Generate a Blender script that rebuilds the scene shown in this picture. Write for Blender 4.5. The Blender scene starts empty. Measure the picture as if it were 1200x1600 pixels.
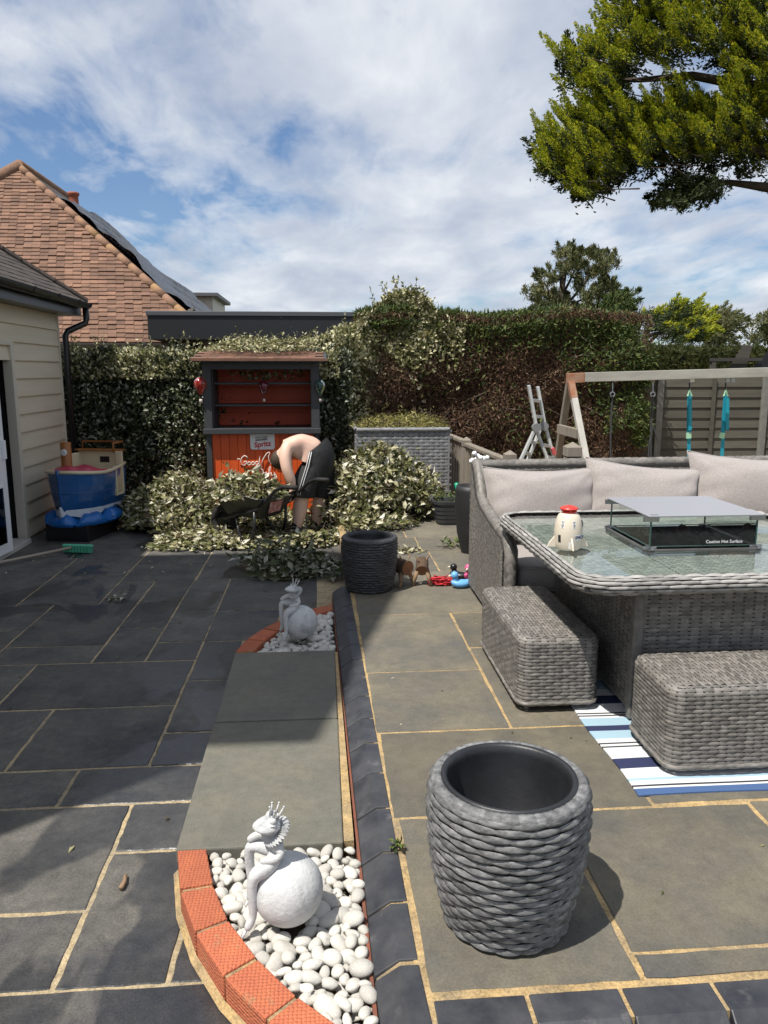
import bpy, bmesh, math, random
import numpy as np
from mathutils import Vector, Matrix, Euler
R_ = math.radians
rng = np.random.default_rng(7); random.seed(7)
sc = bpy.context.scene
col = sc.collection
# ------------------------------------------------------------------ camera
CAM_H, PITCH, YAW, FPX = 1.6, 10.4, 4.6, 1200.0
cd = bpy.data.cameras.new('camera'); cam = bpy.data.objects.new('camera', cd); col.objects.link(cam)
cam.location = (0, 0, CAM_H); cam.rotation_euler = (R_(90 - PITCH), 0, R_(-YAW))
cd.sensor_fit = 'VERTICAL'; cd.sensor_height = 36; cd.sensor_width = 36; cd.lens = 36 * FPX / 1600
cd.clip_start = .05; cd.clip_end = 2000
sc.camera = cam
# ------------------------------------------------------------------ world, sun, exposure
SUN_DIR = Vector((.78, .63, 0)).normalized()          # horizontal travel of the light
SUN_EL = 63
w = bpy.data.worlds.new('World'); sc.world = w; w.use_nodes = True
nt = w.node_tree; nt.nodes.clear()
def wn(t, **k):
    n = nt.nodes.new(t)
    for a, b in k.items(): setattr(n, a, b)
    return n
def wl(a, b): nt.links.new(a, b)
sky = wn('ShaderNodeTexSky', sky_type='NISHITA', sun_disc=False, sun_elevation=R_(SUN_EL), altitude=10, air_density=1.15, dust_density=.25, ozone_density=2.2)
sky.sun_rotation = math.atan2(-SUN_DIR.x, -SUN_DIR.y)
tc = wn('ShaderNodeTexCoord'); sep = wn('ShaderNodeSeparateXYZ'); wl(tc.outputs['Generated'], sep.inputs[0])
mx = wn('ShaderNodeMath', operation='MAXIMUM'); wl(sep.outputs[2], mx.inputs[0]); mx.inputs[1].default_value = 0
zz = wn('ShaderNodeMath', operation='ADD'); wl(mx.outputs[0], zz.inputs[0]); zz.inputs[1].default_value = .16
dx = wn('ShaderNodeMath', operation='DIVIDE'); wl(sep.outputs[0], dx.inputs[0]); wl(zz.outputs[0], dx.inputs[1])
dy = wn('ShaderNodeMath', operation='DIVIDE'); wl(sep.outputs[1], dy.inputs[0]); wl(zz.outputs[0], dy.inputs[1])
cb = wn('ShaderNodeCombineXYZ'); wl(dx.outputs[0], cb.inputs[0]); wl(dy.outputs[0], cb.inputs[1])
def wnoise(scale, loc, sx, sy, rz, detail, rough, dist):
    mp = wn('ShaderNodeMapping'); mp.inputs['Location'].default_value = loc; mp.inputs['Scale'].default_value = (sx, sy, 1); mp.inputs['Rotation'].default_value = (0, 0, rz)
    wl(cb.outputs[0], mp.inputs[0])
    n = wn('ShaderNodeTexNoise'); n.inputs['Scale'].default_value = scale; n.inputs['Detail'].default_value = detail; n.inputs['Roughness'].default_value = rough; n.inputs['Distortion'].default_value = dist
    wl(mp.outputs[0], n.inputs['Vector']); return n
def wramp(src, pts):
    r = wn('ShaderNodeValToRGB'); e = r.color_ramp.elements
    while len(e) < len(pts): e.new(.5)
    for i, (p, c) in enumerate(pts): e[i].position = p; e[i].color = (c, c, c, 1) if not isinstance(c, tuple) else c
    wl(src, r.inputs[0]); return r
CL_OFF = (3.9, 1.7, 0)
n1 = wnoise(1.0, CL_OFF, 1, .85, .35, 6, .5, .15)
n2 = wnoise(5.2, (7.3, 2.2, 0), 1, .5, .5, 8, .6, .3)
mixn = wn('ShaderNodeMath', operation='MULTIPLY_ADD'); wl(n2.outputs[0], mixn.inputs[0]); mixn.inputs[1].default_value = .5; wl(n1.outputs[0], mixn.inputs[2])
cov = wramp(mixn.outputs[0], [(.585, 0.05), (.67, .52), (.78, .9), (1.0, 1.0)])
n3 = wnoise(2.4, (1.3, 5.2, 0), 1, .6, .4, 7, .55, .2)
shade = wramp(n3.outputs[0], [(.3, (5.6, 6.25, 7.6, 1)), (.5, (7.7, 8.25, 9.2, 1)), (.70, (10.8, 11.0, 11.3, 1))])
tint = wn('ShaderNodeMixRGB', blend_type='MULTIPLY'); tint.inputs[0].default_value = 1; wl(sky.outputs[0], tint.inputs[1]); tint.inputs[2].default_value = (.80, .98, 1.22, 1)
mixc = wn('ShaderNodeMixRGB'); wl(cov.outputs[0], mixc.inputs[0]); wl(tint.outputs[0], mixc.inputs[1]); wl(shade.outputs[0], mixc.inputs[2])
bg = wn('ShaderNodeBackground'); bg.inputs[1].default_value = .072; wl(mixc.outputs[0], bg.inputs[0])
wo = wn('ShaderNodeOutputWorld'); wl(bg.outputs[0], wo.inputs[0])
sl = bpy.data.lights.new('sun', 'SUN'); sl.energy = 5.0; sl.angle = R_(.55); sl.color = (1, .955, .88)
so = bpy.data.objects.new('sun', sl); col.objects.link(so)
ldir = Vector((SUN_DIR.x * math.cos(R_(SUN_EL)), SUN_DIR.y * math.cos(R_(SUN_EL)), -math.sin(R_(SUN_EL))))
so.rotation_euler = ldir.to_track_quat('-Z', 'Y').to_euler(); so.location = (-6, -5, 14)
vs = sc.view_settings; vs.view_transform = 'Standard'; vs.look = 'None'; vs.exposure = 0.28; vs.gamma = 1; vs.use_curve_mapping = False
# ------------------------------------------------------------------ pixel -> place helpers
_p, _w = R_(PITCH), R_(YAW)
FW = np.array([math.sin(_w) * math.cos(_p), math.cos(_w) * math.cos(_p), -math.sin(_p)])
RT = np.array([math.cos(_w), -math.sin(_w), 0.]); UP = np.cross(RT, FW); CP = np.array([0, 0, CAM_H])
def ray(x, y): return FW + RT * (x - 600) / FPX + UP * (800 - y) / FPX
def G(x, y, z=0.): d = ray(x, y); return CP + d * ((z - CAM_H) / d[2])
def AY(x, y, Y): d = ray(x, y); return CP + d * (Y / d[1])
def AX(x, y, X): d = ray(x, y); return CP + d * (X / d[0])
# ------------------------------------------------------------------ materials
def mat(name, base, col2=None, nscale=6., ndet=5, mixr=(.35, .65), rough=.6, rough2=None, bump=0., bscale=60., bdist=.01, metal=0., spec=.5, island=0., objr=0., trans=0., sss=0., stretch=(1, 1, 1), coat=0., bdet=6, third=None, sheen=0.):
    m = bpy.data.materials.new(name); m.use_nodes = True; t = m.node_tree; N = t.nodes; L = t.links
    b = N['Principled BSDF']; b.inputs['Metallic'].default_value = metal; b.inputs['Specular IOR Level'].default_value = spec
    b.inputs['Roughness'].default_value = rough; b.inputs['Coat Weight'].default_value = coat; b.inputs['Sheen Weight'].default_value = sheen
    b.inputs['Transmission Weight'].default_value = trans
    tcn = N.new('ShaderNodeTexCoord'); mp = N.new('ShaderNodeMapping'); mp.inputs['Scale'].default_value = stretch
    L.new(tcn.outputs['Object'], mp.inputs[0])
    oi = N.new('ShaderNodeObjectInfo'); mm = N.new('ShaderNodeMath'); mm.operation = 'MULTIPLY'; mm.inputs[1].default_value = 37.
    L.new(oi.outputs['Random'], mm.inputs[0]); L.new(mm.outputs[0], mp.inputs['Location'])
    c4 = lambda c: (c[0], c[1], c[2], 1)
    out = None
    if col2 is not None:
        n = N.new('ShaderNodeTexNoise'); n.inputs['Scale'].default_value = nscale; n.inputs['Detail'].default_value = ndet; n.inputs['Roughness'].default_value = .6
        L.new(mp.outputs[0], n.inputs['Vector'])
        r = N.new('ShaderNodeValToRGB'); r.color_ramp.elements[0].position = mixr[0]; r.color_ramp.elements[1].position = mixr[1]
        r.color_ramp.elements[0].color = c4(base); r.color_ramp.elements[1].color = c4(col2)
        L.new(n.outputs[0], r.inputs[0]); out = r.outputs[0]
        if rough2 is not None:
            mr = N.new('ShaderNodeMapRange'); mr.inputs[1].default_value = mixr[0]; mr.inputs[2].default_value = mixr[1]; mr.inputs[3].default_value = rough; mr.inputs[4].default_value = rough2
            L.new(n.outputs[0], mr.inputs[0]); L.new(mr.outputs[0], b.inputs['Roughness'])
        if third is not None:
            n3_ = N.new('ShaderNodeTexNoise'); n3_.inputs['Scale'].default_value = third[1]; n3_.inputs['Detail'].default_value = 6; n3_.inputs['Roughness'].default_value = .65
            L.new(mp.outputs[0], n3_.inputs['Vector'])
            r3 = N.new('ShaderNodeMapRange'); r3.inputs[1].default_value = third[2]; r3.inputs[2].default_value = third[3]; L.new(n3_.outputs[0], r3.inputs[0])
            x3 = N.new('ShaderNodeMixRGB'); L.new(r3.outputs[0], x3.inputs[0]); L.new(out, x3.inputs[1]); x3.inputs[2].default_value = c4(third[0]); out = x3.outputs[0]
    if island or objr:
        amt = island or objr
        src = N.new('ShaderNodeNewGeometry').outputs['Random Per Island'] if island else oi.outputs['Random']
        mr = N.new('ShaderNodeMapRange'); mr.inputs[3].default_value = 1 - amt; mr.inputs[4].default_value = 1 + amt; L.new(src, mr.inputs[0])
        hs = N.new('ShaderNodeMixRGB'); hs.blend_type = 'MULTIPLY'; hs.inputs[0].default_value = 1
        if out is not None: L.new(out, hs.inputs[1])
        else: hs.inputs[1].default_value = c4(base)
        L.new(mr.outputs[0], hs.inputs[2]); out = hs.outputs[0]
    if out is not None: L.new(out, b.inputs['Base Color'])
    else: b.inputs['Base Color'].default_value = c4(base)
    if bump:
        n = N.new('ShaderNodeTexNoise'); n.inputs['Scale'].default_value = bscale; n.inputs['Detail'].default_value = bdet; n.inputs['Roughness'].default_value = .65
        L.new(mp.outputs[0], n.inputs['Vector'])
        bu = N.new('ShaderNodeBump'); bu.inputs['Strength'].default_value = bump; bu.inputs['Distance'].default_value = bdist
        L.new(n.outputs[0], bu.inputs['Height']); L.new(bu.outputs[0], b.inputs['Normal'])
    return m
def leafmat(name, stops, rough=.45, transl=.25, spec=.4):
    """leaf colours picked per leaf; a little light passes through"""
    m = bpy.data.materials.new(name); m.use_nodes = True; t = m.node_tree; N = t.nodes; L = t.links
    b = N['Principled BSDF']; b.inputs['Roughness'].default_value = rough; b.inputs['Specular IOR Level'].default_value = spec
    g = N.new('ShaderNodeNewGeometry'); r = N.new('ShaderNodeValToRGB'); e = r.color_ramp.elements
    while len(e) < len(stops): e.new(.5)
    for i, (p, c) in enumerate(stops): e[i].position = p; e[i].color = (*c, 1)
    L.new(g.outputs['Random Per Island'], r.inputs[0]); L.new(r.outputs[0], b.inputs['Base Color'])
    tr = N.new('ShaderNodeBsdfTranslucent'); L.new(r.outputs[0], tr.inputs[0])
    mx_ = N.new('ShaderNodeMixShader'); mx_.inputs[0].default_value = transl
    L.new(b.outputs[0], mx_.inputs[1]); L.new(tr.outputs[0], mx_.inputs[2]); L.new(mx_.outputs[0], N['Material Output'].inputs[0])
    return m
def glassmat(name, tint=(.92, .97, .95), rough=.02, refl=1.0):
    m = bpy.data.materials.new(name); m.use_nodes = True; t = m.node_tree; N = t.nodes; L = t.links
    N.remove(N['Principled BSDF'])
    tr = N.new('ShaderNodeBsdfTransparent'); tr.inputs[0].default_value = (*tint, 1)
    gl = N.new('ShaderNodeBsdfGlossy'); gl.inputs['Roughness'].default_value = rough
    fr = N.new('ShaderNodeFresnel'); fr.inputs[0].default_value = 1.5
    mu = N.new('ShaderNodeMath'); mu.operation = 'MULTIPLY'; mu.inputs[1].default_value = refl; L.new(fr.outputs[0], mu.inputs[0])
    mx_ = N.new('ShaderNodeMixShader'); L.new(mu.outputs[0], mx_.inputs[0]); L.new(tr.outputs[0], mx_.inputs[1]); L.new(gl.outputs[0], mx_.inputs[2])
    L.new(mx_.outputs[0], N['Material Output'].inputs[0]); return m
# ------------------------------------------------------------------ mesh helpers
class MB:
    def __init__(s): s.v = []; s.q = []; s.t = []; s.ng = []; s.n = 0
    def add(s, V, Q=None, T=None, NG=None):
        V = np.asarray(V, float).reshape(-1, 3); s.v.append(V)
        if Q is not None and len(Q): s.q.append(np.asarray(Q, int) + s.n)
        if T is not None and len(T): s.t.append(np.asarray(T, int) + s.n)
        if NG:
            for f in NG: s.ng.append([i + s.n for i in f])
        s.n += len(V); return s
    def box(s, x0, x1, y0, y1, z0, z1):
        V = [(x, y, z) for z in (z0, z1) for y in (y0, y1) for x in (x0, x1)]
        return s.add(V, [(0, 2, 3, 1), (4, 5, 7, 6), (0, 1, 5, 4), (2, 6, 7, 3), (0, 4, 6, 2), (1, 3, 7, 5)])
    def bar(s, a, b, wx, wz, up=(0, 0, 1)):
        a = Vector(a); b = Vector(b); d = (b - a).normalized(); sx = d.cross(Vector(up)).normalized(); sz = sx.cross(d)
        V = []
        for p in (a, b):
            for u, v in ((-1, -1), (1, -1), (1, 1), (-1, 1)): V.append(p + sx * u * wx / 2 + sz * v * wz / 2)
        return s.add([tuple(v) for v in V], [(3, 2, 1, 0), (4, 5, 6, 7), (0, 1, 5, 4), (1, 2, 6, 5), (2, 3, 7, 6), (3, 0, 4, 7)])
    def tube(s, pts, rad, n=8, caps=True, closed=False):
        pts = [Vector(p) for p in pts]; k = len(pts); rad = [rad] * k if np.isscalar(rad) else rad
        V = []; u = None
        for i in range(k):
            a = pts[(i - 1) % k] if (closed or i > 0) else pts[i]; b = pts[(i + 1) % k] if (closed or i < k - 1) else pts[i]
            d = (b - a).normalized()
            if u is None: u = d.orthogonal().normalized()
            else:
                u = (u - d * u.dot(d)); u = u.normalized() if u.length > 1e-6 else d.orthogonal().normalized()
            v_ = d.cross(u)
            for j in range(n):
                t = 2 * math.pi * j / n; V.append(tuple(pts[i] + (u * math.cos(t) + v_ * math.sin(t)) * rad[i]))
        Q = []
        for i in range(k if closed else k - 1):
            i2 = (i + 1) % k
            for j in range(n): Q.append((i * n + j, i * n + (j + 1) % n, i2 * n + (j + 1) % n, i2 * n + j))
        NG = [] if closed or not caps else [list(range(n))[::-1], [(k - 1) * n + j for j in range(n)]]
        return s.add(V, Q, None, NG)
    def lathe(s, prof, n=32, c=(0, 0, 0), cap0=False, cap1=False, ax='z'):
        V = []
        for r, z in prof:
            for j in range(n):
                t = 2 * math.pi * j / n; x, y = r * math.cos(t), r * math.sin(t)
                p = (x, y, z) if ax == 'z' else ((z, x, y) if ax == 'x' else (x, z, y))
                V.append((p[0] + c[0], p[1] + c[1], p[2] + c[2]))
        k = len(prof); Q = [(i * n + j, i * n + (j + 1) % n, (i + 1) * n + (j + 1) % n, (i + 1) * n + j) for i in range(k - 1) for j in range(n)]
        NG = []
        if cap0: NG.append(list(range(n))[::-1])
        if cap1: NG.append([(k - 1) * n + j for j in range(n)])
        return s.add(V, Q, None, NG)
    def grid(s, P, cu=False, cv=False):
        P = np.asarray(P, float); nu, nv = P.shape[:2]; Q = []
        for i in range(nu if cu else nu - 1):
            for j in range(nv if cv else nv - 1):
                a, b = (i + 1) % nu, (j + 1) % nv; Q.append((i * nv + j, a * nv + j, a * nv + b, i * nv + b))
        return s.add(P.reshape(-1, 3), Q)
    def prism(s, poly, z0, z1, ax='z'):
        n = len(poly); f = {'z': lambda a, b, c: (a, b, c), 'y': lambda a, b, c: (a, c, b), 'x': lambda a, b, c: (c, a, b)}[ax]
        V = [f(a, b, z0) for a, b in poly] + [f(a, b, z1) for a, b in poly]
        return s.add(V, [(i, (i + 1) % n, n + (i + 1) % n, n + i) for i in range(n)], None, [list(range(n))[::-1], list(range(n, 2 * n))])
    def ball(s, c, r, n=16, m=10):
        V = [(c[0], c[1], c[2] - (r if np.isscalar(r) else r[2]))]; rr = (r, r, r) if np.isscalar(r) else r
        for i in range(1, m):
            t = math.pi * i / m
            for j in range(n): V.append((c[0] + rr[0] * math.sin(t) * math.cos(2 * math.pi * j / n), c[1] + rr[1] * math.sin(t) * math.sin(2 * math.pi * j / n), c[2] - rr[2] * math.cos(t)))
        V.append((c[0], c[1], c[2] + rr[2])); e = len(V) - 1
        Q = [(1 + i * n + j, 1 + i * n + (j + 1) % n, 1 + (i + 1) * n + (j + 1) % n, 1 + (i + 1) * n + j) for i in range(m - 2) for j in range(n)]
        T = [(0, 1 + (j + 1) % n, 1 + j) for j in range(n)] + [(e, 1 + (m - 2) * n + j, 1 + (m - 2) * n + (j + 1) % n) for j in range(n)]
        return s.add(V, Q, T)
    def mesh(s, name, smooth=False):
        me = bpy.data.meshes.new(name); V = np.concatenate(s.v) if s.v else np.zeros((0, 3))
        me.vertices.add(len(V)); me.vertices.foreach_set('co', V.astype(np.float32).ravel())
        loops = []; starts = []; c = 0
        for arr, k in ((s.q, 4), (s.t, 3)):
            if arr:
                A = np.concatenate(arr); loops.append(A.ravel()); starts.append(c + np.arange(len(A)) * k); c += A.size
        for f in s.ng: loops.append(np.array(f)); starts.append(np.array([c])); c += len(f)
        lp = np.concatenate(loops); st = np.concatenate(starts)
        me.loops.add(len(lp)); me.loops.foreach_set('vertex_index', lp.astype(np.int32))
        me.polygons.add(len(st)); me.polygons.foreach_set('loop_start', st.astype(np.int32))
        me.polygons.foreach_set('use_smooth', np.full(len(st), bool(smooth)))
        me.update(calc_edges=True); me.validate(); return me
    def build(s, name, m, parent=None, smooth=False, bevel=0., seg=2, loc=None, rot=None):
        return link(name, s.mesh(name, smooth), m, parent, bevel, seg, loc, rot, smooth)
def link(name, me, m=None, parent=None, bevel=0., seg=2, loc=None, rot=None, smooth=False):
    if m is not None and not me.materials: me.materials.append(m)
    o = bpy.data.objects.new(name, me); col.objects.link(o)
    if parent is not None: o.parent = parent
    if loc is not None: o.location = tuple(loc)
    if rot is not None: o.rotation_euler = rot
    if bevel:
        b = o.modifiers.new('bevel', 'BEVEL'); b.width = bevel; b.segments = seg; b.limit_method = 'ANGLE'; b.angle_limit = R_(40)
    return o
def tag(o, label=None, cat=None, group=None, kind=None):
    for k, v in (('label', label), ('category', cat), ('group', group), ('kind', kind)):
        if v: o[k] = v
    return o
def thing(name, label, cat, loc=(0, 0, 0), rz=0., group=None, kind=None):
    o = bpy.data.objects.new(name, None); col.objects.link(o); o.empty_display_size = .1
    o.location = tuple(loc); o.rotation_euler = (0, 0, rz); return tag(o, label, cat, group, kind)
def copy_tree(o, parent=None):
    c = o.copy(); col.objects.link(c); c.parent = parent
    for ch in list(o.children): copy_tree(ch, c)
    return c
def lens(mb, S, I, J, nu, nv, Lh, Wh, amp, na=5, vertical=False, base=0., pinch=.75):
    """pillow-shaped strand pieces lying on the surface S(u,v)->(P,N)"""
    I = np.asarray(I, float); J = np.asarray(J, float)
    a = np.linspace(-1, 1, na); b = np.array([-1., 0, 1.])
    A, B = np.meshgrid(a, b, indexing='ij'); A = A.ravel(); B = B.ravel()
    wd = 1 - pinch * np.abs(A) ** 2.2
    hh = amp * (np.cos(A * math.pi / 2) ** .8 * 1.15 - .25) * (1 - .75 * B ** 2) + base
    if vertical: u = (I[:, None] + .5 + B * Wh * wd) / nu; v = (J[:, None] + .5 + A * Lh) / nv
    else: u = (I[:, None] + .5 + A * Lh) / nu; v = (J[:, None] + .5 + B * Wh * wd) / nv
    P, N = S(u, v); P = P + N * np.broadcast_to(hh, u.shape)[..., None]
    f = []
    for i in range(na - 1):
        for j in range(2): f.append((i * 3 + j, (i + 1) * 3 + j, (i + 1) * 3 + j + 1, i * 3 + j + 1))
    f = np.array(f); K = len(I)
    Q = (f[None] + (np.arange(K) * na * 3)[:, None, None]).reshape(-1, 4)
    if vertical: Q = Q[:, ::-1]
    mb.add(P.reshape(-1, 3), Q)
def basket(mb, S, nu, nv, amp, Lh=.9, Wh=.43, stakes=True, j0=0):
    ii, jj = np.meshgrid(np.arange(nu), np.arange(nv), indexing='ij'); ii = ii.ravel(); jj = jj.ravel()
    e = (ii + jj + j0) % 2 == 0
    lens(mb, S, ii[e], jj[e], nu, nv, Lh, Wh, amp, 5, pinch=.35)
    if stakes: lens(mb, S, ii[~e], jj[~e], nu, nv, .66, .40, amp * .8, 3, True, base=0., pinch=.1)
def plane_S(o, du, dv):
    o, du, dv = (np.array(x, float) for x in (o, du, dv)); n = np.cross(du, dv); n /= np.linalg.norm(n)
    return lambda u, v: (o + u[..., None] * du + v[..., None] * dv, np.broadcast_to(n, u.shape + (3,)))
def leaves(P, D, N, Ln, Wd, curl=.15, simple=False):
    """leaf blades: base P, direction D, face normal N, arrays of length and width"""
    D = D / (np.linalg.norm(D, axis=1, keepdims=True) + 1e-9); S = np.cross(D, N); S /= np.linalg.norm(S, axis=1, keepdims=True) + 1e-9
    U = np.cross(S, D); Ln = np.broadcast_to(Ln, len(P))[:, None]; Wd = np.broadcast_to(Wd, len(P))[:, None]
    b = P; t = P + D * Ln - U * Ln * curl; m = P + D * Ln * .5
    l = P + D * Ln * .45 + S * Wd * .5 + U * Wd * .18; r = P + D * Ln * .45 - S * Wd * .5 + U * Wd * .18
    if simple:
        V = np.stack([b, l, t, r], 1).reshape(-1, 3); f = np.array([(0, 2, 1), (0, 3, 2)]); return V, (f[None] + (np.arange(len(P)) * 4)[:, None, None]).reshape(-1, 3)
    V = np.stack([b, l, t, r, m], 1).reshape(-1, 3)
    f = np.array([(0, 4, 1), (1, 4, 2), (2, 4, 3), (3, 4, 0)])
    return V, (f[None] + (np.arange(len(P)) * 5)[:, None, None]).reshape(-1, 3)
def rdir(n): v = rng.normal(size=(n, 3)); return v / np.linalg.norm(v, axis=1, keepdims=True)
def leafobj(name, P, D, N, Ln, Wd, m, parent=None, curl=.15, simple=False):
    mb = MB(); V, T = leaves(P, D, N, Ln, Wd, curl, simple); mb.add(V, None, T); o = mb.build(name, m, parent); o['kind'] = 'stuff'; return o
def text_mesh(body, size, extrude=.001, shear=0., bold=0.):
    cu = bpy.data.curves.new('lettering', 'FONT'); cu.body = body; cu.size = size; cu.extrude = extrude; cu.shear = shear; cu.offset = bold; cu.align_x = 'CENTER'; cu.align_y = 'CENTER'
    o = bpy.data.objects.new('lettering', cu); col.objects.link(o); dg = bpy.context.evaluated_depsgraph_get()
    me = bpy.data.meshes.new_from_object(o.evaluated_get(dg)); bpy.data.objects.remove(o); bpy.data.curves.remove(cu); return me
def skin(name, verts, edges, radii, m, parent=None, sub=2, root=0, loc=None):
    me = bpy.data.meshes.new(name); me.from_pydata([tuple(v) for v in verts], edges, []); me.materials.append(m)
    o = bpy.data.objects.new(name, me); col.objects.link(o)
    if parent is not None: o.parent = parent
    if loc is not None: o.location = tuple(loc)
    s = o.modifiers.new('skin', 'SKIN'); s.use_smooth_shade = True; s.branch_smoothing = .6
    for i, d in enumerate(me.skin_vertices[0].data):
        r = radii[i]; d.radius = (r, r) if np.isscalar(r) else r; d.use_root = (i == root)
    sb = o.modifiers.new('sub', 'SUBSURF'); sb.levels = sub; sb.render_levels = sub
    return o
def chain(V, E, Rd, start, pts, rads):
    p = start
    for q, r in zip(pts, rads):
        V.append(tuple(q)); Rd.append(r); i = len(V) - 1
        if p is not None: E.append((p, i))
        p = i
    return p
# ================================================================== SETTING
M_ground = mat('garden_ground', (.045, .06, .02), (.09, .08, .045), 1.5, rough=.95, bump=.6, bscale=30, bdist=.03)
gb = MB(); gb.add([(-400, -60, -.5), (400, -60, -.5), (400, 900, -.5), (-400, 900, -.5)], [(0, 1, 2, 3)])
tag(gb.build('ground', M_ground), 'rough garden ground beyond the paving', 'ground', kind='structure')
M_mortar = mat('mortar', (.42, .29, .13), (.30, .22, .12), 9, rough=.95, bump=.5, bscale=150, bdist=.004, third=((.12, .11, .09), 3., .5, .72))
M_mortar_d = mat('mortar_grey', (.40, .31, .18), (.29, .235, .15), 7, rough=.95, bump=.5, bscale=150, bdist=.004, third=((.13, .12, .10), 2.2, .5, .75))
M_slabD = mat('slate_slab', (.060, .057, .053), (.112, .104, .09), 4.2, rough=.62, rough2=.8, bump=.35, bscale=34, bdist=.006, objr=.16, third=((.042, .042, .045), 1.9, .5, .66))
# wet film on the dark slabs: patches of water that lie across the joints (world-fixed noise)
def wet(m, lo=.56, hi=.59):
    t = m.node_tree; N = t.nodes; L = t.links; b = N['Principled BSDF']
    g = N.new('ShaderNodeNewGeometry'); mp = N.new('ShaderNodeMapping'); mp.inputs['Scale'].default_value = (1.0, .55, 1); mp.inputs['Location'].default_value = (.35, 1.2, 0); L.new(g.outputs['Position'], mp.inputs[0])
    n = N.new('ShaderNodeTexNoise'); n.inputs['Scale'].default_value = 1.5; n.inputs['Detail'].default_value = 4; n.inputs['Roughness'].default_value = .5; n.inputs['Distortion'].default_value = .6; L.new(mp.outputs[0], n.inputs['Vector'])
    # puddle along the foot of the path
    sp = N.new('ShaderNodeSeparateXYZ'); L.new(g.outputs['Position'], sp.inputs[0])
    px = N.new('ShaderNodeMapRange'); px.inputs[1].default_value = -.95; px.inputs[2].default_value = -.5; px.inputs[3].default_value = 0; px.inputs[4].default_value = .16; L.new(sp.outputs[0], px.inputs[0])
    py = N.new('ShaderNodeMapRange'); py.inputs[1].default_value = 5.4; py.inputs[2].default_value = 4.7; py.inputs[3].default_value = 0; py.inputs[4].default_value = 1; L.new(sp.outputs[1], py.inputs[0])
    mu = N.new('ShaderNodeMath'); mu.operation = 'MULTIPLY'; L.new(px.outputs[0], mu.inputs[0]); L.new(py.outputs[0], mu.inputs[1])
    ad = N.new('ShaderNodeMath'); ad.operation = 'ADD'; L.new(n.outputs[0], ad.inputs[0]); L.new(mu.outputs[0], ad.inputs[1])
    r = N.new('ShaderNodeMapRange'); r.inputs[1].default_value = lo; r.inputs[2].default_value = hi; L.new(ad.outputs[0], r.inputs[0])
    src = b.inputs['Base Color'].links[0].from_socket
    x = N.new('ShaderNodeMixRGB'); x.blend_type = 'MULTIPLY'; L.new(r.outputs[0], x.inputs[0]); L.new(src, x.inputs[1]); x.inputs[2].default_value = (.5, .52, .57, 1); L.new(x.outputs[0], b.inputs['Base Color'])
    rs = b.inputs['Roughness'].links[0].from_socket
    y = N.new('ShaderNodeMapRange'); L.new(r.outputs[0], y.inputs[0]); L.new(rs, y.inputs[3]); y.inputs[4].default_value = .3; L.new(y.outputs[0], b.inputs['Roughness'])
wet(M_slabD)
M_slabS = mat('sandstone_slab', (.150, .131, .094), (.108, .098, .076), 3.4, rough=.85, bump=.4, bscale=30, bdist=.007, objr=.14, third=((.075, .074, .07), 2.2, .46, .72))
M_path = mat('path_slab', (.150, .140, .106), (.122, .118, .10), 4.5, rough=.8, bump=.3, bscale=45, bdist=.004, objr=.06, third=((.115, .108, .09), 1.6, .5, .7))
def speckle(m, amt=.22, scale=160.):
    t = m.node_tree; N = t.nodes; L = t.links; b = N['Principled BSDF']; src = b.inputs['Base Color'].links[0].from_socket
    g = N.new('ShaderNodeNewGeometry'); n = N.new('ShaderNodeTexNoise'); n.inputs['Scale'].default_value = scale; n.inputs['Detail'].default_value = 3; L.new(g.outputs['Position'], n.inputs['Vector'])
    n2_ = N.new('ShaderNodeTexNoise'); n2_.inputs['Scale'].default_value = 22; n2_.inputs['Detail'].default_value = 7; n2_.inputs['Roughness'].default_value = .7; L.new(g.outputs['Position'], n2_.inputs['Vector'])
    a = N.new('ShaderNodeMath'); a.operation = 'ADD'; L.new(n.outputs[0], a.inputs[0]); L.new(n2_.outputs[0], a.inputs[1])
    r = N.new('ShaderNodeMapRange'); r.inputs[1].default_value = .6; r.inputs[2].default_value = 1.4; r.inputs[3].default_value = 1 - amt * 2; r.inputs[4].default_value = 1 + amt * 2; L.new(a.outputs[0], r.inputs[0])
    x = N.new('ShaderNodeMixRGB'); x.blend_type = 'MULTIPLY'; x.inputs[0].default_value = 1; L.new(src, x.inputs[1]); L.new(r.outputs[0], x.inputs[2]); L.new(x.outputs[0], b.inputs['Base Color'])
for _m, _a in ((M_slabD, .26), (M_slabS, .14), (M_path, .14), (M_mortar, .3), (M_mortar_d, .3)): speckle(_m, _a)
_slabs = {}
def slab(x0, x1, y0, y1, ztop, th, m, parent, gap=.006, skew=.0):
    j = lambda: random.uniform(-.0025, .0025)
    g0 = gap; n = 5; mb = MB()
    P = []
    # slightly riven outline: edge points wander by a millimetre or two
    def edge(a, b, k=11):
        pts = []
        for i in range(k):
            t = i / k; pts.append((a[0] + (b[0] - a[0]) * t + random.uniform(-.0026, .0026), a[1] + (b[1] - a[1]) * t + random.uniform(-.0026, .0026)))
        return pts
    A = (x0 + g0 + j(), y0 + g0 + j()); B = (x1 - g0 + j(), y0 + g0 + j()); C = (x1 - g0 + j(), y1 - g0 + j()); D = (x0 + g0 + j(), y1 - g0 + j())
    poly = edge(A, B) + edge(B, C) + edge(C, D) + edge(D, A)
    cx, cy = (x0 + x1) / 2, (y0 + y1) / 2
    dz = random.uniform(-.0012, .0012)
    o = mb.prism([(a - cx, b - cy) for a, b in poly], -th, 0).build('slab', m, parent, loc=(cx, cy, ztop + dz), bevel=.0035, seg=1)
    return o
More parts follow.
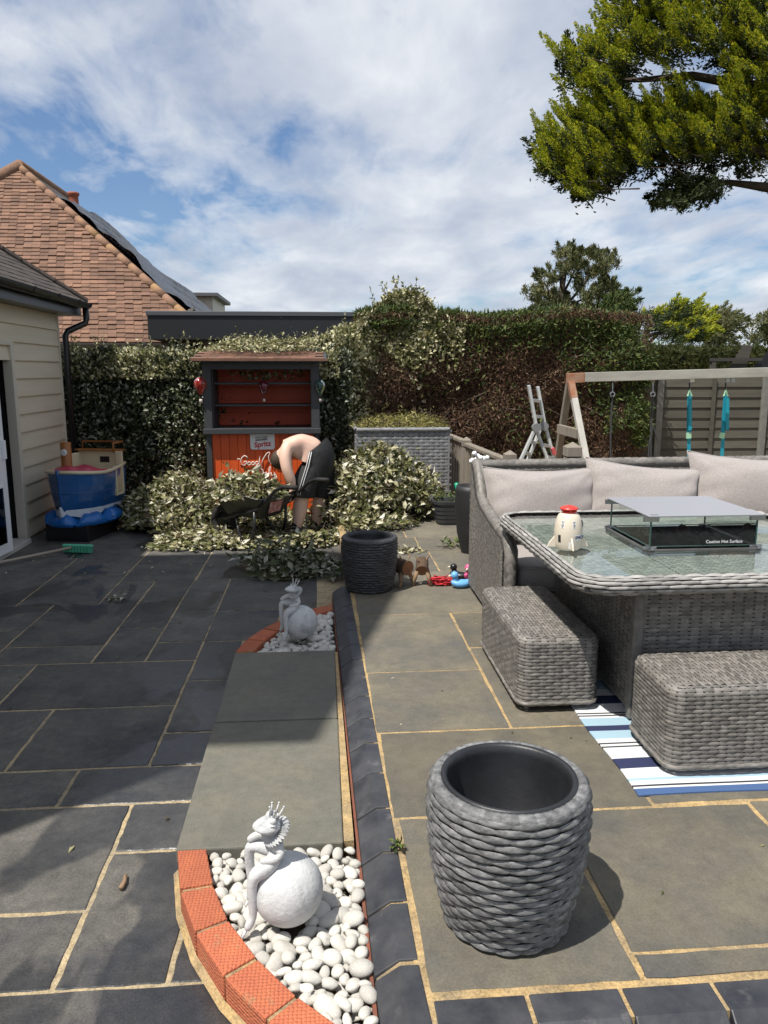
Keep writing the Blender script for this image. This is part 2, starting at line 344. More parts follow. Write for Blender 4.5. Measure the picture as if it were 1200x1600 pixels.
# --- lower patio
lp = MB().box(-2.86, .2, .2, 9.6, -.49, -.0035).build('lower_patio', M_mortar_d); tag(lp, 'dark slate patio with sandy joints at the left', 'patio', kind='structure')
c = [-.49, -.73, -1.01, -1.305, -1.59, -1.88, -2.14, -2.47, -2.84]
SL = [(-.73, -.3, 4.48, 5.085), (-.73, -.49, 3.88, 4.48), (-.73, -.49, 3.285, 3.88), (-.73, -.49, 2.99, 3.285),
      (-1.01, -.49, 2.71, 2.99), (-1.6, -1.01, 2.71, 2.99), (-2.2, -1.6, 2.71, 2.99),
      (-1.305, -.73, 2.99, 3.58), (-1.88, -1.305, 2.99, 3.58), (-2.47, -1.88, 2.99, 3.58),
      (-1.595, -.73, 3.58, 4.18), (-2.47, -1.595, 3.58, 4.18),
      (-1.01, -.73, 4.18, 4.48), (-1.305, -1.01, 4.18, 4.77), (-1.88, -1.305, 4.18, 4.465), (-2.3, -1.88, 4.18, 4.77), (-2.84, -2.3, 4.18, 4.77),
      (-1.01, -.73, 4.48, 5.085), (-1.305, -1.01, 4.77, 5.32), (-1.88, -1.305, 4.465, 5.3), (-2.47, -1.88, 4.77, 5.3),
      (-.73, -.05, 5.085, 5.89), (-1.01, -.73, 5.085, 5.89), (-1.305, -1.01, 5.32, 5.87), (-1.575, -1.305, 5.3, 5.87),
      (-2.135, -1.575, 5.3, 6.07), (-2.84, -2.135, 5.3, 6.07),
      (-.4, .18, 5.89, 6.6), (-1.0, -.4, 5.89, 6.6), (-1.575, -1.0, 5.87, 6.42), (-2.135, -1.575, 6.07, 6.7), (-2.84, -2.135, 6.07, 6.7),
      (-.4, .18, 6.6, 7.4), (-1.0, -.4, 6.6, 7.2), (-1.575, -1.0, 6.42, 7.0), (-2.2, -1.575, 6.7, 7.3), (-2.84, -2.2, 6.7, 7.6),
      (-1.575, -1.0, 7.0, 7.6), (-1.0, -.4, 7.2, 8.0), (-.4, .18, 7.4, 8.2), (-2.2, -1.575, 7.3, 8.0), (-2.84, -2.2, 7.6, 8.6), (-2.2, -1.0, 8.0, 8.8), (-1.0, .18, 8.2, 9.0),
      (-.73, -.49, 2.41, 2.71), (-.73, -.43, 1.82, 2.41), (-.43, .05, 1.82, 2.25), (-1.3, -.73, 2.128, 2.71), (-1.3, -.73, 1.82, 2.128), (-1.9, -1.3, 2.0, 2.71),
      (-.98, -.13, 1.2, 1.82), (-1.6, -.98, 1.2, 1.82), (-.13, .05, 1.2, 1.82), (-.7, .05, .6, 1.2), (-1.3, -.7, .6, 1.2)]
for r in SL: slab(*r, 0., .04, M_slabD, lp, gap=.0065 if r[2] < 4 else .005)
# --- raised patio
rp = MB().prism([(.218, 1.5), (6.2, 1.5), (6.2, 9.4), (.15, 9.4), (.15, 5.2)], -.49, .1165).build('raised_patio', M_mortar); tag(rp, 'raised sandstone patio with yellow joints under the garden furniture', 'patio', kind='structure')
SR = [(.2, .78, 3.62, 4.54), (.2, .78, 2.97, 3.62), (.78, 1.6, 3.93, 4.54), (.78, 1.6, 2.97, 3.93), (1.6, 2.5, 3.2, 4.54), (2.5, 3.6, 3.2, 4.54), (1.6, 3.0, 2.36, 3.2),
      (.212, 1.13, 2.345, 2.97), (1.13, 1.6, 2.36, 2.97), (.232, .775, 1.6, 2.345), (.775, 1.46, 1.69, 2.345), (1.46, 2.4, 1.69, 2.36), (.775, 1.46, 1.6, 1.69), (1.46, 2.4, 1.6, 1.69),
      (.2, 1.25, 4.54, 5.56), (1.25, 2.4, 4.54, 5.56), (2.4, 3.6, 4.54, 5.56), (.2, .87, 5.56, 6.2), (.87, 1.5, 5.56, 6.2), (1.5, 2.4, 5.56, 6.2), (.2, .82, 6.2, 6.75), (.82, 1.5, 6.2, 6.75), (1.5, 2.4, 6.2, 6.75),
      (.2, .75, 6.75, 7.5), (.75, 1.5, 6.75, 7.5), (.2, 1.0, 7.5, 8.3), (1.0, 2.0, 7.5, 8.3), (.2, 1.4, 8.3, 9.0), (1.4, 2.6, 8.3, 9.0), (3.0, 4.2, 2.36, 3.2), (2.4, 3.6, 1.6, 2.36), (3.6, 4.8, 3.2, 4.4), (3.6, 4.8, 4.4, 5.5)]
for r in SR: slab(*r, .12, .05, M_slabS, rp, gap=.008 if r[2] < 3 else .006)
# --- stepping path between the two pebble beds
pa = MB().box(-.47, .05, 2.30, 4.02, -.004, .06).build('path', M_mortar); tag(pa, 'two smooth grey slabs bridging the pebble beds', 'path', kind='structure')
for a, b in ((2.275, 3.185), (3.195, 4.035)):
    mb = MB(); k = .0; P = [(-.488, a), (.05 + .0, a), (.052, b), (-.492, b)]
    mb.prism([(x + .2, y - (a + b) / 2) for x, y in P], -.05, 0).build('slab', M_path, pa, loc=(-.2, (a + b) / 2, .088), bevel=.006, seg=2)
mb = MB(); mb.prism([(.052, 2.29), (.085, 2.29), (.066, 4.02), (.053, 4.02)], .05, .082).build('mortar_joint', M_mortar, pa)
# --- blue brick kerb
M_blue = mat('blue_brick', (.028, .030, .037), (.055, .056, .062), 9, rough=.42, rough2=.62, bump=.3, bscale=55, bdist=.003, objr=.12, third=((.11, .105, .105), 14., .6, .78))
M_red = mat('red_brick', (.47, .135, .06), (.40, .11, .055), 16, rough=.85, bump=.4, bscale=90, bdist=.003, objr=.14, third=((.30, .19, .10), 9., .57, .68))
kb = thing('brick_kerb', 'dark blue chamfered brick kerb edging the raised patio', 'kerb', (0, 0, 0))
XR = lambda Y: .172 + (5.2 - Y) * .0155
XL = lambda Y: .055 + (5.2 - Y) * .0165
def kerb_brick(ya, yb, name='brick'):
    cy = (ya + yb) / 2; mb = MB(); V = []
    for y in (ya, yb):
        l, r = XL(y), XR(y); br = l + .064
        for x, z in ((l, -.0), (l, .078), (br, .12), (r, .12), (r, .0)): V.append((x - .12, y - cy, z))
    mb.add(V, [(i, i + 1, i + 6, i + 5) for i in range(4)], None, [[0, 5, 9, 4], [4, 3, 2, 1, 0], [5, 6, 7, 8, 9]])
    return mb.build(name, M_blue, kb, bevel=.004, seg=2, loc=(.12, cy, random.uniform(-.001, .001)))
js = [5.2, 4.97, 4.735, 4.5, 4.265, 4.03, 3.80, 3.57, 3.345, 3.11, 2.887, 2.648, 2.411, 2.165, 1.933, 1.711]
for a, b in zip(js[1:], js[:-1]): kerb_brick(a + .004, b - .004)
mb = MB(); mb.add([(XL(y) + .006, y, .0) for y in (1.5, 5.19)] + [(XR(y) - .006, y, .0) for y in (1.5, 5.19)] + [(XL(y) + .006, y, .07) for y in (1.5, 5.19)] + [(XL(y) + .066, y, .114) for y in (1.5, 5.19)] + [(XR(y) - .006, y, .114) for y in (1.5, 5.19)],
    [(0, 1, 5, 4), (4, 5, 7, 6), (6, 7, 9, 8), (0, 2, 3, 1), (2, 8, 9, 3)], None, [[0, 4, 6, 8, 2], [1, 3, 9, 7, 5]])
mb.build('mortar', M_mortar, kb)
mb = MB(); mb.prism([(.108, 1.3), (.118, 1.3), (.056, 5.1), (.05, 5.1)], .0, .066).build('base_course', mat('base_brick', (.22, .07, .04), (.14, .06, .04), 20, rough=.9), kb)
# corner and front run
def front_brick(xa, xb, y1=1.582):
    mb = MB(); V = []; cx = (xa + xb) / 2
    for x in (xa, xb):
        for y, z in ((y1 - .14, 0.), (y1 - .14, .075), (y1 - .085, .12), (y1, .12), (y1, 0.)): V.append((x - cx, y - y1, z))
    mb.add(V, [(i + 5, i + 6, i + 1, i) for i in range(4)], None, [[4, 9, 5, 0], [0, 1, 2, 3, 4], [9, 8, 7, 6, 5]])
    mb.build('brick', M_blue, kb, bevel=.004, seg=2, loc=(cx, y1, random.uniform(-.001, .001)))
for i in range(8): front_brick(.246 + i * .2315, .246 + .2215 + i * .2315)
mb = MB(); yb, ya = 1.698, 1.44
mb.add([(XL(yb) - .12, yb - 1.57, 0), (XL(yb) - .12, yb - 1.57, .078), (XL(yb) - .056, yb - 1.57, .12), (XR(yb) - .12, yb - 1.57, .12), (XR(yb) - .12, yb - 1.57, 0),
        (.0, ya - 1.57, 0), (.0, ya - 1.57, .078), (.064, ya + .07 - 1.57, .12), (XR(ya) + .005 - .12, ya + .07 - 1.57, .12), (XR(ya) + .005 - .12, ya - 1.57, .0), (XR(ya) + .005 - .12, ya - 1.57, .078)],
       [(0, 1, 6, 5), (1, 2, 7, 6), (2, 3, 8, 7), (5, 6, 10, 9), (6, 7, 8, 10)], None, [[4, 3, 2, 1, 0], [3, 4, 9, 10, 8]])
mb.build('corner_brick', M_blue, kb, bevel=.004, loc=(.12, 1.57, 0))
# --- red brick edgings with dimpled tops
def dimple(m):
    t = m.node_tree; N = t.nodes; L = t.links; b = N['Principled BSDF']
    tcn = N.new('ShaderNodeTexCoord'); v = N.new('ShaderNodeTexVoronoi'); v.inputs['Scale'].default_value = 95; v.inputs['Randomness'].default_value = .25; L.new(tcn.outputs['Object'], v.inputs['Vector'])
    sm = N.new('ShaderNodeMapRange'); sm.inputs[1].default_value = .25; sm.inputs[2].default_value = .62; L.new(v.outputs['Distance'], sm.inputs[0])
    bu = N.new('ShaderNodeBump'); bu.inputs['Strength'].default_value = .75; bu.inputs['Distance'].default_value = .004; bu.invert = True; L.new(sm.outputs[0], bu.inputs['Height'])
    L.new(b.inputs['Normal'].links[0].from_socket, bu.inputs['Normal']); L.new(bu.outputs[0], b.inputs['Normal'])
dimple(M_red)
def edging(name, label, O, I, top=.092):
    t = thing(name, label, 'brick edging', (0, 0, 0))
    O = [np.array(p, float) for p in O]; I = [np.array(p, float) for p in I]
    for k in range(len(O) - 1):
        s = .03
        a = O[k] * (1 - s) + O[k + 1] * s; b = O[k] * s + O[k + 1] * (1 - s); c_ = I[k] * s + I[k + 1] * (1 - s); d = I[k] * (1 - s) + I[k + 1] * s
        ctr = (a + b + c_ + d) / 4; poly = [tuple(p - ctr) for p in (a, b, c_, d)]
        if np.cross(b - a, d - a) < 0: poly = poly[::-1]
        MB().prism(poly, -.085, 0).build('brick', M_red, t, bevel=.004, loc=(*ctr, top + random.uniform(-.001, .001)))
    mb = MB(); n = len(O); V = [(*(o * .93 + i * .07), z) for z in (-.004, top - .006) for o, i in zip(O, I)] + [(*(i * .97 + o * .03), z) for z in (-.004, top - .006) for o, i in zip(O, I)]
    Q = []
    for k in range(n - 1):
        Q += [(k, k + 1, n + k + 1, n + k), (2 * n + k + 1, 2 * n + k, 3 * n + k, 3 * n + k + 1), (n + k, n + k + 1, 3 * n + k + 1, 3 * n + k)]
    mb.add(V, Q); mb.build('mortar', M_mortar, t)
    mb = MB(); V = [(*(o + (o - i) / np.linalg.norm(o - i) * .016), .004) for o, i in zip(O, I)] + [(*o, .022) for o in O]
    mb.add(V, [(k, k + 1, n + k + 1, n + k) for k in range(n - 1)]); mb.build('mortar_fillet', M_mortar, t)
    return t
NO = [(-.482, 2.272), (-.437, 2.071), (-.365, 1.891), (-.268, 1.727), (-.152, 1.585), (-.01, 1.46), (.10, 1.37)]
NI = [(-.391, 2.272), (-.344, 2.089), (-.282, 1.935), (-.190, 1.785), (-.081, 1.650), (.035, 1.54), (.10, 1.485)]
edging('brick_edging', 'curved red dimpled brick edging of the near pebble bed', NO, NI)
FO = [(-.492, 4.04), (-.447, 4.235), (-.367, 4.42), (-.258, 4.595), (-.115, 4.76), (.048, 4.885)]
FI = [(-.392, 4.04), (-.345, 4.21), (-.28, 4.365), (-.185, 4.515), (-.07, 4.65), (.05, 4.755)]
edging('brick_edging', 'curved red brick edging of the far pebble bed in the shade', FO, FI)
# --- white pebbles
M_peb = mat('white_pebble', (.64, .62, .57), (.53, .505, .45), 9, rough=.75, bump=.5, bscale=45, bdist=.006, objr=.17, third=((.36, .31, .24), 18., .58, .7))
PEB = []
for k in range(10):
    bm = bmesh.new(); bmesh.ops.create_icosphere(bm, subdivisions=3, radius=1)
    a = rng.normal(size=(5, 3)); ph = rng.uniform(0, 6, 5)
    for v in bm.verts:
        p = np.array(v.co); d = 1 + .13 * sum(math.sin(p @ a[i] * 1.3 + ph[i]) for i in range(5)) * .8
        d += .035 * math.sin(p @ a[0] * 3.1 + ph[1]) + .03 * math.sin(p @ a[1] * 4.3 + ph[2]); v.co = Vector(p * d * np.array([1, .78, .62]))
    for f in bm.faces: f.smooth = True
    me = bpy.data.meshes.new('pebble'); bm.to_mesh(me); bm.free(); me.materials.append(M_peb); PEB.append(me)
def inpoly(x, y, P):
    r = False
    for i in range(len(P)):
        (x1, y1), (x2, y2) = P[i], P[i - 1]
        if (y1 > y) != (y2 > y) and x < (x2 - x1) * (y - y1) / (y2 - y1) + x1: r = not r
    return r
def pebbles(label, poly, ball, n, ztop, seed):
    r = random.Random(seed); t = thing('pebble_bed', label, 'pebbles', (0, 0, 0))
    xs = [p[0] for p in poly]; ys = [p[1] for p in poly]; got = []
    MB().prism(poly, -.003, .012).build('sand_bed', mat('bed_soil', (.10, .08, .055), (.16, .12, .07), 20, rough=1, bump=.5, bscale=120), t)
    for lay, (zc, cnt) in enumerate(((ztop - .05, n * 2), (ztop - .018, n * 4))):
        placed = []; tries = 0
        while tries < cnt * 40 and len(placed) < cnt:
            tries += 1; x, y = r.uniform(min(xs), max(xs)), r.uniform(min(ys), max(ys)); s = r.uniform(.017, .031)
            if not inpoly(x, y, poly): continue
            if any(not inpoly(x + s * .62 * math.cos(q), y + s * .62 * math.sin(q), poly) for q in (0, 1.57, 3.14, 4.71)): continue
            if math.hypot(x - ball[0], y - ball[1]) < (.048 if lay else .03) + s * .7: continue
            if any(math.hypot(x - a, y - b) < (s + q) * .66 for a, b, q in placed): continue
            placed.append((x, y, s))
            o = link('pebble', r.choice(PEB), None, t, loc=(x, y, zc + r.uniform(-.008, .008)), rot=(r.uniform(-.45, .45), r.uniform(-.45, .45), r.uniform(0, 6.28)))
            o.scale = (s * r.uniform(1, 1.25), s * r.uniform(.95, 1.15), s * r.uniform(.9, 1.15))
    return t
BN = G(450, 1385, .19); BN[2] = .19; BF = G(470, 972, .19); BF[2] = .19
pebbles('bed of white pebbles around the near frog statue', NI[:6] + [(.112, 1.5), (.10, 2.268)], BN, 75, .085, 3)
pebbles('bed of white pebbles around the far frog statue in shade', [(.052, 4.045)] + FI[::-1][:0] + [(.05, 4.75)] + FI[::-1][1:], BF, 50, .085, 5)
# ================================================================== OUR HOUSE (left)
M_clad = mat('cream_cladding', (.62, .55, .42), (.56, .495, .375), 7, rough=.6, bump=.25, bscale=40, bdist=.003, stretch=(1, .15, 1.5))
M_trim = mat('cream_trim', (.56, .52, .43), rough=.5)
M_black = mat('black_plastic', (.012, .012, .014), rough=.32)
M_dark = mat('dark_room', (.01, .01, .01), rough=.9)  # near-black: shade of the unlit room put into the colour
M_white = mat('white_upvc', (.75, .76, .77), rough=.3)
M_tileD = mat('dark_roof_tile', (.052, .042, .036), (.085, .065, .052), 7, rough=.85, bump=.3, bscale=60, bdist=.004, objr=.25)
M_render = mat('cream_render', (.55, .50, .40), (.5, .45, .36), 5, rough=.9, bump=.2, bscale=80)
HX = -2.85
hs = thing('house', 'cream clad house with dark tiled eaves at the left edge', 'house', (HX, 7.5, 0))
H = lambda p: (p[0] - HX, p[1] - 7.5, p[2])
def hbox(name, m, x0, x1, y0, y1, z0, z1, bevel=0., parent=None): return MB().box(x0 - HX, x1 - HX, y0 - 7.5, y1 - 7.5, z0, z1).build(name, m, parent or hs, bevel=bevel)
hbox('wall', M_clad, HX - 3.2, HX - .03, 7.46, 8.78, -.49, 2.2)
hbox('wall', M_render, HX - 3.2, HX - .03, 5.5, 6.45, -.49, 2.2)
hbox('wall', M_render, HX - 3.2, HX - .03, 6.45, 7.46, 1.84, 2.2)
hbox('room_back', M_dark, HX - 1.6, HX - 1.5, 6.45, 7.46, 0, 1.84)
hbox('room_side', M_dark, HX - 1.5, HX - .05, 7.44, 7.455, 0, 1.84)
zb = .02; nb = 13; bh = (2.2 - zb) / nb
for k in range(nb):
    z0 = zb + k * bh; mb = MB()
    ya = 7.478 if z0 + bh < 1.86 else 5.55
    mb.add([(0, ya - 7.5, z0), (.0, 8.77 - 7.5, z0), (.024, ya - 7.5, z0 + .001), (.024, 8.77 - 7.5, z0 + .001), (.024, ya - 7.5, z0 + .012), (.024, 8.77 - 7.5, z0 + .012), (.004, ya - 7.5, z0 + bh), (.004, 8.77 - 7.5, z0 + bh)],
           [(0, 2, 3, 1), (2, 4, 5, 3), (4, 6, 7, 5)]); mb.build('cladding_board', M_clad, hs, loc=(-.006, 0, 0))
hbox('corner_trim', M_trim, HX - .03, HX + .026, 8.77, 8.80, 0, 2.2)
hbox('door_frame', M_trim, HX - .05, HX + .035, 7.40, 7.475, 0, 1.86, .004)
hbox('door_frame', M_trim, HX - .05, HX + .036, 6.40, 7.474, 1.83, 1.88, .004)
hbox('doorstep', mat('step_stone', (.45, .43, .4), rough=.8), HX - .3, HX + .09, 6.4, 7.36, -.003, .045, .006)
# open white door leaf swung against the near jamb
dr = MB().box(0, .045, 0, .8, .05, 1.82).build('door', M_white, hs, bevel=.004, loc=(.03, -1.47, 0), rot=(0, 0, R_(-4)))
MB().box(.046, .049, .1, .7, .14, .62).build('pane', glassmat('door_glass', (.3, .36, .45)), dr)
MB().box(.046, .052, .08, .1, .12, .64).box(.046, .052, .7, .72, .12, .64).box(.046, .052, .1, .7, .12, .14).box(.046, .052, .1, .7, .62, .64).build('pane_bead', M_white, dr)
MB().box(.046, .075, .74, .77, .86, 1.02).build('handle', M_white, dr, bevel=.004)
# eaves
hbox('soffit', M_black, HX - .03, HX + .2, 5.2, 9.02, 2.2, 2.215)
hbox('soffit', M_black, HX - 3, HX - .03, 8.78, 9.02, 2.2, 2.215)
hbox('fascia', M_black, HX + .185, HX + .2, 5.2, 9.03, 2.215, 2.33)
hbox('fascia', M_black, HX - 3, HX + .2, 9.02, 9.032, 2.2, 2.33)
def gutter(a, b, r, m, parent, off=(0, 0, 0)):
    a = Vector(a); b = Vector(b); d = (b - a).normalized(); s_ = d.cross(Vector((0, 0, 1))); P = []
    for q in np.linspace(math.pi, 2 * math.pi, 9): P.append((math.cos(q) * r, math.sin(q) * r))
    P += [(x * .88, y * .88) for x, y in P[::-1]]; mb = MB(); n = len(P)
    V = [tuple(p + s_ * x + Vector((0, 0, y))) for p in (a, b) for x, y in P]
    mb.add(V, [(i, (i + 1) % n, n + (i + 1) % n, n + i) for i in range(n)], None, [list(range(n)), list(range(n, 2 * n))[::-1]])
    return mb.build('gutter', m, parent, smooth=False)
gt = gutter((.262, -2.3, 2.345), (.262, 1.56, 2.335), .06, M_black, hs)
for yy in (-.2, .45, 1.1, 1.5): gutter((.262, yy, 2.343), (.262, yy + .05, 2.343), .066, M_black, gt)
dp = MB(); dp.tube([(.262, 1.50, 2.29), (.262, 1.50, 2.17), (.25, 1.49, 2.12), (.09, 1.38, 2.03), (.066, 1.36, 1.98), (.066, 1.36, .02)], .034, 12).build('downpipe', M_black, hs, smooth=True)
dpo = [o for o in hs.children if o.name.startswith('downpipe')][0]
for zz_ in (1.35, .5): MB().box(.0, .105, 1.31, 1.41, zz_, zz_ + .03).build('bracket', M_black, dpo)
# tiled slope with a hip at the far end
ev = .24; pitch = R_(36); g0 = .10; tw = .165; ez = 2.335
TL = MB().add([(-.0825 + .002, -.0, 0.0), (.0825 - .002, 0, 0), (-.0825 + .002, -.0, .013), (.0825 - .002, 0, .013), (-.0805, .17, .0), (.0805, .17, 0), (-.0805, .17, .011), (.0805, .17, .011)],
              [(0, 2, 3, 1)[::-1], (2, 6, 7, 3)[::-1], (0, 4, 6, 2)[::-1], (1, 3, 7, 5)[::-1], (0, 1, 5, 4)]).mesh('roof_tile'); TL.materials.append(M_tileD)
roof = MB(); yh = 9.05
zr = 2.2
A = (ev, yh - 7.5, ez); B = (ev, -2.4, ez); C_ = (ev - zr, -2.4, ez + zr * math.tan(pitch)); D_ = (ev - zr, yh - zr - 7.5, ez + zr * math.tan(pitch)); E_ = (ev - 2 * zr, yh - 7.5, ez)
roof.add([A, B, C_, D_, E_, (ev - 2 * zr, -2.4, ez)], None, [(0, 3, 4)], [[0, 1, 2, 3], [3, 2, 5, 4]]); rf = roof.build('roof', M_tileD, hs)
for r in range(17):
    s = r * g0; x = ev + .035 - s * math.cos(pitch); z = ez - .015 + s * math.sin(pitch) + .012; lim = yh - 7.5 - s * math.cos(pitch)
    y = lim - .09 - (.08 if r % 2 else 0)
    while y > lim - 2.9 and y > -2.3:
        o = link('roof_tile', TL, None, rf, loc=(x, y + random.uniform(-.003, .003), z), rot=(pitch - .03 + random.uniform(-.02, .02), random.uniform(-.012, .012), R_(90)))
        y -= tw
# hip bonnet tiles
for k in range(16):
    s = k * .17; p = Vector((ev - s * .72 + .01, yh - 7.5 - s * .72 + .01, ez + s * .72 * math.tan(pitch) + .02))
    mb = MB(); mb.tube([(0, 0, 0), (-.14, -.14, .14 * math.tan(pitch))], .05, 8); mb.build('hip_tile', M_tileD, rf, loc=p)
# the taller gabled part of the same house beside the viewer (it throws the big shadow over the paving)
GX = -2.75
prof = [(1.22, -.49), (1.22, 6.9), (2.95, 8.45), (4.35, 7.05), (5.5, 3.0), (5.5, -.49)]
gm = MB(); gm.prism([(a - 7.5, b) for a, b in prof], -6.0, -.0, 'x'); gm.build('gable_wall', M_render, hs, loc=(GX - HX - .02, 0, 0))
gr = MB()
for (a, b) in (((.78, 6.93), (2.92, 8.79)), ((2.92, 8.79), (4.42, 7.27)), ((4.42, 7.27), (5.72, 3.05))):
    dx_, dz_ = b[0] - a[0], b[1] - a[1]; L_ = math.hypot(dx_, dz_); nx, nz = dz_ / L_ * .1, -dx_ / L_ * .1
    gr.prism([(a[0] - 7.5, a[1]), (b[0] - 7.5, b[1]), (b[0] + nx - 7.5, b[1] + nz), (a[0] + nx - 7.5, a[1] + nz)], -6.2, .0, 'x')
gr.build('gable_roof', M_tileD, hs, loc=(GX - HX + .0, 0, 0))
# ================================================================== NEIGHBOUR'S HOUSE
M_tileR = mat('clay_tile', (.205, .112, .072), (.145, .082, .056), 5, rough=.9, bump=.3, bscale=40, bdist=.004, objr=.3)
M_tileR2 = mat('clay_tile_field', (.205, .112, .072), (.145, .082, .056), 5, rough=.9, island=.3)
M_lichen = mat('lichen_mortar', (.27, .155, .095), (.21, .12, .08), 5, rough=.95, bump=.5, bscale=25, bdist=.02, third=((.36, .22, .08), 1.2, .55, .75))
M_tarp = mat('black_tarpaulin', (.010, .011, .013), (.016, .017, .020), 3, rough=.3, bump=.5, bscale=2.2, bdist=.12, bdet=2)
M_pink = mat('orange_under_tile', (.30, .13, .08), rough=.9)
EY, EZ = 13., 2.06
pc = AY(334, 537, EY); ap = AY(30, 263, 16.1)
cr = np.array([pc[0], EY, EZ]); cl = np.array([2 * ap[0] - pc[0], EY, EZ]); bk = 19.0
nh = thing('tiled_house', "neighbour's house with a clay tiled hip roof and black tarpaulin", 'house', (ap[0], 16, -.5))
N0 = np.array([ap[0], 16, -.5]); loc_ = lambda *ps: [tuple(np.array(p) - N0) for p in ps]
apb = np.array([ap[0], bk, ap[2]]); crb = np.array([cr[0], bk, EZ]); clb = np.array([cl[0], bk, EZ])
mb = MB(); mb.add(loc_(cr, cl, ap, apb, crb, clb), None, [(1, 0, 2)], [[0, 4, 3, 2], [1, 2, 3, 5], [4, 5, 3]]); rfn = mb.build('roof', M_pink, nh)
MB().box(cl[0] + .25 - N0[0], cr[0] - .25 - N0[0], EY + .25 - N0[1], bk - .2 - N0[1], 0, EZ - .02 + .5).build('wall', M_render, nh)
# plain tiles on the hip end
sl_ = np.array([0, ap[1] - EY, ap[2] - EZ]); sll = np.linalg.norm(sl_); sdir = sl_ / sll; ang = math.atan2(sl_[2], sl_[1]); nrm = np.array([0, -math.sin(ang), math.cos(ang)])
TR = MB().add([(-.0695, 0, 0), (.0695, 0, 0), (-.0695, 0, .026), (.0695, 0, .026), (-.0695, .14, 0), (.0695, .14, 0), (-.0695, .14, .006), (.0695, .14, .006)],
              [(0, 1, 3, 2), (2, 3, 7, 6), (0, 2, 6, 4), (1, 5, 7, 3)]).mesh('roof_tile'); TR.materials.append(M_tileR)
cnt = 0; rest = MB(); g1 = .098; nr = int(sll / g1); BV = np.array([v.co[:] for v in TR.vertices]); BQ = np.array([p.vertices[:] for p in TR.polygons])
ca, sa = math.cos(ang), math.sin(ang); rotm = np.array([[1, 0, 0], [0, ca, -sa], [0, sa, ca]])
cand = []
for r in range(nr):
    s = r * g1; f = s / sll; xl = cl[0] + (ap[0] - cl[0]) * f; xr = cr[0] + (ap[0] - cr[0]) * f; base = np.array([0, EY, EZ]) + sdir * s
    x = xr - .05 - (.071 if r % 2 else 0)
    while x > xl + .08 and x > -9.6:
        p = base + np.array([x, 0, 0]) + nrm * (.012 + random.uniform(0, .007)) - sdir * .03; p[2] += random.uniform(-.008, .008)
        vis = (x / p[1]) > -.41
        cand.append((not vis, r, p)); x -= .142
cand.sort(key=lambda c_: (c_[0], c_[1]))
for k, (nv_, r, p) in enumerate(cand):
    if k < 300: o = link('roof_tile', TR, None, rfn, loc=p - N0, rot=(ang, random.uniform(-.01, .01), random.uniform(-.012, .012)))
    else: rest.add((BV @ rotm.T) + (p - N0), BQ)
tag(rest.build('roof_tiles', M_tileR2, rfn), kind='stuff')
# hip tiles
hd = ap - cr; hl = np.linalg.norm(hd); nk = int(hl / .33)
for k in range(nk):
    a = cr + hd * (k / nk); b = cr + hd * ((k + 1) / nk)
    MB().tube([(0, 0, 0), tuple((b - a) * 1.03)], [.07, .066], 10).build('hip_tile', M_lichen, rfn, smooth=True, loc=a - N0 + np.array([0, 0, .03]))
hd = ap - cl
MB().tube([tuple(ap - N0 + np.array([0, 0, .04])), tuple(cl - N0)], .11, 10).build('hip_ridge', M_lichen, rfn, smooth=True)
MB().tube([tuple(ap - N0 + np.array([0, 0, .05])), tuple(apb - N0 + np.array([0, 0, .05]))], .11, 10).build('ridge', M_lichen, rfn, smooth=True)
# tarpaulin over the side slope, wrinkled
us = np.linspace(0, 1, 40); vs_ = np.linspace(0, 1, 26); P = []
un = np.cross(crb - cr, ap - cr); un /= np.linalg.norm(un); un = un if un[2] > 0 else -un
for u in us:
    row = []
    for v in vs_:
        a = cr + (ap - cr) * u; b = crb + (apb - crb) * u; p = a + (b - a) * (.03 + .97 * v)
        k = .12 + .07 * math.sin(u * 17 + v * 5) * math.sin(v * 9 + u * 5) + .05 * abs(math.sin(u * 29 + v * 11 + 2))
        row.append(p + un * k - N0)
    P.append(row)
tp = MB(); tp.grid(P[:33]); tp.build('tarpaulin', M_tarp, rfn, smooth=True)
tl = MB()
for u0 in np.arange(.79, 1.0, .035): 
    a = cr + (ap - cr) * u0; b = crb + (apb - crb) * u0; tl.bar(tuple(a - N0 + un * .05), tuple(b - N0 + un * .05), .16, .03, tuple(un))
tl.build('ridge_courses', M_tileD, rfn)
# loose broken tiles at the foot of the hip
for k in range(7):
    p = cr + (ap - cr) * (.03 + .018 * k) + np.array([.08 + .05 * random.random(), -.05, .06 - .01 * k]); link('roof_tile', TL, None, rfn, loc=p - N0, rot=(.7, random.uniform(-.3, .3), random.uniform(-.6, .3)))
# chimney
ch = AY(118, 330, 18.4)
c0 = ch - N0; mb = MB().box(c0[0] - .3, c0[0] + .22, c0[1] - .3, c0[1] + .3, c0[2] - 1.2, c0[2] + .05).build('chimney', mat('chimney_brick', (.2, .11, .08), (.12, .08, .06), 8, rough=.9), rfn, bevel=.02)
MB().lathe([(.11, 0), (.13, .05), (.1, .1), (.1, .26), (.13, .3), (.12, .34), (.08, .34), (.08, .1)], 14, (c0[0] - .02, c0[1], c0[2] + .05)).build('chimney_pot', mat('terracotta', (.30, .09, .05), rough=.8), mb, smooth=True)
ch2 = AY(140, 352, 18.2) - N0
MB().box(ch2[0] - .2, ch2[0] + .2, ch2[1] - .2, ch2[1] + .2, ch2[2] - .9, ch2[2]).build('chimney_shoulder', M_tarp, rfn, bevel=.05)
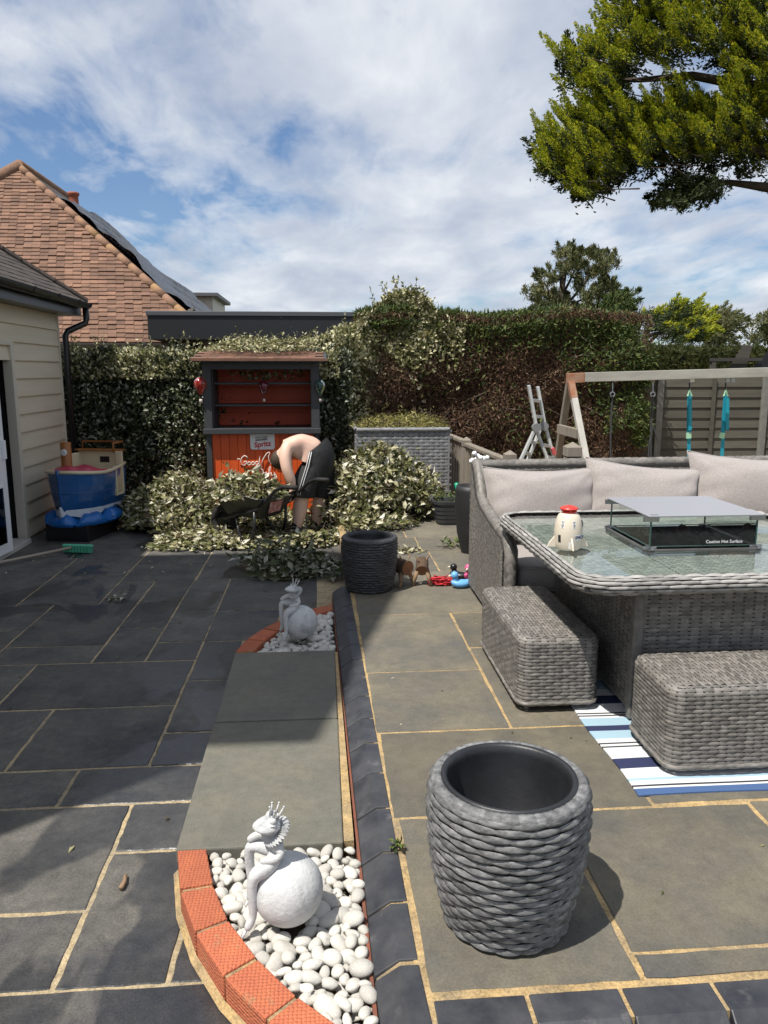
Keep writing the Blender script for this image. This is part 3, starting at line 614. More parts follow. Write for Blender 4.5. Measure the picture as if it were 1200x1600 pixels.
# dormer behind
d0 = AY(282, 488, 20.); d1 = AY(338, 456, 20.)
dm = MB().box(d0[0] - N0[0], d1[0] - .1 - N0[0], 4, 6.5, d0[2] - .8 - N0[2], d1[2] - .12 - N0[2]).build('dormer', M_trim, rfn)
MB().box(d0[0] - .15 - N0[0], d1[0] + .05 - N0[0], 3.85, 6.6, d1[2] - .12 - N0[2], d1[2] - .03 - N0[2]).build('dormer_roof', mat('lead_grey', (.12, .12, .13), rough=.5), dm, bevel=.01)
# gutter + dark eaves
M_ggrey = mat('grey_gutter', (.16, .14, .13), rough=.4)
gutter((-9.5 - N0[0], EY - .08 - N0[1], EZ - .02 - N0[2]), (cr[0] - .5 - N0[0], EY - .08 - N0[1], EZ - .02 - N0[2]), .06, M_ggrey, nh)
# flat roofed extension
M_fascia = mat('anthracite_fascia', (.018, .019, .022), rough=.45); M_cap = mat('grey_edge_trim', (.085, .09, .1), rough=.4)
f0 = AY(232, 530, 12.0); f1 = AY(640, 488, 12.0)
fe = thing('flat_roof_extension', 'low flat roofed extension with a wide black fascia behind the hedge', 'building', (f0[0], 12., -.5))
fx = f1[0] - f0[0]; fz0, fz1 = f0[2] + .5, f1[2] + .5
MB().box(0, fx, 0, .04, fz0, fz1 - .07).build('fascia', M_fascia, fe); MB().box(0, .04, .04, 3, fz0, fz1 - .07).build('fascia', M_fascia, fe)
MB().box(-.02, fx + .02, -.02, 3, fz1 - .07, fz1).build('roof_edge_trim', M_cap, fe, bevel=.008)
MB().box(.04, fx, .05, 3, fz0 - .004, fz0 + .02).build('soffit', M_dark, fe)
MB().box(.75, fx, .35, 2.9, 0, fz0 - .005).build('wall', mat('taupe_wall', (.24, .20, .155), rough=.85), fe)
MB().box(.1, .75, 1.2, 2.9, 0, fz0 - .006).build('recess_shade', M_dark, fe)  # solid block whose near-black stands for the shade in the gap
MB().box(-.3, .35, -.0, .06, fz0 + .47 - .05 - .03, fz0 + .47 - .03).build('batten', mat('raw_timber', (.4, .25, .11), rough=.8), fe) if False else None
# ================================================================== WICKER
M_wick = mat('grey_wicker', (.205, .190, .172), (.135, .125, .113), 40, rough=.55, island=.3, stretch=(1, 1, 1), bump=.3, bscale=300, bdist=.002)
M_wickP = mat('planter_wicker', (.215, .215, .217), (.085, .085, .087), 45, rough=.6, island=.3, bump=.5, bscale=260, bdist=.002, stretch=(1, 1, 3))
M_wickB = mat('dark_planter_wicker', (.055, .056, .06), (.035, .035, .039), 40, rough=.5, island=.3)
M_back = mat('wicker_shadow_gap', (.03, .028, .026), rough=.9)
M_wickG = mat('blue_grey_wicker', (.24, .24, .245), (.17, .17, .175), 30, rough=.6, island=.25)
M_liner = mat('planter_liner', (.014, .015, .017), (.024, .025, .028), 8, rough=.42, bump=.1, bscale=90)
def rrect(t, hx, hy, r):
    """point and outward normal at fraction t round a rounded rectangle (numpy)"""
    t = np.mod(t, 1.); sx, sy, q = 2 * (hx - r), 2 * (hy - r), math.pi * r / 2; tot = 2 * sx + 2 * sy + 4 * q
    d = t * tot; x = np.zeros_like(d); y = np.zeros_like(d); nx = np.zeros_like(d); ny = np.zeros_like(d); c0 = 0
    for k in range(4):
        Ls = sx if k % 2 == 0 else sy
        m = (d >= c0) & (d <= c0 + Ls + 1e-9); e = d - c0
        px_, py_, n_ = {0: (-(hx - r) + e, -hy + 0 * e, (0, -1)), 1: (hx + 0 * e, -(hy - r) + e, (1, 0)), 2: ((hx - r) - e, hy + 0 * e, (0, 1)), 3: (-hx + 0 * e, (hy - r) - e, (-1, 0))}[k]
        x = np.where(m, px_, x); y = np.where(m, py_, y); nx = np.where(m, n_[0], nx); ny = np.where(m, n_[1], ny); c0 += Ls
        m = (d > c0) & (d < c0 + q); a = (d - c0) / r - math.pi / 2 + k * math.pi / 2
        ccx, ccy = {0: (hx - r, -hy + r), 1: (hx - r, hy - r), 2: (-hx + r, hy - r), 3: (-hx + r, -hy + r)}[k]
        x = np.where(m, ccx + r * np.cos(a), x); y = np.where(m, ccy + r * np.sin(a), y); nx = np.where(m, np.cos(a), nx); ny = np.where(m, np.sin(a), ny); c0 += q
    return x, y, nx, ny, tot
def brickweave(mb, S, nu, nv, amp, Lh=.62, Wh=.62, pinch=.85, na=7, j0=0, umax=None, skew=0.):
    for j in range(nv):
        I = np.arange(nu) + (.5 if j % 2 else 0.) + rng.uniform(-.06, .06, nu) * .5
        lens(mb, S, I - .5, np.full(nu, j, float) + rng.uniform(-.06, .06, nu), nu, nv, Lh, Wh, amp, na, pinch=pinch)
def wicker_box(parent, hx, hy, z0, z1, r, cu=.033, cv=.0155, amp=.0062, m=None, top=True, er=.03):
    m = m or M_wick; mb = MB(); _, _, _, _, tot = rrect(np.array([0.]), hx, hy, r)
    nu = int(tot / cu / 2) * 2; hgt = z1 - z0 - er; arc = er * math.pi / 2; nv = max(2, int((hgt + arc) / cv)); fr = hgt / (hgt + arc)
    def S(u, v):
        x, y, nx, ny, _ = rrect(u, hx, hy, r); s = v * (hgt + arc); a = np.clip((s - hgt) / er, 0, math.pi / 2)
        P = np.stack([x - nx * er * (1 - np.cos(a)), y - ny * er * (1 - np.cos(a)), z0 + np.minimum(s, hgt) + er * np.sin(a)], -1)
        return P, np.stack([nx * np.cos(a), ny * np.cos(a), np.sin(a)], -1)
    basket(mb, S, nu, nv, amp)
    if top:
        a, b = hx - er, hy - er; n1 = int(2 * b / cu / 1) // 2 * 2; n2 = int(2 * a / cv)
        basket(mb, plane_S((a, -b, z1), (0, 2 * b, 0), (-2 * a, 0, 0)), n1, n2, amp)
    o = mb.build('weave', m, parent, smooth=True); tag(o, kind='stuff')
    P = []
    ts = np.linspace(0, 1, 48, endpoint=False); x, y, nx, ny, _ = rrect(ts, hx - .004, hy - .004, max(r - .004, .01))
    bk_ = MB(); k = len(ts); V = [(a, b, z) for z in (z0, z1 - er) for a, b in zip(x, y)]; x2, y2, _, _, _ = rrect(ts, hx - er * .9, hy - er * .9, max(r - er * .6, .01))
    V += [(a, b, z1 - .004) for a, b in zip(x2, y2)]
    bk_.add(V, [(L_ * k + i, L_ * k + (i + 1) % k, (L_ + 1) * k + (i + 1) % k, (L_ + 1) * k + i) for L_ in (0, 1) for i in range(k)], None, [list(range(k))[::-1]] + ([list(range(2 * k, 3 * k))] if top else []))
    bk_.build('backing', M_back, parent)
    # braided foot
    fb = MB(); fn = int(tot / .05)
    def S2(u, v):
        x, y, nx, ny, _ = rrect(u, hx, hy, r); a = -math.pi / 2 + v * math.pi
        return np.stack([x + nx * .008 * np.cos(a), y + ny * .008 * np.cos(a), z0 + .008 * np.sin(a) - .002], -1), np.stack([nx * np.cos(a), ny * np.cos(a), np.sin(a)], -1)
    brickweave(fb, S2, fn, 3, .004, Lh=.7); tag(fb.build('foot_braid', m, parent, smooth=True), kind='stuff')
    return o
def feet(parent, hx, hy, z0, z1, r=.018, inset=.05):
    for sx in (-1, 1):
        for sy in (-1, 1):
            mb = MB(); pr = []
            for k in range(9): pr.append((r * (1 - .3 * (1 - k / 8)) * (1 + .08 * (k % 2)), z0 + (z1 - z0) * k / 8))
            mb.lathe(pr, 12, (sx * (hx - inset), sy * (hy - inset), 0), True, True).build('foot', M_wick, parent, smooth=True)
# --- planters
def planter(label, loc, H_, rb, rm, rt, nu, nv, m, rz=0.):
    t = thing('wicker_planter', label, 'planter', loc, rz); z_s = [0, .12, .3, .55, .8, .93, 1.0]; r_s = [rb, rb * 1.05 + .0, rb + (rm - rb) * .55, rm - (rm - rb) * .12, rm, rm * .985, rt]
    def S(u, v):
        a = u * 2 * math.pi; z = .006 + v * (H_ - .012); r = np.interp(z / H_, z_s, r_s); d = (np.interp(z / H_ + .02, z_s, r_s) - np.interp(z / H_ - .02, z_s, r_s)) / (.04 * H_)
        N = np.stack([np.cos(a), np.sin(a), -d], -1); N /= np.linalg.norm(N, axis=-1, keepdims=True)
        return np.stack([r * np.cos(a), r * np.sin(a), z], -1), N
    mb = MB(); brickweave(mb, S, nu, nv, .0125, Lh=.78, Wh=.50, pinch=.9, na=9); o = mb.build('weave', m, t, smooth=True); tag(o, kind='stuff')
    MB().lathe([(0.001, .004)] + [(np.interp(z, z_s, r_s) - .004, z * H_) for z in np.linspace(.01, .985, 16)], 48).build('backing', M_back, t, smooth=True)
    # wrapped rim
    rmb = MB(); n = 60
    def S3(u, v):
        a = u * 2 * math.pi; q = v * math.pi; rc = rt - .011
        return np.stack([(rc + .019 * np.cos(q)) * np.cos(a), (rc + .019 * np.cos(q)) * np.sin(a), H_ - .014 + .017 * np.sin(q)], -1), np.stack([np.cos(q) * np.cos(a), np.cos(q) * np.sin(a), np.sin(q)], -1)
    ii = np.arange(n); lens(rmb, S3, ii, np.zeros(n), n, 1, .5, .57, .0025, 7, True, pinch=.05)
    rmb.build('rim_wrap', m, t, smooth=True)
    ri = rt - .024
    MB().lathe([(ri + .004, H_ - .006), (ri + .002, H_ + .006), (ri - .006, H_ + .008), (ri - .014, H_ + .002), (ri - .016, H_ - .02), (ri - .045, .05), (.001, .045)], 64).build('liner', M_liner, t, smooth=True)
    return t
planter('large grey wicker planter standing empty near the front of the patio', (.485, 1.862, .12), .412, .163, .212, .203, 16, 20, M_wickP, .2)
planter('dark wicker planter at the far end of the kerb', (.312, 5.13, .12), .37, .155, .188, .184, 16, 20, M_wickB, .9)
# --- ottomans
def ottoman(label, x0, x1, y0, y1, z0, z1):
    t = thing('wicker_ottoman', label, 'ottoman', ((x0 + x1) / 2, (y0 + y1) / 2, .12)); hx, hy = (x1 - x0) / 2, (y1 - y0) / 2
    wicker_box(t, hx, hy, z0 - .12, z1 - .12, .055); feet(t, hx, hy, .0 if x0 < 1.2 else .012, z0 - .118)
    return t
o1 = ottoman('grey wicker ottoman beside the left end of the sofa', .84, 1.20, 3.1, 3.93, .165, .462)
o2 = ottoman('grey wicker ottoman on the striped rug in front of the table', 1.245, 2.07, 2.515, 2.885, .165, .47)
MB().box(.34, .40, -.1875, -.1855, .12, .128).build('metal_tag', mat('tag_metal', (.6, .6, .6), rough=.3, metal=1), o2) if False else None
# --- rug
M_rug = bpy.data.materials.new('striped_rug'); M_rug.use_nodes = True
def rugmat():
    N = M_rug.node_tree.nodes; L = M_rug.node_tree.links; b = N['Principled BSDF']; b.inputs['Roughness'].default_value = .9
    tcn = N.new('ShaderNodeTexCoord'); sp = N.new('ShaderNodeSeparateXYZ'); L.new(tcn.outputs['Object'], sp.inputs[0])
    mr = N.new('ShaderNodeMapRange'); mr.inputs[1].default_value = 0; mr.inputs[2].default_value = 1.5; L.new(sp.outputs[1], mr.inputs[0])
    r = N.new('ShaderNodeValToRGB'); r.color_ramp.interpolation = 'CONSTANT'; e = r.color_ramp.elements
    W = (.72, .73, .74, 1); K = (.03, .03, .035, 1); LB = (.36, .52, .62, 1); NV = (.022, .03, .09, 1); BL = (.06, .12, .27, 1)
    st = [(0, BL), (.036, W), (.052, K), (.06, W), (.09, LB), (.107, W), (.18, NV), (.252, W), (.345, K), (.355, W), (.375, K), (.386, W), (.42, LB), (.49, NV), (.535, LB), (.604, W), (.622, K), (.634, W), (.648, K), (.66, W), (.75, NV), (.83, W), (.9, LB), (1.0, W), (1.1, K), (1.12, W), (1.3, NV), (1.4, LB)]
    while len(e) < len(st): e.new(.99)
    for i, (p, c_) in enumerate(st): e[i].position = p / 1.5; e[i].color = c_
    L.new(mr.outputs[0], r.inputs[0]); L.new(r.outputs[0], b.inputs['Base Color'])
    br = N.new('ShaderNodeTexWave'); br.inputs['Scale'].default_value = 110; br.inputs['Distortion'].default_value = 1.5; br.bands_direction = 'Y'; L.new(tcn.outputs['Object'], br.inputs[0])
    bu = N.new('ShaderNodeBump'); bu.inputs['Strength'].default_value = .5; bu.inputs['Distance'].default_value = .003; L.new(br.outputs[0], bu.inputs['Height']); L.new(bu.outputs[0], b.inputs['Normal'])
rugmat()
us = np.linspace(0, 2.0, 41); vs_ = np.linspace(0, 1.5, 31)
Pg = [[(x + .006 * math.sin(y * 9), y + .004 * math.sin(x * 7), .0055 + .002 * math.sin(x * 11) * math.sin(y * 8)) for y in vs_] for x in us]
rg = MB(); rg.grid(Pg); Pb = [[(a, b, 0.0005) for a, b, c_ in row] for row in Pg]
border = [Pg[i][0] for i in range(41)] + [Pg[40][j] for j in range(1, 31)] + [Pg[i][30] for i in range(39, -1, -1)] + [Pg[0][j] for j in range(29, 0, -1)]
k = len(border); rg.add(border + [(a, b, .0004) for a, b, c_ in border], [(i, k + i, k + (i + 1) % k, (i + 1) % k) for i in range(k)])
tag(rg.build('striped_rug', M_rug, smooth=True, loc=(1.095, 2.408, .1212)), 'white and blue striped outdoor rug under the table', 'rug')
# --- table with fire pit
TX0, TX1, TY0, TY1, TZ = .985, 2.51, 2.79, 4.26, .80
tcx, tcy = (TX0 + TX1) / 2, (TY0 + TY1) / 2
tb = thing('wicker_table', 'grey wicker dining table with a glass top and sunken fire pit', 'table', (tcx, tcy, .12))
thx, thy = (TX1 - TX0) / 2, (TY1 - TY0) / 2
# base box
bxa, bxb, bya, byb = 1.31 - tcx, 2.19 - tcx, 3.0 - tcy, 4.05 - tcy
mb = MB(); z0, z1 = .05, .61
for o_, du in (((bxa, bya), (bxb - bxa, 0)), ((bxb, bya), (0, byb - bya)), ((bxa, byb), (0, -(byb - bya)))):
    L_ = math.hypot(*du); basket(mb, plane_S((o_[0], o_[1], z0), (du[0], du[1], 0), (0, 0, z1 - z0)), int(L_ / .045), int((z1 - z0) / .0175), .005)
tag(mb.build('base_weave', M_wick, tb, smooth=True), kind='stuff')
MB().box(bxa + .005, bxb - .005, bya + .005, byb - .005, z0, z1 - .09).box(bxa + .005, bxb - .005, bya + .005, 3.27 - tcy - .02, z1 - .09, z1).build('base_backing', M_back, tb)
for x in (bxa, bxb):
    for y in (bya, byb): MB().box(x - .022, x + .022, y - .022, y + .022, .012, .62).build('corner_post', M_wick, tb, bevel=.008)
MB().box(bxa + .03, bxb - .03, bya - .004, bya + .02, .035, .055).box(bxa - .004, bxa + .02, bya + .03, byb - .03, .035, .055).build('base_rail', M_wick, tb, bevel=.005)
# rim: fat braided border
mb = MB(); _, _, _, _, tot = rrect(np.array([0.]), thx, thy, .14); RZ = TZ - .12
def S4(u, v):
    x, y, nx, ny, _ = rrect(u, thx - .03, thy - .03, .12); a = -math.pi * .62 + v * math.pi * 1.2
    return np.stack([x + nx * .034 * np.cos(a), y + ny * .034 * np.cos(a), RZ - .025 + .03 * np.sin(a)], -1), np.stack([nx * np.cos(a), ny * np.cos(a), np.sin(a)], -1)
def slant(S, s): return lambda u, v: S(u + v * s, v)
brickweave(mb, slant(S4, .016), int(tot / .08), 7, .013, Lh=.80, Wh=.42, pinch=.85, na=7); M_rim = mat('rim_wicker', (.34, .325, .31), (.23, .22, .21), 30, rough=.55, island=.3); tag(mb.build('rim_braid', M_rim, tb, smooth=True), kind='stuff')
ts = np.linspace(0, 1, 96, endpoint=False); vv = np.linspace(0, 1, 9); U_, V_ = np.meshgrid(ts, vv, indexing='ij'); P_, N_ = S4(U_, V_); mb = MB(); mb.grid(P_ - N_ * .002, cu=True); mb.build('rim_core', M_back, tb, smooth=True)
# woven underlay and glass, both with a square opening over the fire pit
FX0, FX1, FY0, FY1 = 1.472 - tcx, 1.995 - tcx, 3.30 - tcy, 3.80 - tcy; e_ = .035
quads = [(-thx + e_, FX0, -thy + e_, thy - e_), (FX1, thx - e_, -thy + e_, thy - e_), (FX0, FX1, -thy + e_, FY0), (FX0, FX1, FY1, thy - e_)]
mb = MB()
for a, b, c_, d in quads: basket(mb, plane_S((a, c_, RZ - .03), (b - a, 0, 0), (0, d - c_, 0)), max(2, int((b - a) / .03)), max(2, int((d - c_) / .014)), .004)
tag(mb.build('top_weave', mat('pale_wicker', (.34, .34, .325), (.26, .26, .25), 30, rough=.55, island=.25), tb, smooth=True), kind='stuff')
mb = MB()
for a, b, c_, d in quads: mb.box(a, b, c_, d, RZ - .05, RZ - .034)
mb.build('top_backing', M_back, tb)
M_glass = glassmat('table_glass', (.86, .93, .90), .02, 1.15)
gl = MB()
for a, b, c_, d in quads: gl.box(a, b, c_, d, RZ - .016, RZ - .008)
# single sheet: only the outer skins, so build a ring
gl = MB(); ox0, ox1, oy0, oy1 = -thx + e_, thx - e_, -thy + e_, thy - e_
ring = lambda z: [(ox0, oy0, z), (ox1, oy0, z), (ox1, oy1, z), (ox0, oy1, z), (FX0, FY0, z), (FX1, FY0, z), (FX1, FY1, z), (FX0, FY1, z)]
gl.add(ring(RZ - .004), [(0, 1, 5, 4), (1, 2, 6, 5), (2, 3, 7, 6), (3, 0, 4, 7)]); gl.build('glass_top', M_glass, tb)
# fire tray with lava rocks
M_tray = mat('grey_tray', (.10, .10, .10), (.07, .07, .07), 8, rough=.5)
tr = MB().box(FX0, FX1, FY0, FY1, RZ - .075, RZ - .06).box(FX0 - .012, FX0, FY0, FY1, RZ - .07, RZ + .002).box(FX1, FX1 + .012, FY0, FY1, RZ - .07, RZ + .002).box(FX0, FX1, FY0 - .012, FY0, RZ - .07, RZ + .002).box(FX0, FX1, FY1, FY1 + .012, RZ - .07, RZ + .002).build('fire_tray', M_tray, tb)
M_lava = mat('lava_rock', (.13, .08, .065), (.075, .055, .05), 30, rough=1, bump=.8, bscale=90, bdist=.008)
ROCK = []
for k in range(5):
    bm = bmesh.new(); bmesh.ops.create_icosphere(bm, subdivisions=2, radius=1)
    for v in bm.verts: v.co *= random.uniform(.78, 1.15)
    me = bpy.data.meshes.new('lava_rock'); bm.to_mesh(me); bm.free(); me.materials.append(M_lava); ROCK.append(me)
for k in range(46):
    s = random.uniform(.028, .05); q = random.random()
    o = link('lava_rock', random.choice(ROCK), None, tr, loc=(random.uniform(FX0 + .1, FX1 - .1), random.uniform(FY0 + .08, FY1 - .12), RZ - .04 + random.uniform(0, .04)), rot=(random.uniform(0, 6), random.uniform(0, 6), 0)); o.scale = (s, s * .8, s * .75)
# glass wind guard with grey lid
gd = thing('glass_wind_guard', 'glass wind guard with grey lid over the fire pit', 'wind guard', ((FX0 + FX1) / 2 + tcx, (FY0 + FY1) / 2 + tcy, TZ))
gx, gy = (FX1 - FX0) / 2 - .01, (FY1 - FY0) / 2 - .01; M_gg = glassmat('guard_glass', (.90, .955, .935), .01, 1.2); M_gedge = mat('glass_edge', (.03, .07, .06), rough=.2); M_clip = mat('clip_metal', (.45, .45, .46), rough=.3, metal=1)
for a, b in (((-gx, -gy), (gx, -gy)), ((gx, -gy), (gx, gy)), ((gx, gy), (-gx, gy)), ((-gx, gy), (-gx, -gy))):
    pn = MB().add([(*a, .012), (*b, .012), (*b, .15), (*a, .15)], [(0, 1, 2, 3)]).build('glass_pane', M_gg, gd)
    MB().bar((*a, .012), (*a, .15), .006, .006, (1, 0, 0)).build('pane_edge', M_gedge, pn); MB().bar((*a, .012), (*b, .012), .006, .004).build('pane_edge', M_gedge, pn)
for sx in (-1, 1):
    for sy in (-1, 1):
        MB().box(sx * gx - .03, sx * gx + .03, sy * gy - .006, sy * gy + .006, 0, .014).box(sx * gx - .006, sx * gx + .006, sy * gy - .03, sy * gy + .03, 0, .0142).build('clip', M_clip, gd)
        MB().box(sx * gx - .035, sx * gx + .035, sy * gy - .008, sy * gy + .008, .128, .15).build('lid_clip', M_clip, gd)
lid = MB().box(-gx - .02, gx + .02, -gy - .02, gy + .02, .151, .159).build('lid', mat('lid_grey', (.30, .305, .33), rough=.35), gd, bevel=.003)
MB().box(-gx - .005, -gx + .03, -gy - .005, -gy + .005, .1591, .1597).build('lid_mark', M_gedge, lid)
o = link('warning_lettering', text_mesh('Caution Hot Surface', .021, .0002), mat('white_print', (.75, .75, .75), rough=.5), gd, loc=(.10, -gy - .002, .03), rot=(R_(90), 0, 0))
# ================================================================== SOFA
M_cush = mat('taupe_fabric', (.325, .29, .272), (.275, .245, .23), 70, rough=.95, bump=.5, bscale=300, bdist=.003, sheen=.3, third=((.385, .348, .33), 130., .45, .7))
SX0, SX1, SYB, SYF = 1.0, 3.9, 5.03, 4.08
sf = thing('wicker_sofa', 'long grey wicker sofa behind the table', 'sofa', (SX0, 4.55, .12))
s_ = lambda x, y, z: (x - SX0, y - 4.55, z - .12)
arm = [(5.05, .985), (5.0, .97), (4.92, .86), (4.85, .78), (4.72, .735), (4.4, .69), (4.14, .665), (4.08, .62)]   # (Y, top z) of the arm
ay = np.array([a[0] for a in arm])[::-1]; az = np.array([a[1] for a in arm])[::-1]
def arm_S(u, v):
    Y = 5.05 - u * (5.05 - 4.08); top = np.interp(Y, ay, az); z = .165 + v * (top - .165)
    return np.stack([np.full_like(Y, -.012), Y - 4.55, z - .12], -1), np.broadcast_to(np.array([-1., 0, 0]), Y.shape + (3,))
mb = MB(); basket(mb, arm_S, 54, 46, .0035, j0=0)
tag(mb.build('arm_weave', M_wick, sf, smooth=True), kind='stuff')
n = len(arm); V = [s_(x, y, z) for x in (SX0 - .01, SX0 + .075) for (y, z) in arm + [(4.08, .165), (5.05, .165)]]; k = n + 2
MB().add(V, [(i, (i + 1) % k, k + (i + 1) % k, k + i) for i in range(k)], None, [list(range(k)), list(range(k, 2 * k))[::-1]]).build('arm', M_back, sf)
def braid(name, pts, r, m, parent, cell=.05, rows=7, sk=.5):
    pts = np.array(pts, float); seg = np.linalg.norm(np.diff(pts, axis=0), axis=1); cum = np.concatenate([[0], np.cumsum(seg)]); T = cum[-1]
    def S(u, v):
        d = np.clip(u, 0, 1) * T; p = np.stack([np.interp(d, cum, pts[:, i]) for i in range(3)], -1); q = np.stack([np.interp(np.clip(d + .02, 0, T), cum, pts[:, i]) - np.interp(np.clip(d - .02, 0, T), cum, pts[:, i]) for i in range(3)], -1)
        q /= np.linalg.norm(q, axis=-1, keepdims=True) + 1e-9; ref = np.array([0, 0, 1.]) if abs((pts[-1] - pts[0])[2]) < T * .8 else np.array([1., 0, 0])
        a_ = np.cross(q, ref); a_ /= np.linalg.norm(a_, axis=-1, keepdims=True) + 1e-9; b_ = np.cross(a_, q); t = v * 2 * math.pi
        nn = a_ * np.cos(t)[..., None] + b_ * np.sin(t)[..., None]; return p + nn * r, nn
    nu = max(3, int(T / cell)); mb = MB(); brickweave(mb, slant(S, sk * cell / T), nu, rows, r * .22, Lh=.85, Wh=.62, pinch=.7, na=6); o = mb.build(name, m, parent, smooth=True); tag(o, kind='stuff')
    MB().tube([tuple(p) for p in pts], r * .97, 8).build(name + '_core', M_back, parent, smooth=True); return o
braid('arm_braid', [s_(SX0 + .03, y, z + .01) for y, z in arm] + [s_(SX0 + .03, 4.065, .58), s_(SX0 + .03, 4.062, .17)], .032, M_wick, sf, .055)
braid('back_braid', [s_(SX0 + .03, 5.03, .985), s_(2.0, 5.03, .992), s_(SX1, 5.03, 1.0)], .03, M_wick, sf, .055)
# back panel and seat base
mb = MB(); basket(mb, plane_S(s_(SX0, 4.985, .40), (SX1 - SX0, 0, 0), (0, 0, .56)), 104, 40, .0035)
basket(mb, plane_S(s_(SX0 + .08, 4.10, .165), (1.8, 0, 0), (0, 0, .205)), 64, 16, .004); tag(mb.build('panel_weave', M_wick, sf, smooth=True), kind='stuff')
MB().box(0, SX1 - SX0, .44, .49, .045, .86).build('back', M_back, sf); MB().box(.076, SX1 - SX0, -.445, .44, .045, .245).build('seat_base', M_back, sf)
for y in (-.42, .47): MB().lathe([(.016, .0), (.022, .046)], 10, (.03, y, 0), True, True).build('foot', M_black, sf, smooth=True)
MB().box(2.78, 2.9, -.47, .49, .045, .56).build('arm', M_back, sf, bevel=.02)
# cushions
def pillow_mesh(w_, h_, t_, seed):
    r = np.random.default_rng(seed); n = 34; u = np.linspace(-1, 1, n); U, V = np.meshgrid(u, u, indexing='ij'); ph = r.uniform(0, 6, 8)
    prof = ((1 - np.abs(U) ** 2.6) * (1 - np.abs(V) ** 2.6)) ** .6
    x = U * w_ / 2 * (1 - .09 * (1 - V ** 2) * np.abs(U) ** 2); y = V * h_ / 2 * (1 - .13 * (1 - U ** 2) * np.abs(V) ** 2)
    ed = (np.maximum(np.abs(U), np.abs(V))) ** 3
    wr = .016 * np.sin(U * 9 + V * 4 + ph[0]) * ed + .013 * np.sin(V * 13 - U * 5 + ph[1]) * ed + .022 * np.sin(U * 2.4 + ph[2]) * np.sin(V * 2.1 + ph[3])
    # creases running in from the corners
    for sx in (-1, 1):
        for sy in (-1, 1):
            d = np.hypot(U - sx, V - sy); an = np.arctan2(V - sy, U - sx); wr = wr + .03 * np.sin(an * 11 + ph[4]) * np.exp(-d * 3.2) * np.minimum(1, d * 5)
    mb = MB(); top = np.stack([x, y, prof * t_ / 2 + wr * prof], -1); bot = np.stack([x, y, -prof * t_ / 2 + wr * prof * .5], -1)
    mb.grid(top); mb.grid(bot[::-1])
    return mb
def cushion(label, w_, h_, t_, loc, rot, seed):
    o = pillow_mesh(w_, h_, t_, seed).build('back_cushion', M_cush, smooth=True, loc=loc, rot=rot); tag(o, label, 'cushion')
    p = MB(); q = []
    for a in np.linspace(-1, 1, 24): q.append((a * w_ / 2, h_ / 2 * (1 - .13 * (1 - a * a)), 0))
    for a in np.linspace(1, -1, 20)[1:]: q.append((w_ / 2 * (1 - .09 * (1 - a * a)), a * h_ / 2, 0))
    for a in np.linspace(1, -1, 24)[1:]: q.append((a * w_ / 2, -h_ / 2 * (1 - .13 * (1 - a * a)), 0))
    for a in np.linspace(-1, 1, 20)[1:-1]: q.append((-w_ / 2 * (1 - .09 * (1 - a * a)), a * h_ / 2, 0))
    p.tube(q, .0055, 6, closed=True).build('piping', M_cush, o, smooth=True)
    return o
lean = R_(72)
cushion('taupe back cushion at the left end of the sofa', .76, .50, .26, (1.40, 4.78, .75), (lean, R_(1), R_(2)), 1)
cushion('taupe back cushion in the middle of the sofa, corner pulled up', .78, .50, .27, (2.075, 4.79, .77), (lean, R_(6), R_(-3)), 2)
cushion('taupe back cushion at the right edge, its left corner raised', .82, .54, .28, (2.80, 4.80, .795), (lean, R_(4), R_(-4)), 3)
sc_ = MB().box(0, 1.75, -.4, .36, -.07, .07).build('seat_cushion', M_cush, bevel=.035, seg=5, smooth=True, loc=(1.09, 4.5, .445)); tag(sc_, 'long taupe seat cushion on the sofa behind the table', 'cushion')
pp = MB()
for z in (-.066, .066): pp.tube([(0.012, -.396, z), (1.74, -.396, z)], .006, 6)
pp.build('piping', M_cush, sc_, smooth=True)
# ================================================================== TOY ROCKET
M_cream = mat('cream_plastic', (.66, .59, .48), (.62, .55, .44), 10, rough=.4); M_redp = mat('red_plastic', (.62, .05, .035), rough=.35); M_navy = mat('navy_print', (.03, .035, .12), rough=.5); M_blk = mat('black_print', (.02, .02, .02), rough=.5); M_wp = mat('white_print2', (.78, .78, .76), rough=.5)
rk = G(892, 860, .80); t = thing('toy_rocket', 'cream toy rocket with a red cap on the glass table', 'toy', (rk[0], rk[1] + .05, .798), R_(20))
prof = [(.001, 0), (.052, .0), (.056, .006), (.060, .03), (.0635, .06), (.064, .085), (.061, .115), (.055, .14), (.047, .158), (.038, .166), (.03, .168)]
MB().lathe(prof, 40).build('body', M_cream, t, smooth=True)
MB().lathe([(.030, .166), (.030, .176), (.026, .177)], 24).build('neck', M_redp, t, smooth=True)
for k in range(6):
    a = k * math.pi / 3; MB().box(-.004, .004, -.004, .004, .172, .184).build('cap_strut', M_redp, t, loc=(.031 * math.cos(a), .031 * math.sin(a), 0))
MB().lathe([(.036, .182), (.042, .185), (.041, .189), (.03, .196), (.012, .201), (.001, .202)], 32, cap0=True).build('cap', M_redp, t, smooth=True)
for k in range(4):
    a = R_(k * 90 - 22); f = MB().prism([(.052, .006), (.096, .008), (.088, .03), (.062, .062), (.056, .06)], -.004, .004, 'y'); f.build('fin', M_cream, t, bevel=.003, rot=(0, 0, a))
def onbody(name, me_, m, az_, z, r, sc_=1.):
    o = link(name, me_, m, t, loc=(r * math.cos(az_), r * math.sin(az_), z), rot=(R_(90), 0, az_ + R_(90))); return o
fr_ = R_(-90 - 20)
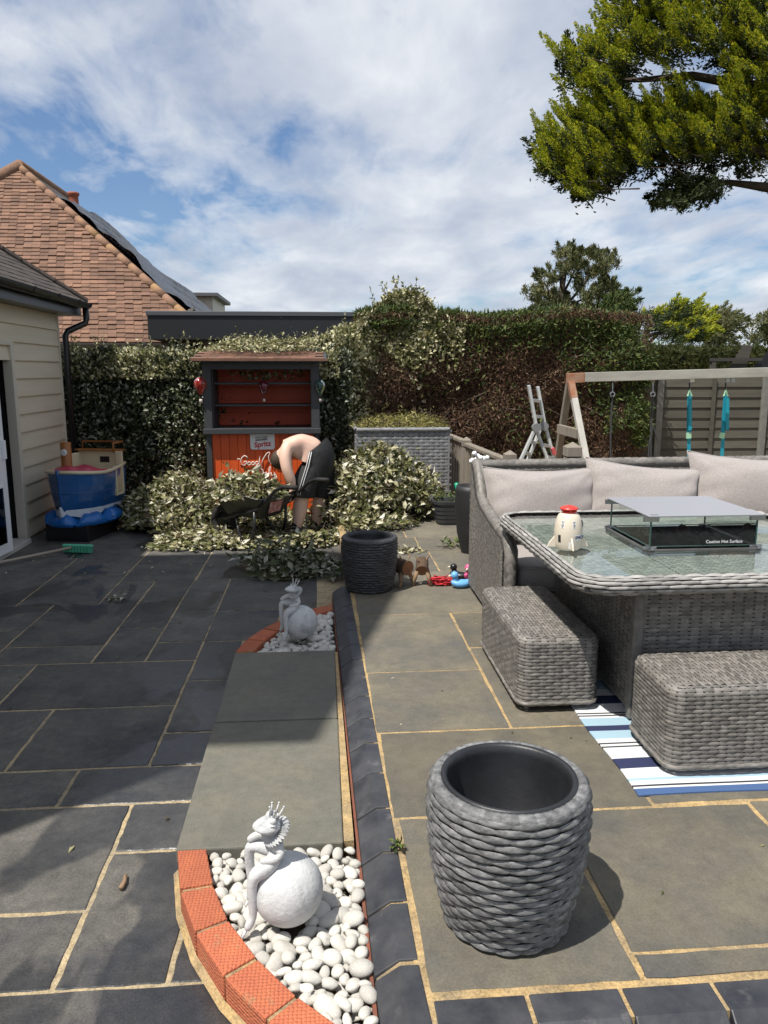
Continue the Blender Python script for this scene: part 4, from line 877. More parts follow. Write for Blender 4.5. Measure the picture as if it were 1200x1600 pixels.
def decal(name, m, az_, z, w_, h_):
    rr_ = float(np.interp(z, [p[1] for p in prof], [p[0] for p in prof])) + .0008; mb = MB(); P = []
    for q in np.linspace(-.5, .5, 5): P.append([((np.interp(z + s * h_, [p[1] for p in prof], [p[0] for p in prof]) + .0009) * math.cos(az_ + q * w_ / rr_), (np.interp(z + s * h_, [p[1] for p in prof], [p[0] for p in prof]) + .0009) * math.sin(az_ + q * w_ / rr_), z + s * h_) for s in (-.5, 0, .5)])
    mb.grid(P); return mb.build(name, m, t, smooth=True)
decal('white_label', M_wp, fr_ + .55, .062, .05, .026)
onbody('lettering', text_mesh('SPACE', .02, .0003, 0, .0006), M_navy, fr_ + .55, .062, .0660)
decal('black_label', M_blk, fr_ - .95, .055, .014, .034); decal('white_label', M_wp, fr_ - .95, .06, .0, .0) if False else None
decal('white_label', M_wp, fr_ - .12, .026, .016, .034)
for a, z in ((fr_ + .12, .122), (fr_ - .75, .122)):
    decal('white_label', M_wp, a, z, .016, .034)
    for k in range(6): decal('printed_line', M_blk, a + (.012 if k % 2 else -.01), z - .013 + k * .005, .008 + .003 * (k % 3), .0022).location = (.0006 * math.cos(a), .0006 * math.sin(a), 0)
MB().lathe([(.018, 0), (.018, .003), (.012, .004), (.001, .003)], 20, ax='x').build('porthole', M_black, t, smooth=True, loc=(.0585 * math.cos(fr_ + 1.45), .0585 * math.sin(fr_ + 1.45), .115), rot=(0, 0, fr_ + 1.45))
# ================================================================== FROG STATUES
M_stat = mat('painted_stone', (.58, .58, .575), (.47, .475, .475), 22, rough=.85, bump=.7, bscale=90, bdist=.004, third=((.30, .31, .31), 13., .55, .72))
def frog(label, loc, rz, tilt=0.):
    t = thing('frog_statue', label, 'statue', loc, rz)
    MB().ball((0, 0, 0), .105, 40, 24).build('ball', M_stat, t, smooth=True)
    V = []; E = []; Rd = []
    hip = (-.016, 0, .118)
    V.append(hip); Rd.append(.026)
    ch_ = chain(V, E, Rd, 0, [(-.026, 0, .142), (-.037, -.002, .166), (-.036, -.003, .186)], [.026, .024, .014])
    hd_ = chain(V, E, Rd, ch_, [(-.036, -.006, .203)], [.014])
    # near leg, far leg
    chain(V, E, Rd, 0, [(-.035, -.026, .108), (-.068, -.038, .092), (-.098, -.044, .076), (-.102, -.046, .045), (-.100, -.048, -.005), (-.1, -.05, -.045), (-.112, -.056, -.072), (-.122, -.06, -.088)], [.024, .021, .016, .0125, .012, .0095, .011, .007])
    chain(V, E, Rd, 0, [(-.035, .02, .118), (-.075, .03, .124), (-.112, .034, .126), (-.116, .034, .09), (-.112, .034, .035), (-.110, .034, -.02), (-.122, .036, -.06)], [.022, .019, .0145, .012, .0115, .009, .009])
    # near arm resting on lap, far arm on the far knee
    sh = 2
    chain(V, E, Rd, sh, [(-.03, -.026, .163), (-.012, -.036, .138), (-.03, -.043, .126), (-.062, -.040, .122), (-.078, -.036, .118)], [.012, .0105, .010, .0085, .007])
    chain(V, E, Rd, sh, [(-.05, .02, .172), (-.082, .028, .165), (-.106, .032, .152), (-.116, .034, .139)], [.012, .010, .009, .009])
    Rd = [(r * 1.32 if np.isscalar(r) else tuple(q * 1.3 for q in r)) for r in Rd]; fb = skin('frog', V, E, Rd, M_stat, t, 2)
    Ph = []
    for x_, hw_, zl_, zh_ in ((.026, .006, -.004, .008), (.022, .019, -.014, .018), (.010, .029, -.020, .025), (-.006, .034, -.022, .026), (-.022, .034, -.020, .021), (-.036, .029, -.016, .013), (-.047, .020, -.011, .007), (-.053, .009, -.006, .003), (-.055, .002, -.002, .0)):
        Ph.append([(x_, hw_ * math.cos(q) * (1 + .12 * (math.sin(q) < .2)), (zl_ + zh_) / 2 + (zh_ - zl_) / 2 * math.sin(q)) for q in np.linspace(0, 2 * math.pi, 22, endpoint=False)])
    hdo = MB().grid(Ph, cv=True).build('head', M_stat, t, smooth=True, loc=(-.044, -.008, .216), rot=(0, R_(8), R_(18)))
    for s in (-1, 1):
        MB().ball((-.002, s * .021, .022), (.0105, .0085, .010), 14, 10).build('eye', M_stat, hdo, smooth=True)
        MB().tube([(-.012, s * .0305, .012), (-.002, s * .0335, .015), (.008, s * .030, .012)], .0022, 6).build('eyelid', M_stat, hdo, smooth=True)
    MB().tube([(x_, y_, z_) for x_, y_, z_ in ((.004, .0352, -.006), (-.02, .0362, -.006), (-.038, .029, -.005), (-.05, .015, -.004), (-.0545, 0, -.004), (-.05, -.015, -.004), (-.038, -.029, -.005), (-.02, -.0362, -.006), (.004, -.0352, -.006))], .0016, 6).build('mouth', mat('stone_shadow', (.33, .33, .33), rough=.9), hdo, smooth=True)
    # toes
    for c0, d in (((-.122, -.06, -.088), 1), ((-.122, .036, -.06), 1)):
        for q in (-.5, 0, .5): MB().tube([c0, (c0[0] - .012 + .004 * abs(q), c0[1] + q * .022, c0[2] - .014)], [.005, .0035], 6).build('toe', M_stat, fb, smooth=True)
    # pleated ruff round the neck
    n = 56; P = []
    for k in range(n):
        a = 2 * math.pi * k / n; z = .0055 * (1 if k % 2 else -1)
        P.append([(.013 * math.cos(a), .013 * math.sin(a), 0 + z * .2), (.030 * math.cos(a), .030 * math.sin(a), .002 + z * .7), (.047 * math.cos(a), .047 * math.sin(a), -.003 + z)])
    rf_ = MB(); rf_.grid(P, cu=True); o = rf_.build('ruff', M_stat, t, loc=(-.030, -.004, .192), rot=(R_(14), R_(-38), 0)); so_ = o.modifiers.new('thick', 'SOLIDIFY'); so_.thickness = .003
    # crown
    cr_ = thing('crown', None, None, (-.028, -.004, .226)); cr_.parent = t; cr_.rotation_euler = (R_(5), R_(14), 0)
    mbc = MB(); mbc.lathe([(.013, 0), (.0145, .006), (.0125, .007), (.011, 0)], 20)
    for k in range(6):
        a = k * math.pi / 3 + .3; tip = (.0215 * math.cos(a), .0215 * math.sin(a), .034); mbc.tube([(.013 * math.cos(a), .013 * math.sin(a), .003), tip], [.0042, .0018], 6); mbc.ball(tip, .0034, 8, 6)
    bpy.data.objects.remove(cr_); mbc.build('crown', M_stat, t, smooth=True, loc=(-.034, -.006, .240), rot=(R_(5), R_(14), 0))
    return t
frog('white stone frog prince statue on a ball in the near pebble bed', BN - np.array([0, 0, .006]), 0.).scale = (.93,) * 3
f2 = frog('white stone frog prince statue on a ball in the far pebble bed', BF, R_(12)); f2.scale = (.92,) * 3
# ================================================================== KIOSK BAR
M_or = mat('orange_paint', (.66, .092, .012), (.60, .078, .011), 9, rough=.5, bump=.2, bscale=30, bdist=.003, objr=.06, stretch=(1, 1, .2))
M_or2 = mat('shaded_orange_paint', (.50, .058, .012), (.44, .048, .010), 7, rough=.55)  # orange paint darkened: shade inside the bar put into the colour
M_anth = mat('anthracite_paint', (.035, .038, .042), (.045, .048, .052), 9, rough=.55, bump=.15, bscale=40)
KY = 8.45
kx0, kx1 = AY(321, 675, KY)[0], AY(498.5, 675, KY)[0]; kc = (kx0 + kx1) / 2; kw = (kx1 - kx0) / 2
KZ = lambda y, Y=KY: AY(400, y, Y)[2]
ks = thing('garden_bar', 'orange and anthracite wooden garden bar behind the wheelbarrow', 'bar kiosk', (kc, KY, 0))
zc = KZ(672); zr_ = KZ(566); dep = .55
for sx in (-1, 1):
    MB().box(sx * kw - .045, sx * kw + .045, -.0, .09, zc + .02, zr_).build('post', M_anth, ks, bevel=.004, loc=(-sx * .035, 0, 0))
    MB().box(sx * (kw - .075) - .012, sx * (kw - .075) + .012, .09, dep, zc + .02, zr_).build('side_panel', M_anth, ks)
    MB().box(sx * kw - .03, sx * kw + .03, .02, .09, 0, zc - .04).build('corner_post', M_anth, ks, bevel=.003, loc=(-sx * .03, 0, 0))
    MB().box(sx * (kw - .012) - .01, sx * (kw - .012) + .01, .09, dep, .0, zc - .04).build('lower_side', M_or, ks)
MB().box(-kw + .06, kw - .06, 0.005, .06, zr_ - .075, zr_).build('header', M_anth, ks, bevel=.003)
MB().box(-kw - .02, kw + .02, -.05, dep, zc - .04, zc + .02).build('counter', M_anth, ks, bevel=.005)
for y in (597.5, 631.5):
    z = KZ(y, KY + .2); MB().box(-kw + .09, kw - .09, .16, dep - .03, z - .022, z).build('shelf', M_anth, ks, bevel=.002)
npk = 9; w0 = (2 * kw - .18) / 4; 
for k in range(5):
    za = zc + .02 + k * (zr_ - zc - .02) / 5; MB().box(-kw + .08, kw - .08, dep - .02, dep, za + .0005, za + (zr_ - zc - .02) / 5 - .0005).build('back_board', M_or2, ks, bevel=.002)
MB().box(-kw + .08, kw - .08, dep + .001, dep + .01, zc, zr_).build('back_lining', M_anth, ks)
np_ = 12; pw = (2 * kw - .12) / np_
for k in range(np_): MB().box(-kw + .06 + k * pw + .0015, -kw + .06 + (k + 1) * pw - .0015, .045, .065, .02, zc - .041).build('front_plank', M_or, ks, bevel=.003)
# pent roof with felt shingles, sloping up to the back
M_sh = mat('felt_shingle', (.19, .095, .06), (.13, .07, .05), 8, rough=.95, objr=.25, bump=.4, bscale=80)
ra = math.atan2(.10, .78); rfk = MB().add([(-kw - .09, -.14, zr_), (kw + .09, -.14, zr_), (kw + .09, .64, zr_ + .10), (-kw - .09, .64, zr_ + .10), (-kw - .09, -.14, zr_ + .03), (kw + .09, -.14, zr_ + .03), (kw + .09, .64, zr_ + .13), (-kw - .09, .64, zr_ + .13)],
     [(0, 3, 2, 1), (4, 5, 6, 7), (0, 1, 5, 4), (2, 3, 7, 6), (1, 2, 6, 5), (3, 0, 4, 7)]).build('roof', M_anth, ks)
SHM = MB().box(-.085, .085, 0, .16, 0, .009).mesh('shingle'); SHM.materials.append(M_sh)
for r in range(6):
    for q in range(9):
        x = -kw - .0 + (q + (.5 if r % 2 else 0)) * .174 - .02
        if x > kw + .02: continue
        link('shingle', SHM, None, rfk, loc=(x, -.16 + r * .125, zr_ + .031 + (r * .125) * .13), rot=(ra - .03, random.uniform(-.015, .015), 0))
MB().box(-kw - .1, kw + .1, -.165, -.14, zr_ + .012, zr_ + .036).build('drip_edge', M_sh, rfk)
# sign board
sg = AY(410, 690, KY + .03); g_ = lambda X, Z: (X - kc, Z)
sw_, sh_ = 38 / 143.5 / 2, 25 / 143.5 / 2
sgo = MB().prism([(-sw_, sh_), (sw_, sh_), (sw_, -sh_ + .015), (sw_ - .015, -sh_), (-sw_ + .015, -sh_), (-sw_, -sh_ + .015)], 0, .012, 'y').build('sign_board', mat('sign_white', (.72, .74, .76), rough=.3), ks, loc=(sg[0] - kc, .03, sg[2]), bevel=.003)
MB().prism([(-.075, .008), (.055, .018), (.055, .058), (-.075, .048)], -.003, -.0005, 'y').build('sign_block', M_blk, sgo)
o = link('lettering', text_mesh('APEROL', .038, .0006, .15, .0006), M_wp, sgo, loc=(-.01, -.004, .034), rot=(R_(90), R_(-4), 0))
o = link('lettering', text_mesh('Spritz', .078, .0006, .12, .0022), mat('sign_red', (.55, .04, .05), rough=.4), sgo, loc=(.0, -.0035, -.03), rot=(R_(90), R_(-6), 0))
# rope lettering: Good Vibes Only
M_neon = mat('white_tube_letters', (.72, .62, .55), rough=.35)
Z8 = lambda px, py: AY(300 + px / 5.714, 540 + py / 5.714, KY + .03)
def circ(cx, cy, r, n=10, ry=None): return [(cx + r * math.cos(2 * math.pi * k / n), cy + (ry or r) * math.sin(2 * math.pi * k / n)) for k in range(n + 1)]
strokes = [[(405, 1015), (420, 1010), (440, 1018)], [(497, 1010), (490, 990), (468, 982), (446, 1000), (436, 1030), (446, 1062), (470, 1070), (488, 1048), (490, 1030), (470, 1034), (462, 1050)],
           circ(512, 1052, 14), circ(546, 1050, 14), circ(580, 1048, 14), [(594, 1048), (606, 985), (598, 1055), (604, 1068), (616, 1058)],
           [(622, 1060), (632, 1020), (652, 985), (672, 958), (690, 950), (697, 962), (684, 985), (690, 1030), (706, 1056), (716, 1020), (730, 985), (744, 960)], [(736, 1010), (735, 1050), (748, 1052)], [(738, 990), (739, 994)],
           [(752, 1050), (766, 990), (772, 958), (764, 960), (760, 1050), (774, 1056), (784, 1040), (770, 1028)], [(790, 1040), (808, 1034), (804, 1020), (792, 1026), (794, 1052), (812, 1054)], [(820, 1050), (832, 1020), (840, 1046), (822, 1056)],
           [(560, 1165), (545, 1140), (552, 1112), (580, 1092), (612, 1092), (634, 1110), (638, 1142), (618, 1166), (590, 1168), (572, 1150)], [(640, 1172), (646, 1130), (650, 1150), (664, 1128), (672, 1140), (672, 1172)],
           [(676, 1170), (690, 1130), (704, 1090), (700, 1078), (690, 1090), (688, 1150), (694, 1172)], [(706, 1130), (708, 1156), (722, 1160), (736, 1128), (738, 1170), (728, 1212), (708, 1228), (698, 1212), (714, 1192), (746, 1178)]]
for s_k in strokes:
    pts = [tuple(np.array(Z8(*p)) - np.array([kc, KY, 0]) + np.array([0, -.012, 0])) for p in s_k]
    MB().tube(pts, .006, 6).build('letter_stroke', M_neon, ks, smooth=True)
# hanging glass balloons
def balloon(label, px, py, Y, color, r=.075):
    p = AY(px, py, Y); t = thing('glass_balloon', label, 'ornament', p); m = mat('coloured_glass', color, rough=.08, trans=.55, spec=.8)
    MB().lathe([(.001, .075), (.03, .07), (.055, .045), (.062, .015), (.055, -.02), (.035, -.055), (.018, -.08), (.018, -.085)], 20).build('globe', m, t, smooth=True)
    MB().lathe([(.001, -.165), (.014, -.163), (.017, -.13), (.001, -.128)], 12).build('basket', mat('basket_pale', (.6, .5, .45), rough=.6), t, smooth=True)
    for k in range(4): a = k * math.pi / 2 + .4; MB().tube([(.018 * math.cos(a), .018 * math.sin(a), -.082), (.015 * math.cos(a), .015 * math.sin(a), -.13)], .0015, 4).build('cord', M_black, t)
    MB().tube([(0, 0, .075), (0, 0, .16)], .0018, 4).build('hanging_wire', M_black, t)
    t.scale = (r / .075,) * 3; return t
balloon('purple glass balloon hanging in the middle of the bar', 412, 605, KY + .1, (.22, .03, .06), .072)
balloon('red glass balloon hanging on the left post of the bar', 313, 602, KY - .02, (.45, .03, .02), .085)
balloon('green glass balloon hanging on the right post of the bar', 500, 604, KY - .02, (.04, .12, .10), .075)
# ================================================================== RIDE-ON BOAT
M_blue = mat('blue_gelcoat', (.010, .085, .26), (.008, .068, .21), 4, rough=.28, coat=.3, bump=.05, bscale=20); M_bl2 = mat('wave_blue', (.01, .11, .36), rough=.3); M_pinkp = mat('pink_plastic', (.45, .035, .075), (.38, .03, .06), 8, rough=.4); M_crm = mat('cream_gelcoat', (.56, .48, .33), rough=.4); M_brn = mat('brown_plastic', (.28, .10, .02), rough=.45)
bw = AY(97, 742, 7.3); bt = thing('ride_on_boat', 'blue coin-operated ride-on boat with pink seat and brown funnel by the house', 'ride', (bw[0] - .04, 7.3, 0), R_(-13))
# local: bow at origin, stern along +Y
sec = [(0., .012, .012), (.09, .15, .09), (.2, .235, .16), (.34, .28, .20), (.5, .27, .21), (.68, .265, .21), (.82, .25, .20)]   # (y, half width top, half width bottom)
zt = lambda y: .665 - .035 * math.sin(min(1, y / .82) * math.pi) ; zbm = lambda y: .235 - .0 * y + (.0 if y > .02 else -.02)
rows = []
for y, a, b in sec:
    zt_, zb_ = zt(y), zbm(y); yo = .0 if y > 0 else 0.
    rows.append([(-a, y, zt_), (-(a * .9 + b * .1), y + .01, zt_ - .12), (-(a * .6 + b * .4), y + .02, zb_ + .14), (-b, y + .05 * (1 if y < .1 else .3), zb_), (b, y + .05 * (1 if y < .1 else .3), zb_), ((a * .6 + b * .4), y + .02, zb_ + .14), ((a * .9 + b * .1), y + .01, zt_ - .12), (a, y, zt_)])
hl = MB(); hl.grid(rows); hl.add(rows[-1], None, None, [list(range(8))]); hull = hl.build('hull', M_blue, bt)
for s in (-1, 1):
    MB().tube([(s * (a * .75 + b * .25 + .003), y + .015, (zt(y) * .55 + zbm(y) * .45)) for y, a, b in sec], .005, 6).build('rubbing_strake', M_blue, hull, smooth=True)
    # gunwale
    MB().tube([(s * a, y, zt(y) + .008) for y, a, b in sec], .017, 8).build('gunwale', M_crm, hull, smooth=True)
    # white wavy water line
    P = []
    for k in range(41):
        q = k / 40 * .82; a = np.interp(q, [c_[0] for c_ in sec], [c_[1] for c_ in sec]); b = np.interp(q, [c_[0] for c_ in sec], [c_[2] for c_ in sec]); f0_, f1_ = 0., .20 - .1 * (q / .82)
        lo = -.02 + .035 * abs(math.sin(q * 17 + 1.2)) + .05 * q; hi = .075 - .02 * q
        P.append([(s * (b + (a - b) * .25 + .006), q + .025, zbm(q) + lo), (s * (b + (a - b) * .35 + .006), q + .02, zbm(q) + hi)])
    g = MB(); g.grid(P if s > 0 else [r[::-1] for r in P]); g.build('water_line', mat('water_line_white', (.55, .58, .62), rough=.4), hull)
MB().tube([(0, -.006, .69), (0, .0, .64), (0, .015, .42), (0, .05, .22)], [.022, .016, .014, .018], 8).build('stem_post', M_blue, hull, smooth=True)
MB().tube([(0, .0, .34), (0, .03, .26), (0, .05, .195)], [.012, .03, .008], 6).build('stem_foot', mat('stem_white', (.55, .58, .62), rough=.4), hull)
MB().add([(-a * .97, y, zt(y) - .03) for y, a, b in sec] + [(a * .97, y, zt(y) - .03) for y, a, b in sec], [(i, i + 7, i + 8, i + 1) for i in range(6)]).build('deck', M_crm, hull)
# moulded waves under the hull
W = []
for k in range(49):
    a = 2 * math.pi * k / 48; x = .33 * math.cos(a); y = .43 + .47 * math.sin(a); h = .175 + .03 * math.sin(a * 7) + .025 * math.sin(a * 13 + 1)
    W.append([(x * .93, .43 + (y - .43) * .93, .15), (x, y, .175), (x * .97, .43 + (y - .43) * .97, h + .03), (x * .78, .43 + (y - .43) * .78, h + .07), (x * .4, .43 + (y - .43) * .4, .24)])
MB().grid(W[:48], cu=True).build('moulded_waves', M_bl2, bt, smooth=True)
MB().box(-.22, .22, .08, .80, 0.0, .17).build('plinth', M_black, bt, bevel=.01)
# pink seat cover, funnel, stern cabin and rail
P = []
for i in range(13):
    row = []
    for j in range(13):
        u, v = i / 12 * 2 - 1, j / 12; y = .10 + v * .42; hw = np.interp(y, [c_[0] for c_ in sec], [c_[1] for c_ in sec]) * .98
        row.append((u * hw, y, zt(y) + .0 + .065 * (1 - u * u) ** .6 * (1 - (2 * v - 1) ** 4) + .012 * math.sin(u * 6 + v * 9)))
    P.append(row)
MB().grid(P).build('seat_cover', M_pinkp, bt, smooth=True)
fu = MB().lathe([(.001, .93), (.044, .93), (.05, .925), (.05, .66), (.052, .64)], 20, (-.055, .26, 0)).build('funnel', M_brn, bt, smooth=True)
MB().lathe([(.03, 0), (.034, -.006), (.032, -.016), (.02, -.02), (.001, -.02)], 18, ax='y').build('lamp', mat('lamp_white', (.6, .6, .58), rough=.3), fu, smooth=True, loc=(-.045, .212, .835))
MB().box(-.24, -.2, .6, .82, .6, .78).box(.2, .24, .72, .82, .42, .80).box(-.24, .24, .79, .82, .6, .80).build('stern_cabin', M_crm, bt, bevel=.01)
MB().box(.235, .262, .60, .72, .40, .66).build('doorway', mat('doorway_cream', (.42, .35, .22), rough=.5), bt, bevel=.004)
MB().box(.236, .275, .585, .605, .38, .67).box(.2365, .276, .715, .735, .38, .80).box(.2366, .274, .585, .735, .37, .395).build('door_surround', M_crm, bt, bevel=.004)
MB().box(.0, .1, .785, .789, .68, .74).build('window', M_black, bt)
MB().tube([(.24, .62, .80), (.24, .62, .89), (.24, .82, .89), (-.2, .82, .89), (-.2, .82, .80)], .009, 6).build('rail', M_brn, bt, smooth=True)
MB().box(-.25, .25, .74, .835, .80, .815).build('cabin_top', M_brn, bt, bevel=.004)
# ================================================================== WHEELBARROW
M_bm = mat('black_steel', (.014, .014, .015), rough=.35); M_tray2 = mat('barrow_tray', (.025, .028, .024), (.045, .046, .04), 9, rough=.4, bump=.1, bscale=30); M_rub = mat('rubber', (.018, .017, .016), rough=.8)
wp = G(352, 838, 0); wb = thing('wheelbarrow', 'black wheelbarrow heaped with leafy cuttings', 'wheelbarrow', (wp[0], wp[1] - .0, 0), math.atan2(-.52, .85))
wh = MB().tube([(.12 * math.cos(q) , 0, .16 + .12 * math.sin(q)) for q in np.linspace(0, 2 * math.pi, 24, endpoint=False)], .042, 10, closed=True).build('wheel', M_rub, wb, smooth=True)
MB().lathe([(.001, -.03), (.03, -.03), (.035, -.012), (.085, -.02), (.09, 0), (.085, .02), (.035, .012), (.03, .03), (.001, .03)], 20, (0, 0, .16), ax='y').build('rim', M_bm, wh, smooth=True)
for s in (-1, 1):
    MB().tube([(-.03, s * .06, .17), (.1, s * .1, .21), (.3, s * .2, .27), (.52, s * .25, .33), (.60, s * .26, .36), (.80, s * .27, .55), (.88, s * .27, .585), (1.02, s * .27, .59)], .016, 8).build('handle', M_bm, wb, smooth=True)
    MB().tube([(.9, s * .27, .588), (1.03, s * .27, .59)], .021, 8).build('grip', M_rub, wb, smooth=True)
    MB().tube([(.30, s * .2, .27), (.36, s * .25, .12), (.42, s * .26, .012), (.50, s * .26, .012), (.54, s * .255, .15), (.55, s * .255, .33)], .015, 8).build('leg', M_bm, wb, smooth=True)
MB().tube([(.55, -.255, .33), (.55, .255, .33)], .012, 8).build('cross_bar', M_bm, wb, smooth=True)
MB().tube([(.30, -.2, .27), (.30, .2, .27)], .012, 8).build('cross_bar', M_bm, wb, smooth=True)
tr_ = MB(); rim = [(-.03, -.16), (.62, -.31), (.66, -.29), (.66, .29), (.62, .31), (-.03, .16), (-.07, .1), (-.07, -.1)]; low = [(.12, -.09), (.52, -.17), (.54, -.16), (.54, .16), (.52, .17), (.12, .09), (.10, .06), (.10, -.06)]
z_r = lambda x: .455 + .04 * (x < .1); V = [(x, y, z_r(x)) for x, y in rim] + [(x, y, .25) for x, y in low]
tr_.add(V, [(i, (i + 1) % 8, 8 + (i + 1) % 8, 8 + i) for i in range(8)], None, [list(range(8, 16))]); o = tr_.build('tray', M_tray2, wb); sm = o.modifiers.new('thick', 'SOLIDIFY'); sm.thickness = .006
MB().tube([(x, y, z_r(x)) for x, y in rim], .010, 6, closed=True).build('tray_lip', M_bm, o, smooth=True)
MB().add([(.615, -.13, .3), (.615, .06, .3), (.648, .07, .41), (.648, -.14, .41)], [(0, 1, 2, 3)]).build('sticker', mat('sticker', (.5, .32, .3), (.3, .05, .05), 25, rough=.4), o)
# ================================================================== MAN bending over the leaves
M_skin = mat('skin', (.70, .46, .35), (.74, .50, .39), 5, rough=.5, bump=.05, bscale=60, third=((.68, .38, .29), 3., .52, .7)); M_short = mat('black_shorts', (.010, .010, .011), (.016, .016, .018), 8, rough=.75, bump=.5, bscale=14, bdist=.02); M_hair = mat('brown_hair', (.07, .042, .025), (.04, .025, .016), 60, rough=.7, bump=.6, bscale=120); M_sock = mat('black_sock', (.014, .013, .013), rough=.9); M_shoe = mat('dark_shoe', (.02, .02, .021), (.035, .033, .032), 12, rough=.7)
mo = AY(480, 838, 7.55); mo[2] = 0
mn = thing('person', 'bare-chested person in black shorts bending over the pile of cuttings', 'person', (mo[0], 7.55, 0))
K = lambda x, y, Y: tuple(AY(x, y, Y) - np.array([mo[0], 7.55, 0]))
V = [K(500, 716, 7.6)]; Rd = [(.15, .165)]; E = []
chest = chain(V, E, Rd, 0, [K(492, 705, 7.59), K(478, 697, 7.57), K(463, 697, 7.55), K(452, 702, 7.54)], [.155, .158, .168, .15])
nk_ = chain(V, E, Rd, chest, [K(446, 704, 7.58)], [.06])
chain(V, E, Rd, nk_, [K(442, 709, 7.60), K(439, 716, 7.61), K(438, 723, 7.61)], [.07, .085, .06])
nearh = chain(V, E, Rd, 3, [K(449, 697, 7.42), K(445, 712, 7.38), K(448, 733, 7.35), K(455, 751, 7.36), K(458, 763, 7.38), K(457, 771, 7.39)], [.078, .066, .056, .051, .037, .038])
farh = chain(V, E, Rd, 3, [K(450, 699, 7.70), K(447, 715, 7.73), K(449, 735, 7.72), K(453, 752, 7.69), K(455, 764, 7.66), K(455, 772, 7.65)], [.078, .066, .056, .05, .037, .038])
kn = chain(V, E, Rd, 0, [K(488, 735, 7.50), K(476, 762, 7.47), K(470, 780, 7.46), K(469, 797, 7.465), K(466, 815, 7.45), K(463, 829, 7.45)], [.11, .09, .073, .08, .055, .048])
kf = chain(V, E, Rd, 0, [K(506, 735, 7.70), K(502, 762, 7.69), K(499, 780, 7.685), K(499, 797, 7.69), K(496, 812, 7.69), K(494, 824, 7.69)], [.11, .09, .073, .08, .055, .048])
for hnd, Yh, px in ((nearh, 7.39, 457), (farh, 7.65, 455)):
    for k, dxp in enumerate((-5, -2.4, 0.2, 2.8)):
        chain(V, E, Rd, hnd, [K(px + dxp * .75, 776.5, Yh - .02 + .012 * k), K(px + dxp - 1.0, 781 - abs(k - 1.3) * .7, Yh - .025 + .014 * k), K(px + dxp - 2.2, 784.5 - abs(k - 1.3), Yh - .025 + .014 * k)], [.012, .0105, .009])
    chain(V, E, Rd, hnd, [K(px - 4.5, 771, Yh - .04), K(px - 7.5, 775.5, Yh - .05)], [.012, .010])
body = skin('body', V, E, Rd, M_skin, mn, 2)
# hair cap on the hanging head
hp = np.array(K(438.5, 716, 7.615)); hb = MB(); n = 18; P = []
hc = MB(); hc.ball((0, 0, 0), (.088, .09, .10), 20, 14); ho = hc.build('hair', M_hair, body, smooth=True, loc=hp + np.array([-.012, .01, -.012]), rot=(0, R_(18), 0))
MB().ball((0, 0, 0), (.022, .010, .03), 10, 8).build('ear', M_skin, body, smooth=True, loc=K(441, 713, 7.525))
# shorts: a waist-and-seat loft with two loose legs
def ring(c_, nrm_, ra, rb_, n=24):
    nv_ = Vector(nrm_).normalized(); u = Vector((0, 1, 0)); u = (u - nv_ * u.dot(nv_)).normalized(); v = nv_.cross(u); c_ = Vector(c_)
    return [tuple(c_ + u * math.cos(2 * math.pi * k / n) * ra + v * math.sin(2 * math.pi * k / n) * rb_) for k in range(n)]
smb = MB(); smb.grid([ring(K(491, 698, 7.59), (-.62, 0, .78), .166, .150), ring(K(493.5, 701, 7.59), (-.55, 0, .83), .178, .160), ring(K(498, 712, 7.595), (-.3, 0, .95), .196, .172), ring(K(497, 726, 7.595), (-.05, 0, 1), .200, .172), ring(K(492, 742, 7.59), (.1, 0, 1), .19, .16)], cv=True)
for px_, Y_, lean_ in (((489, 480, 474, 471), (7.505, 7.485, 7.47, 7.465), 0), ((505, 503, 501, 499.5), (7.685, 7.69, 7.69, 7.69), 0)):
    smb.grid([ring(K(px_[k], (728, 745, 760, 776)[k], Y_[k]), (.12, 0, 1), (.105, .118, .120, .124)[k] * (1 + .0 * k), (.125, .130, .130, .136)[k]) for k in range(4)] + [ring(K(px_[3], 775, Y_[3]), (.12, 0, 1), .11, .12)], cv=True)
sh_o = smb.build('shorts', M_short, mn, smooth=True); ss_ = sh_o.modifiers.new('sub', 'SUBSURF'); ss_.levels = 1; ss_.render_levels = 1
wb_ = MB(); wv = []
for off in (0, 3.6):
    pts = [K(484 + off * .8, 706, 7.415), K(479 + off, 727, 7.392), K(472 + off, 750, 7.362), K(465 + off, 774, 7.345)]
    MB().tube(pts, .0042, 6).build('side_stripe', mat('stripe_white', (.6, .6, .6), rough=.7), sh_o, smooth=True)
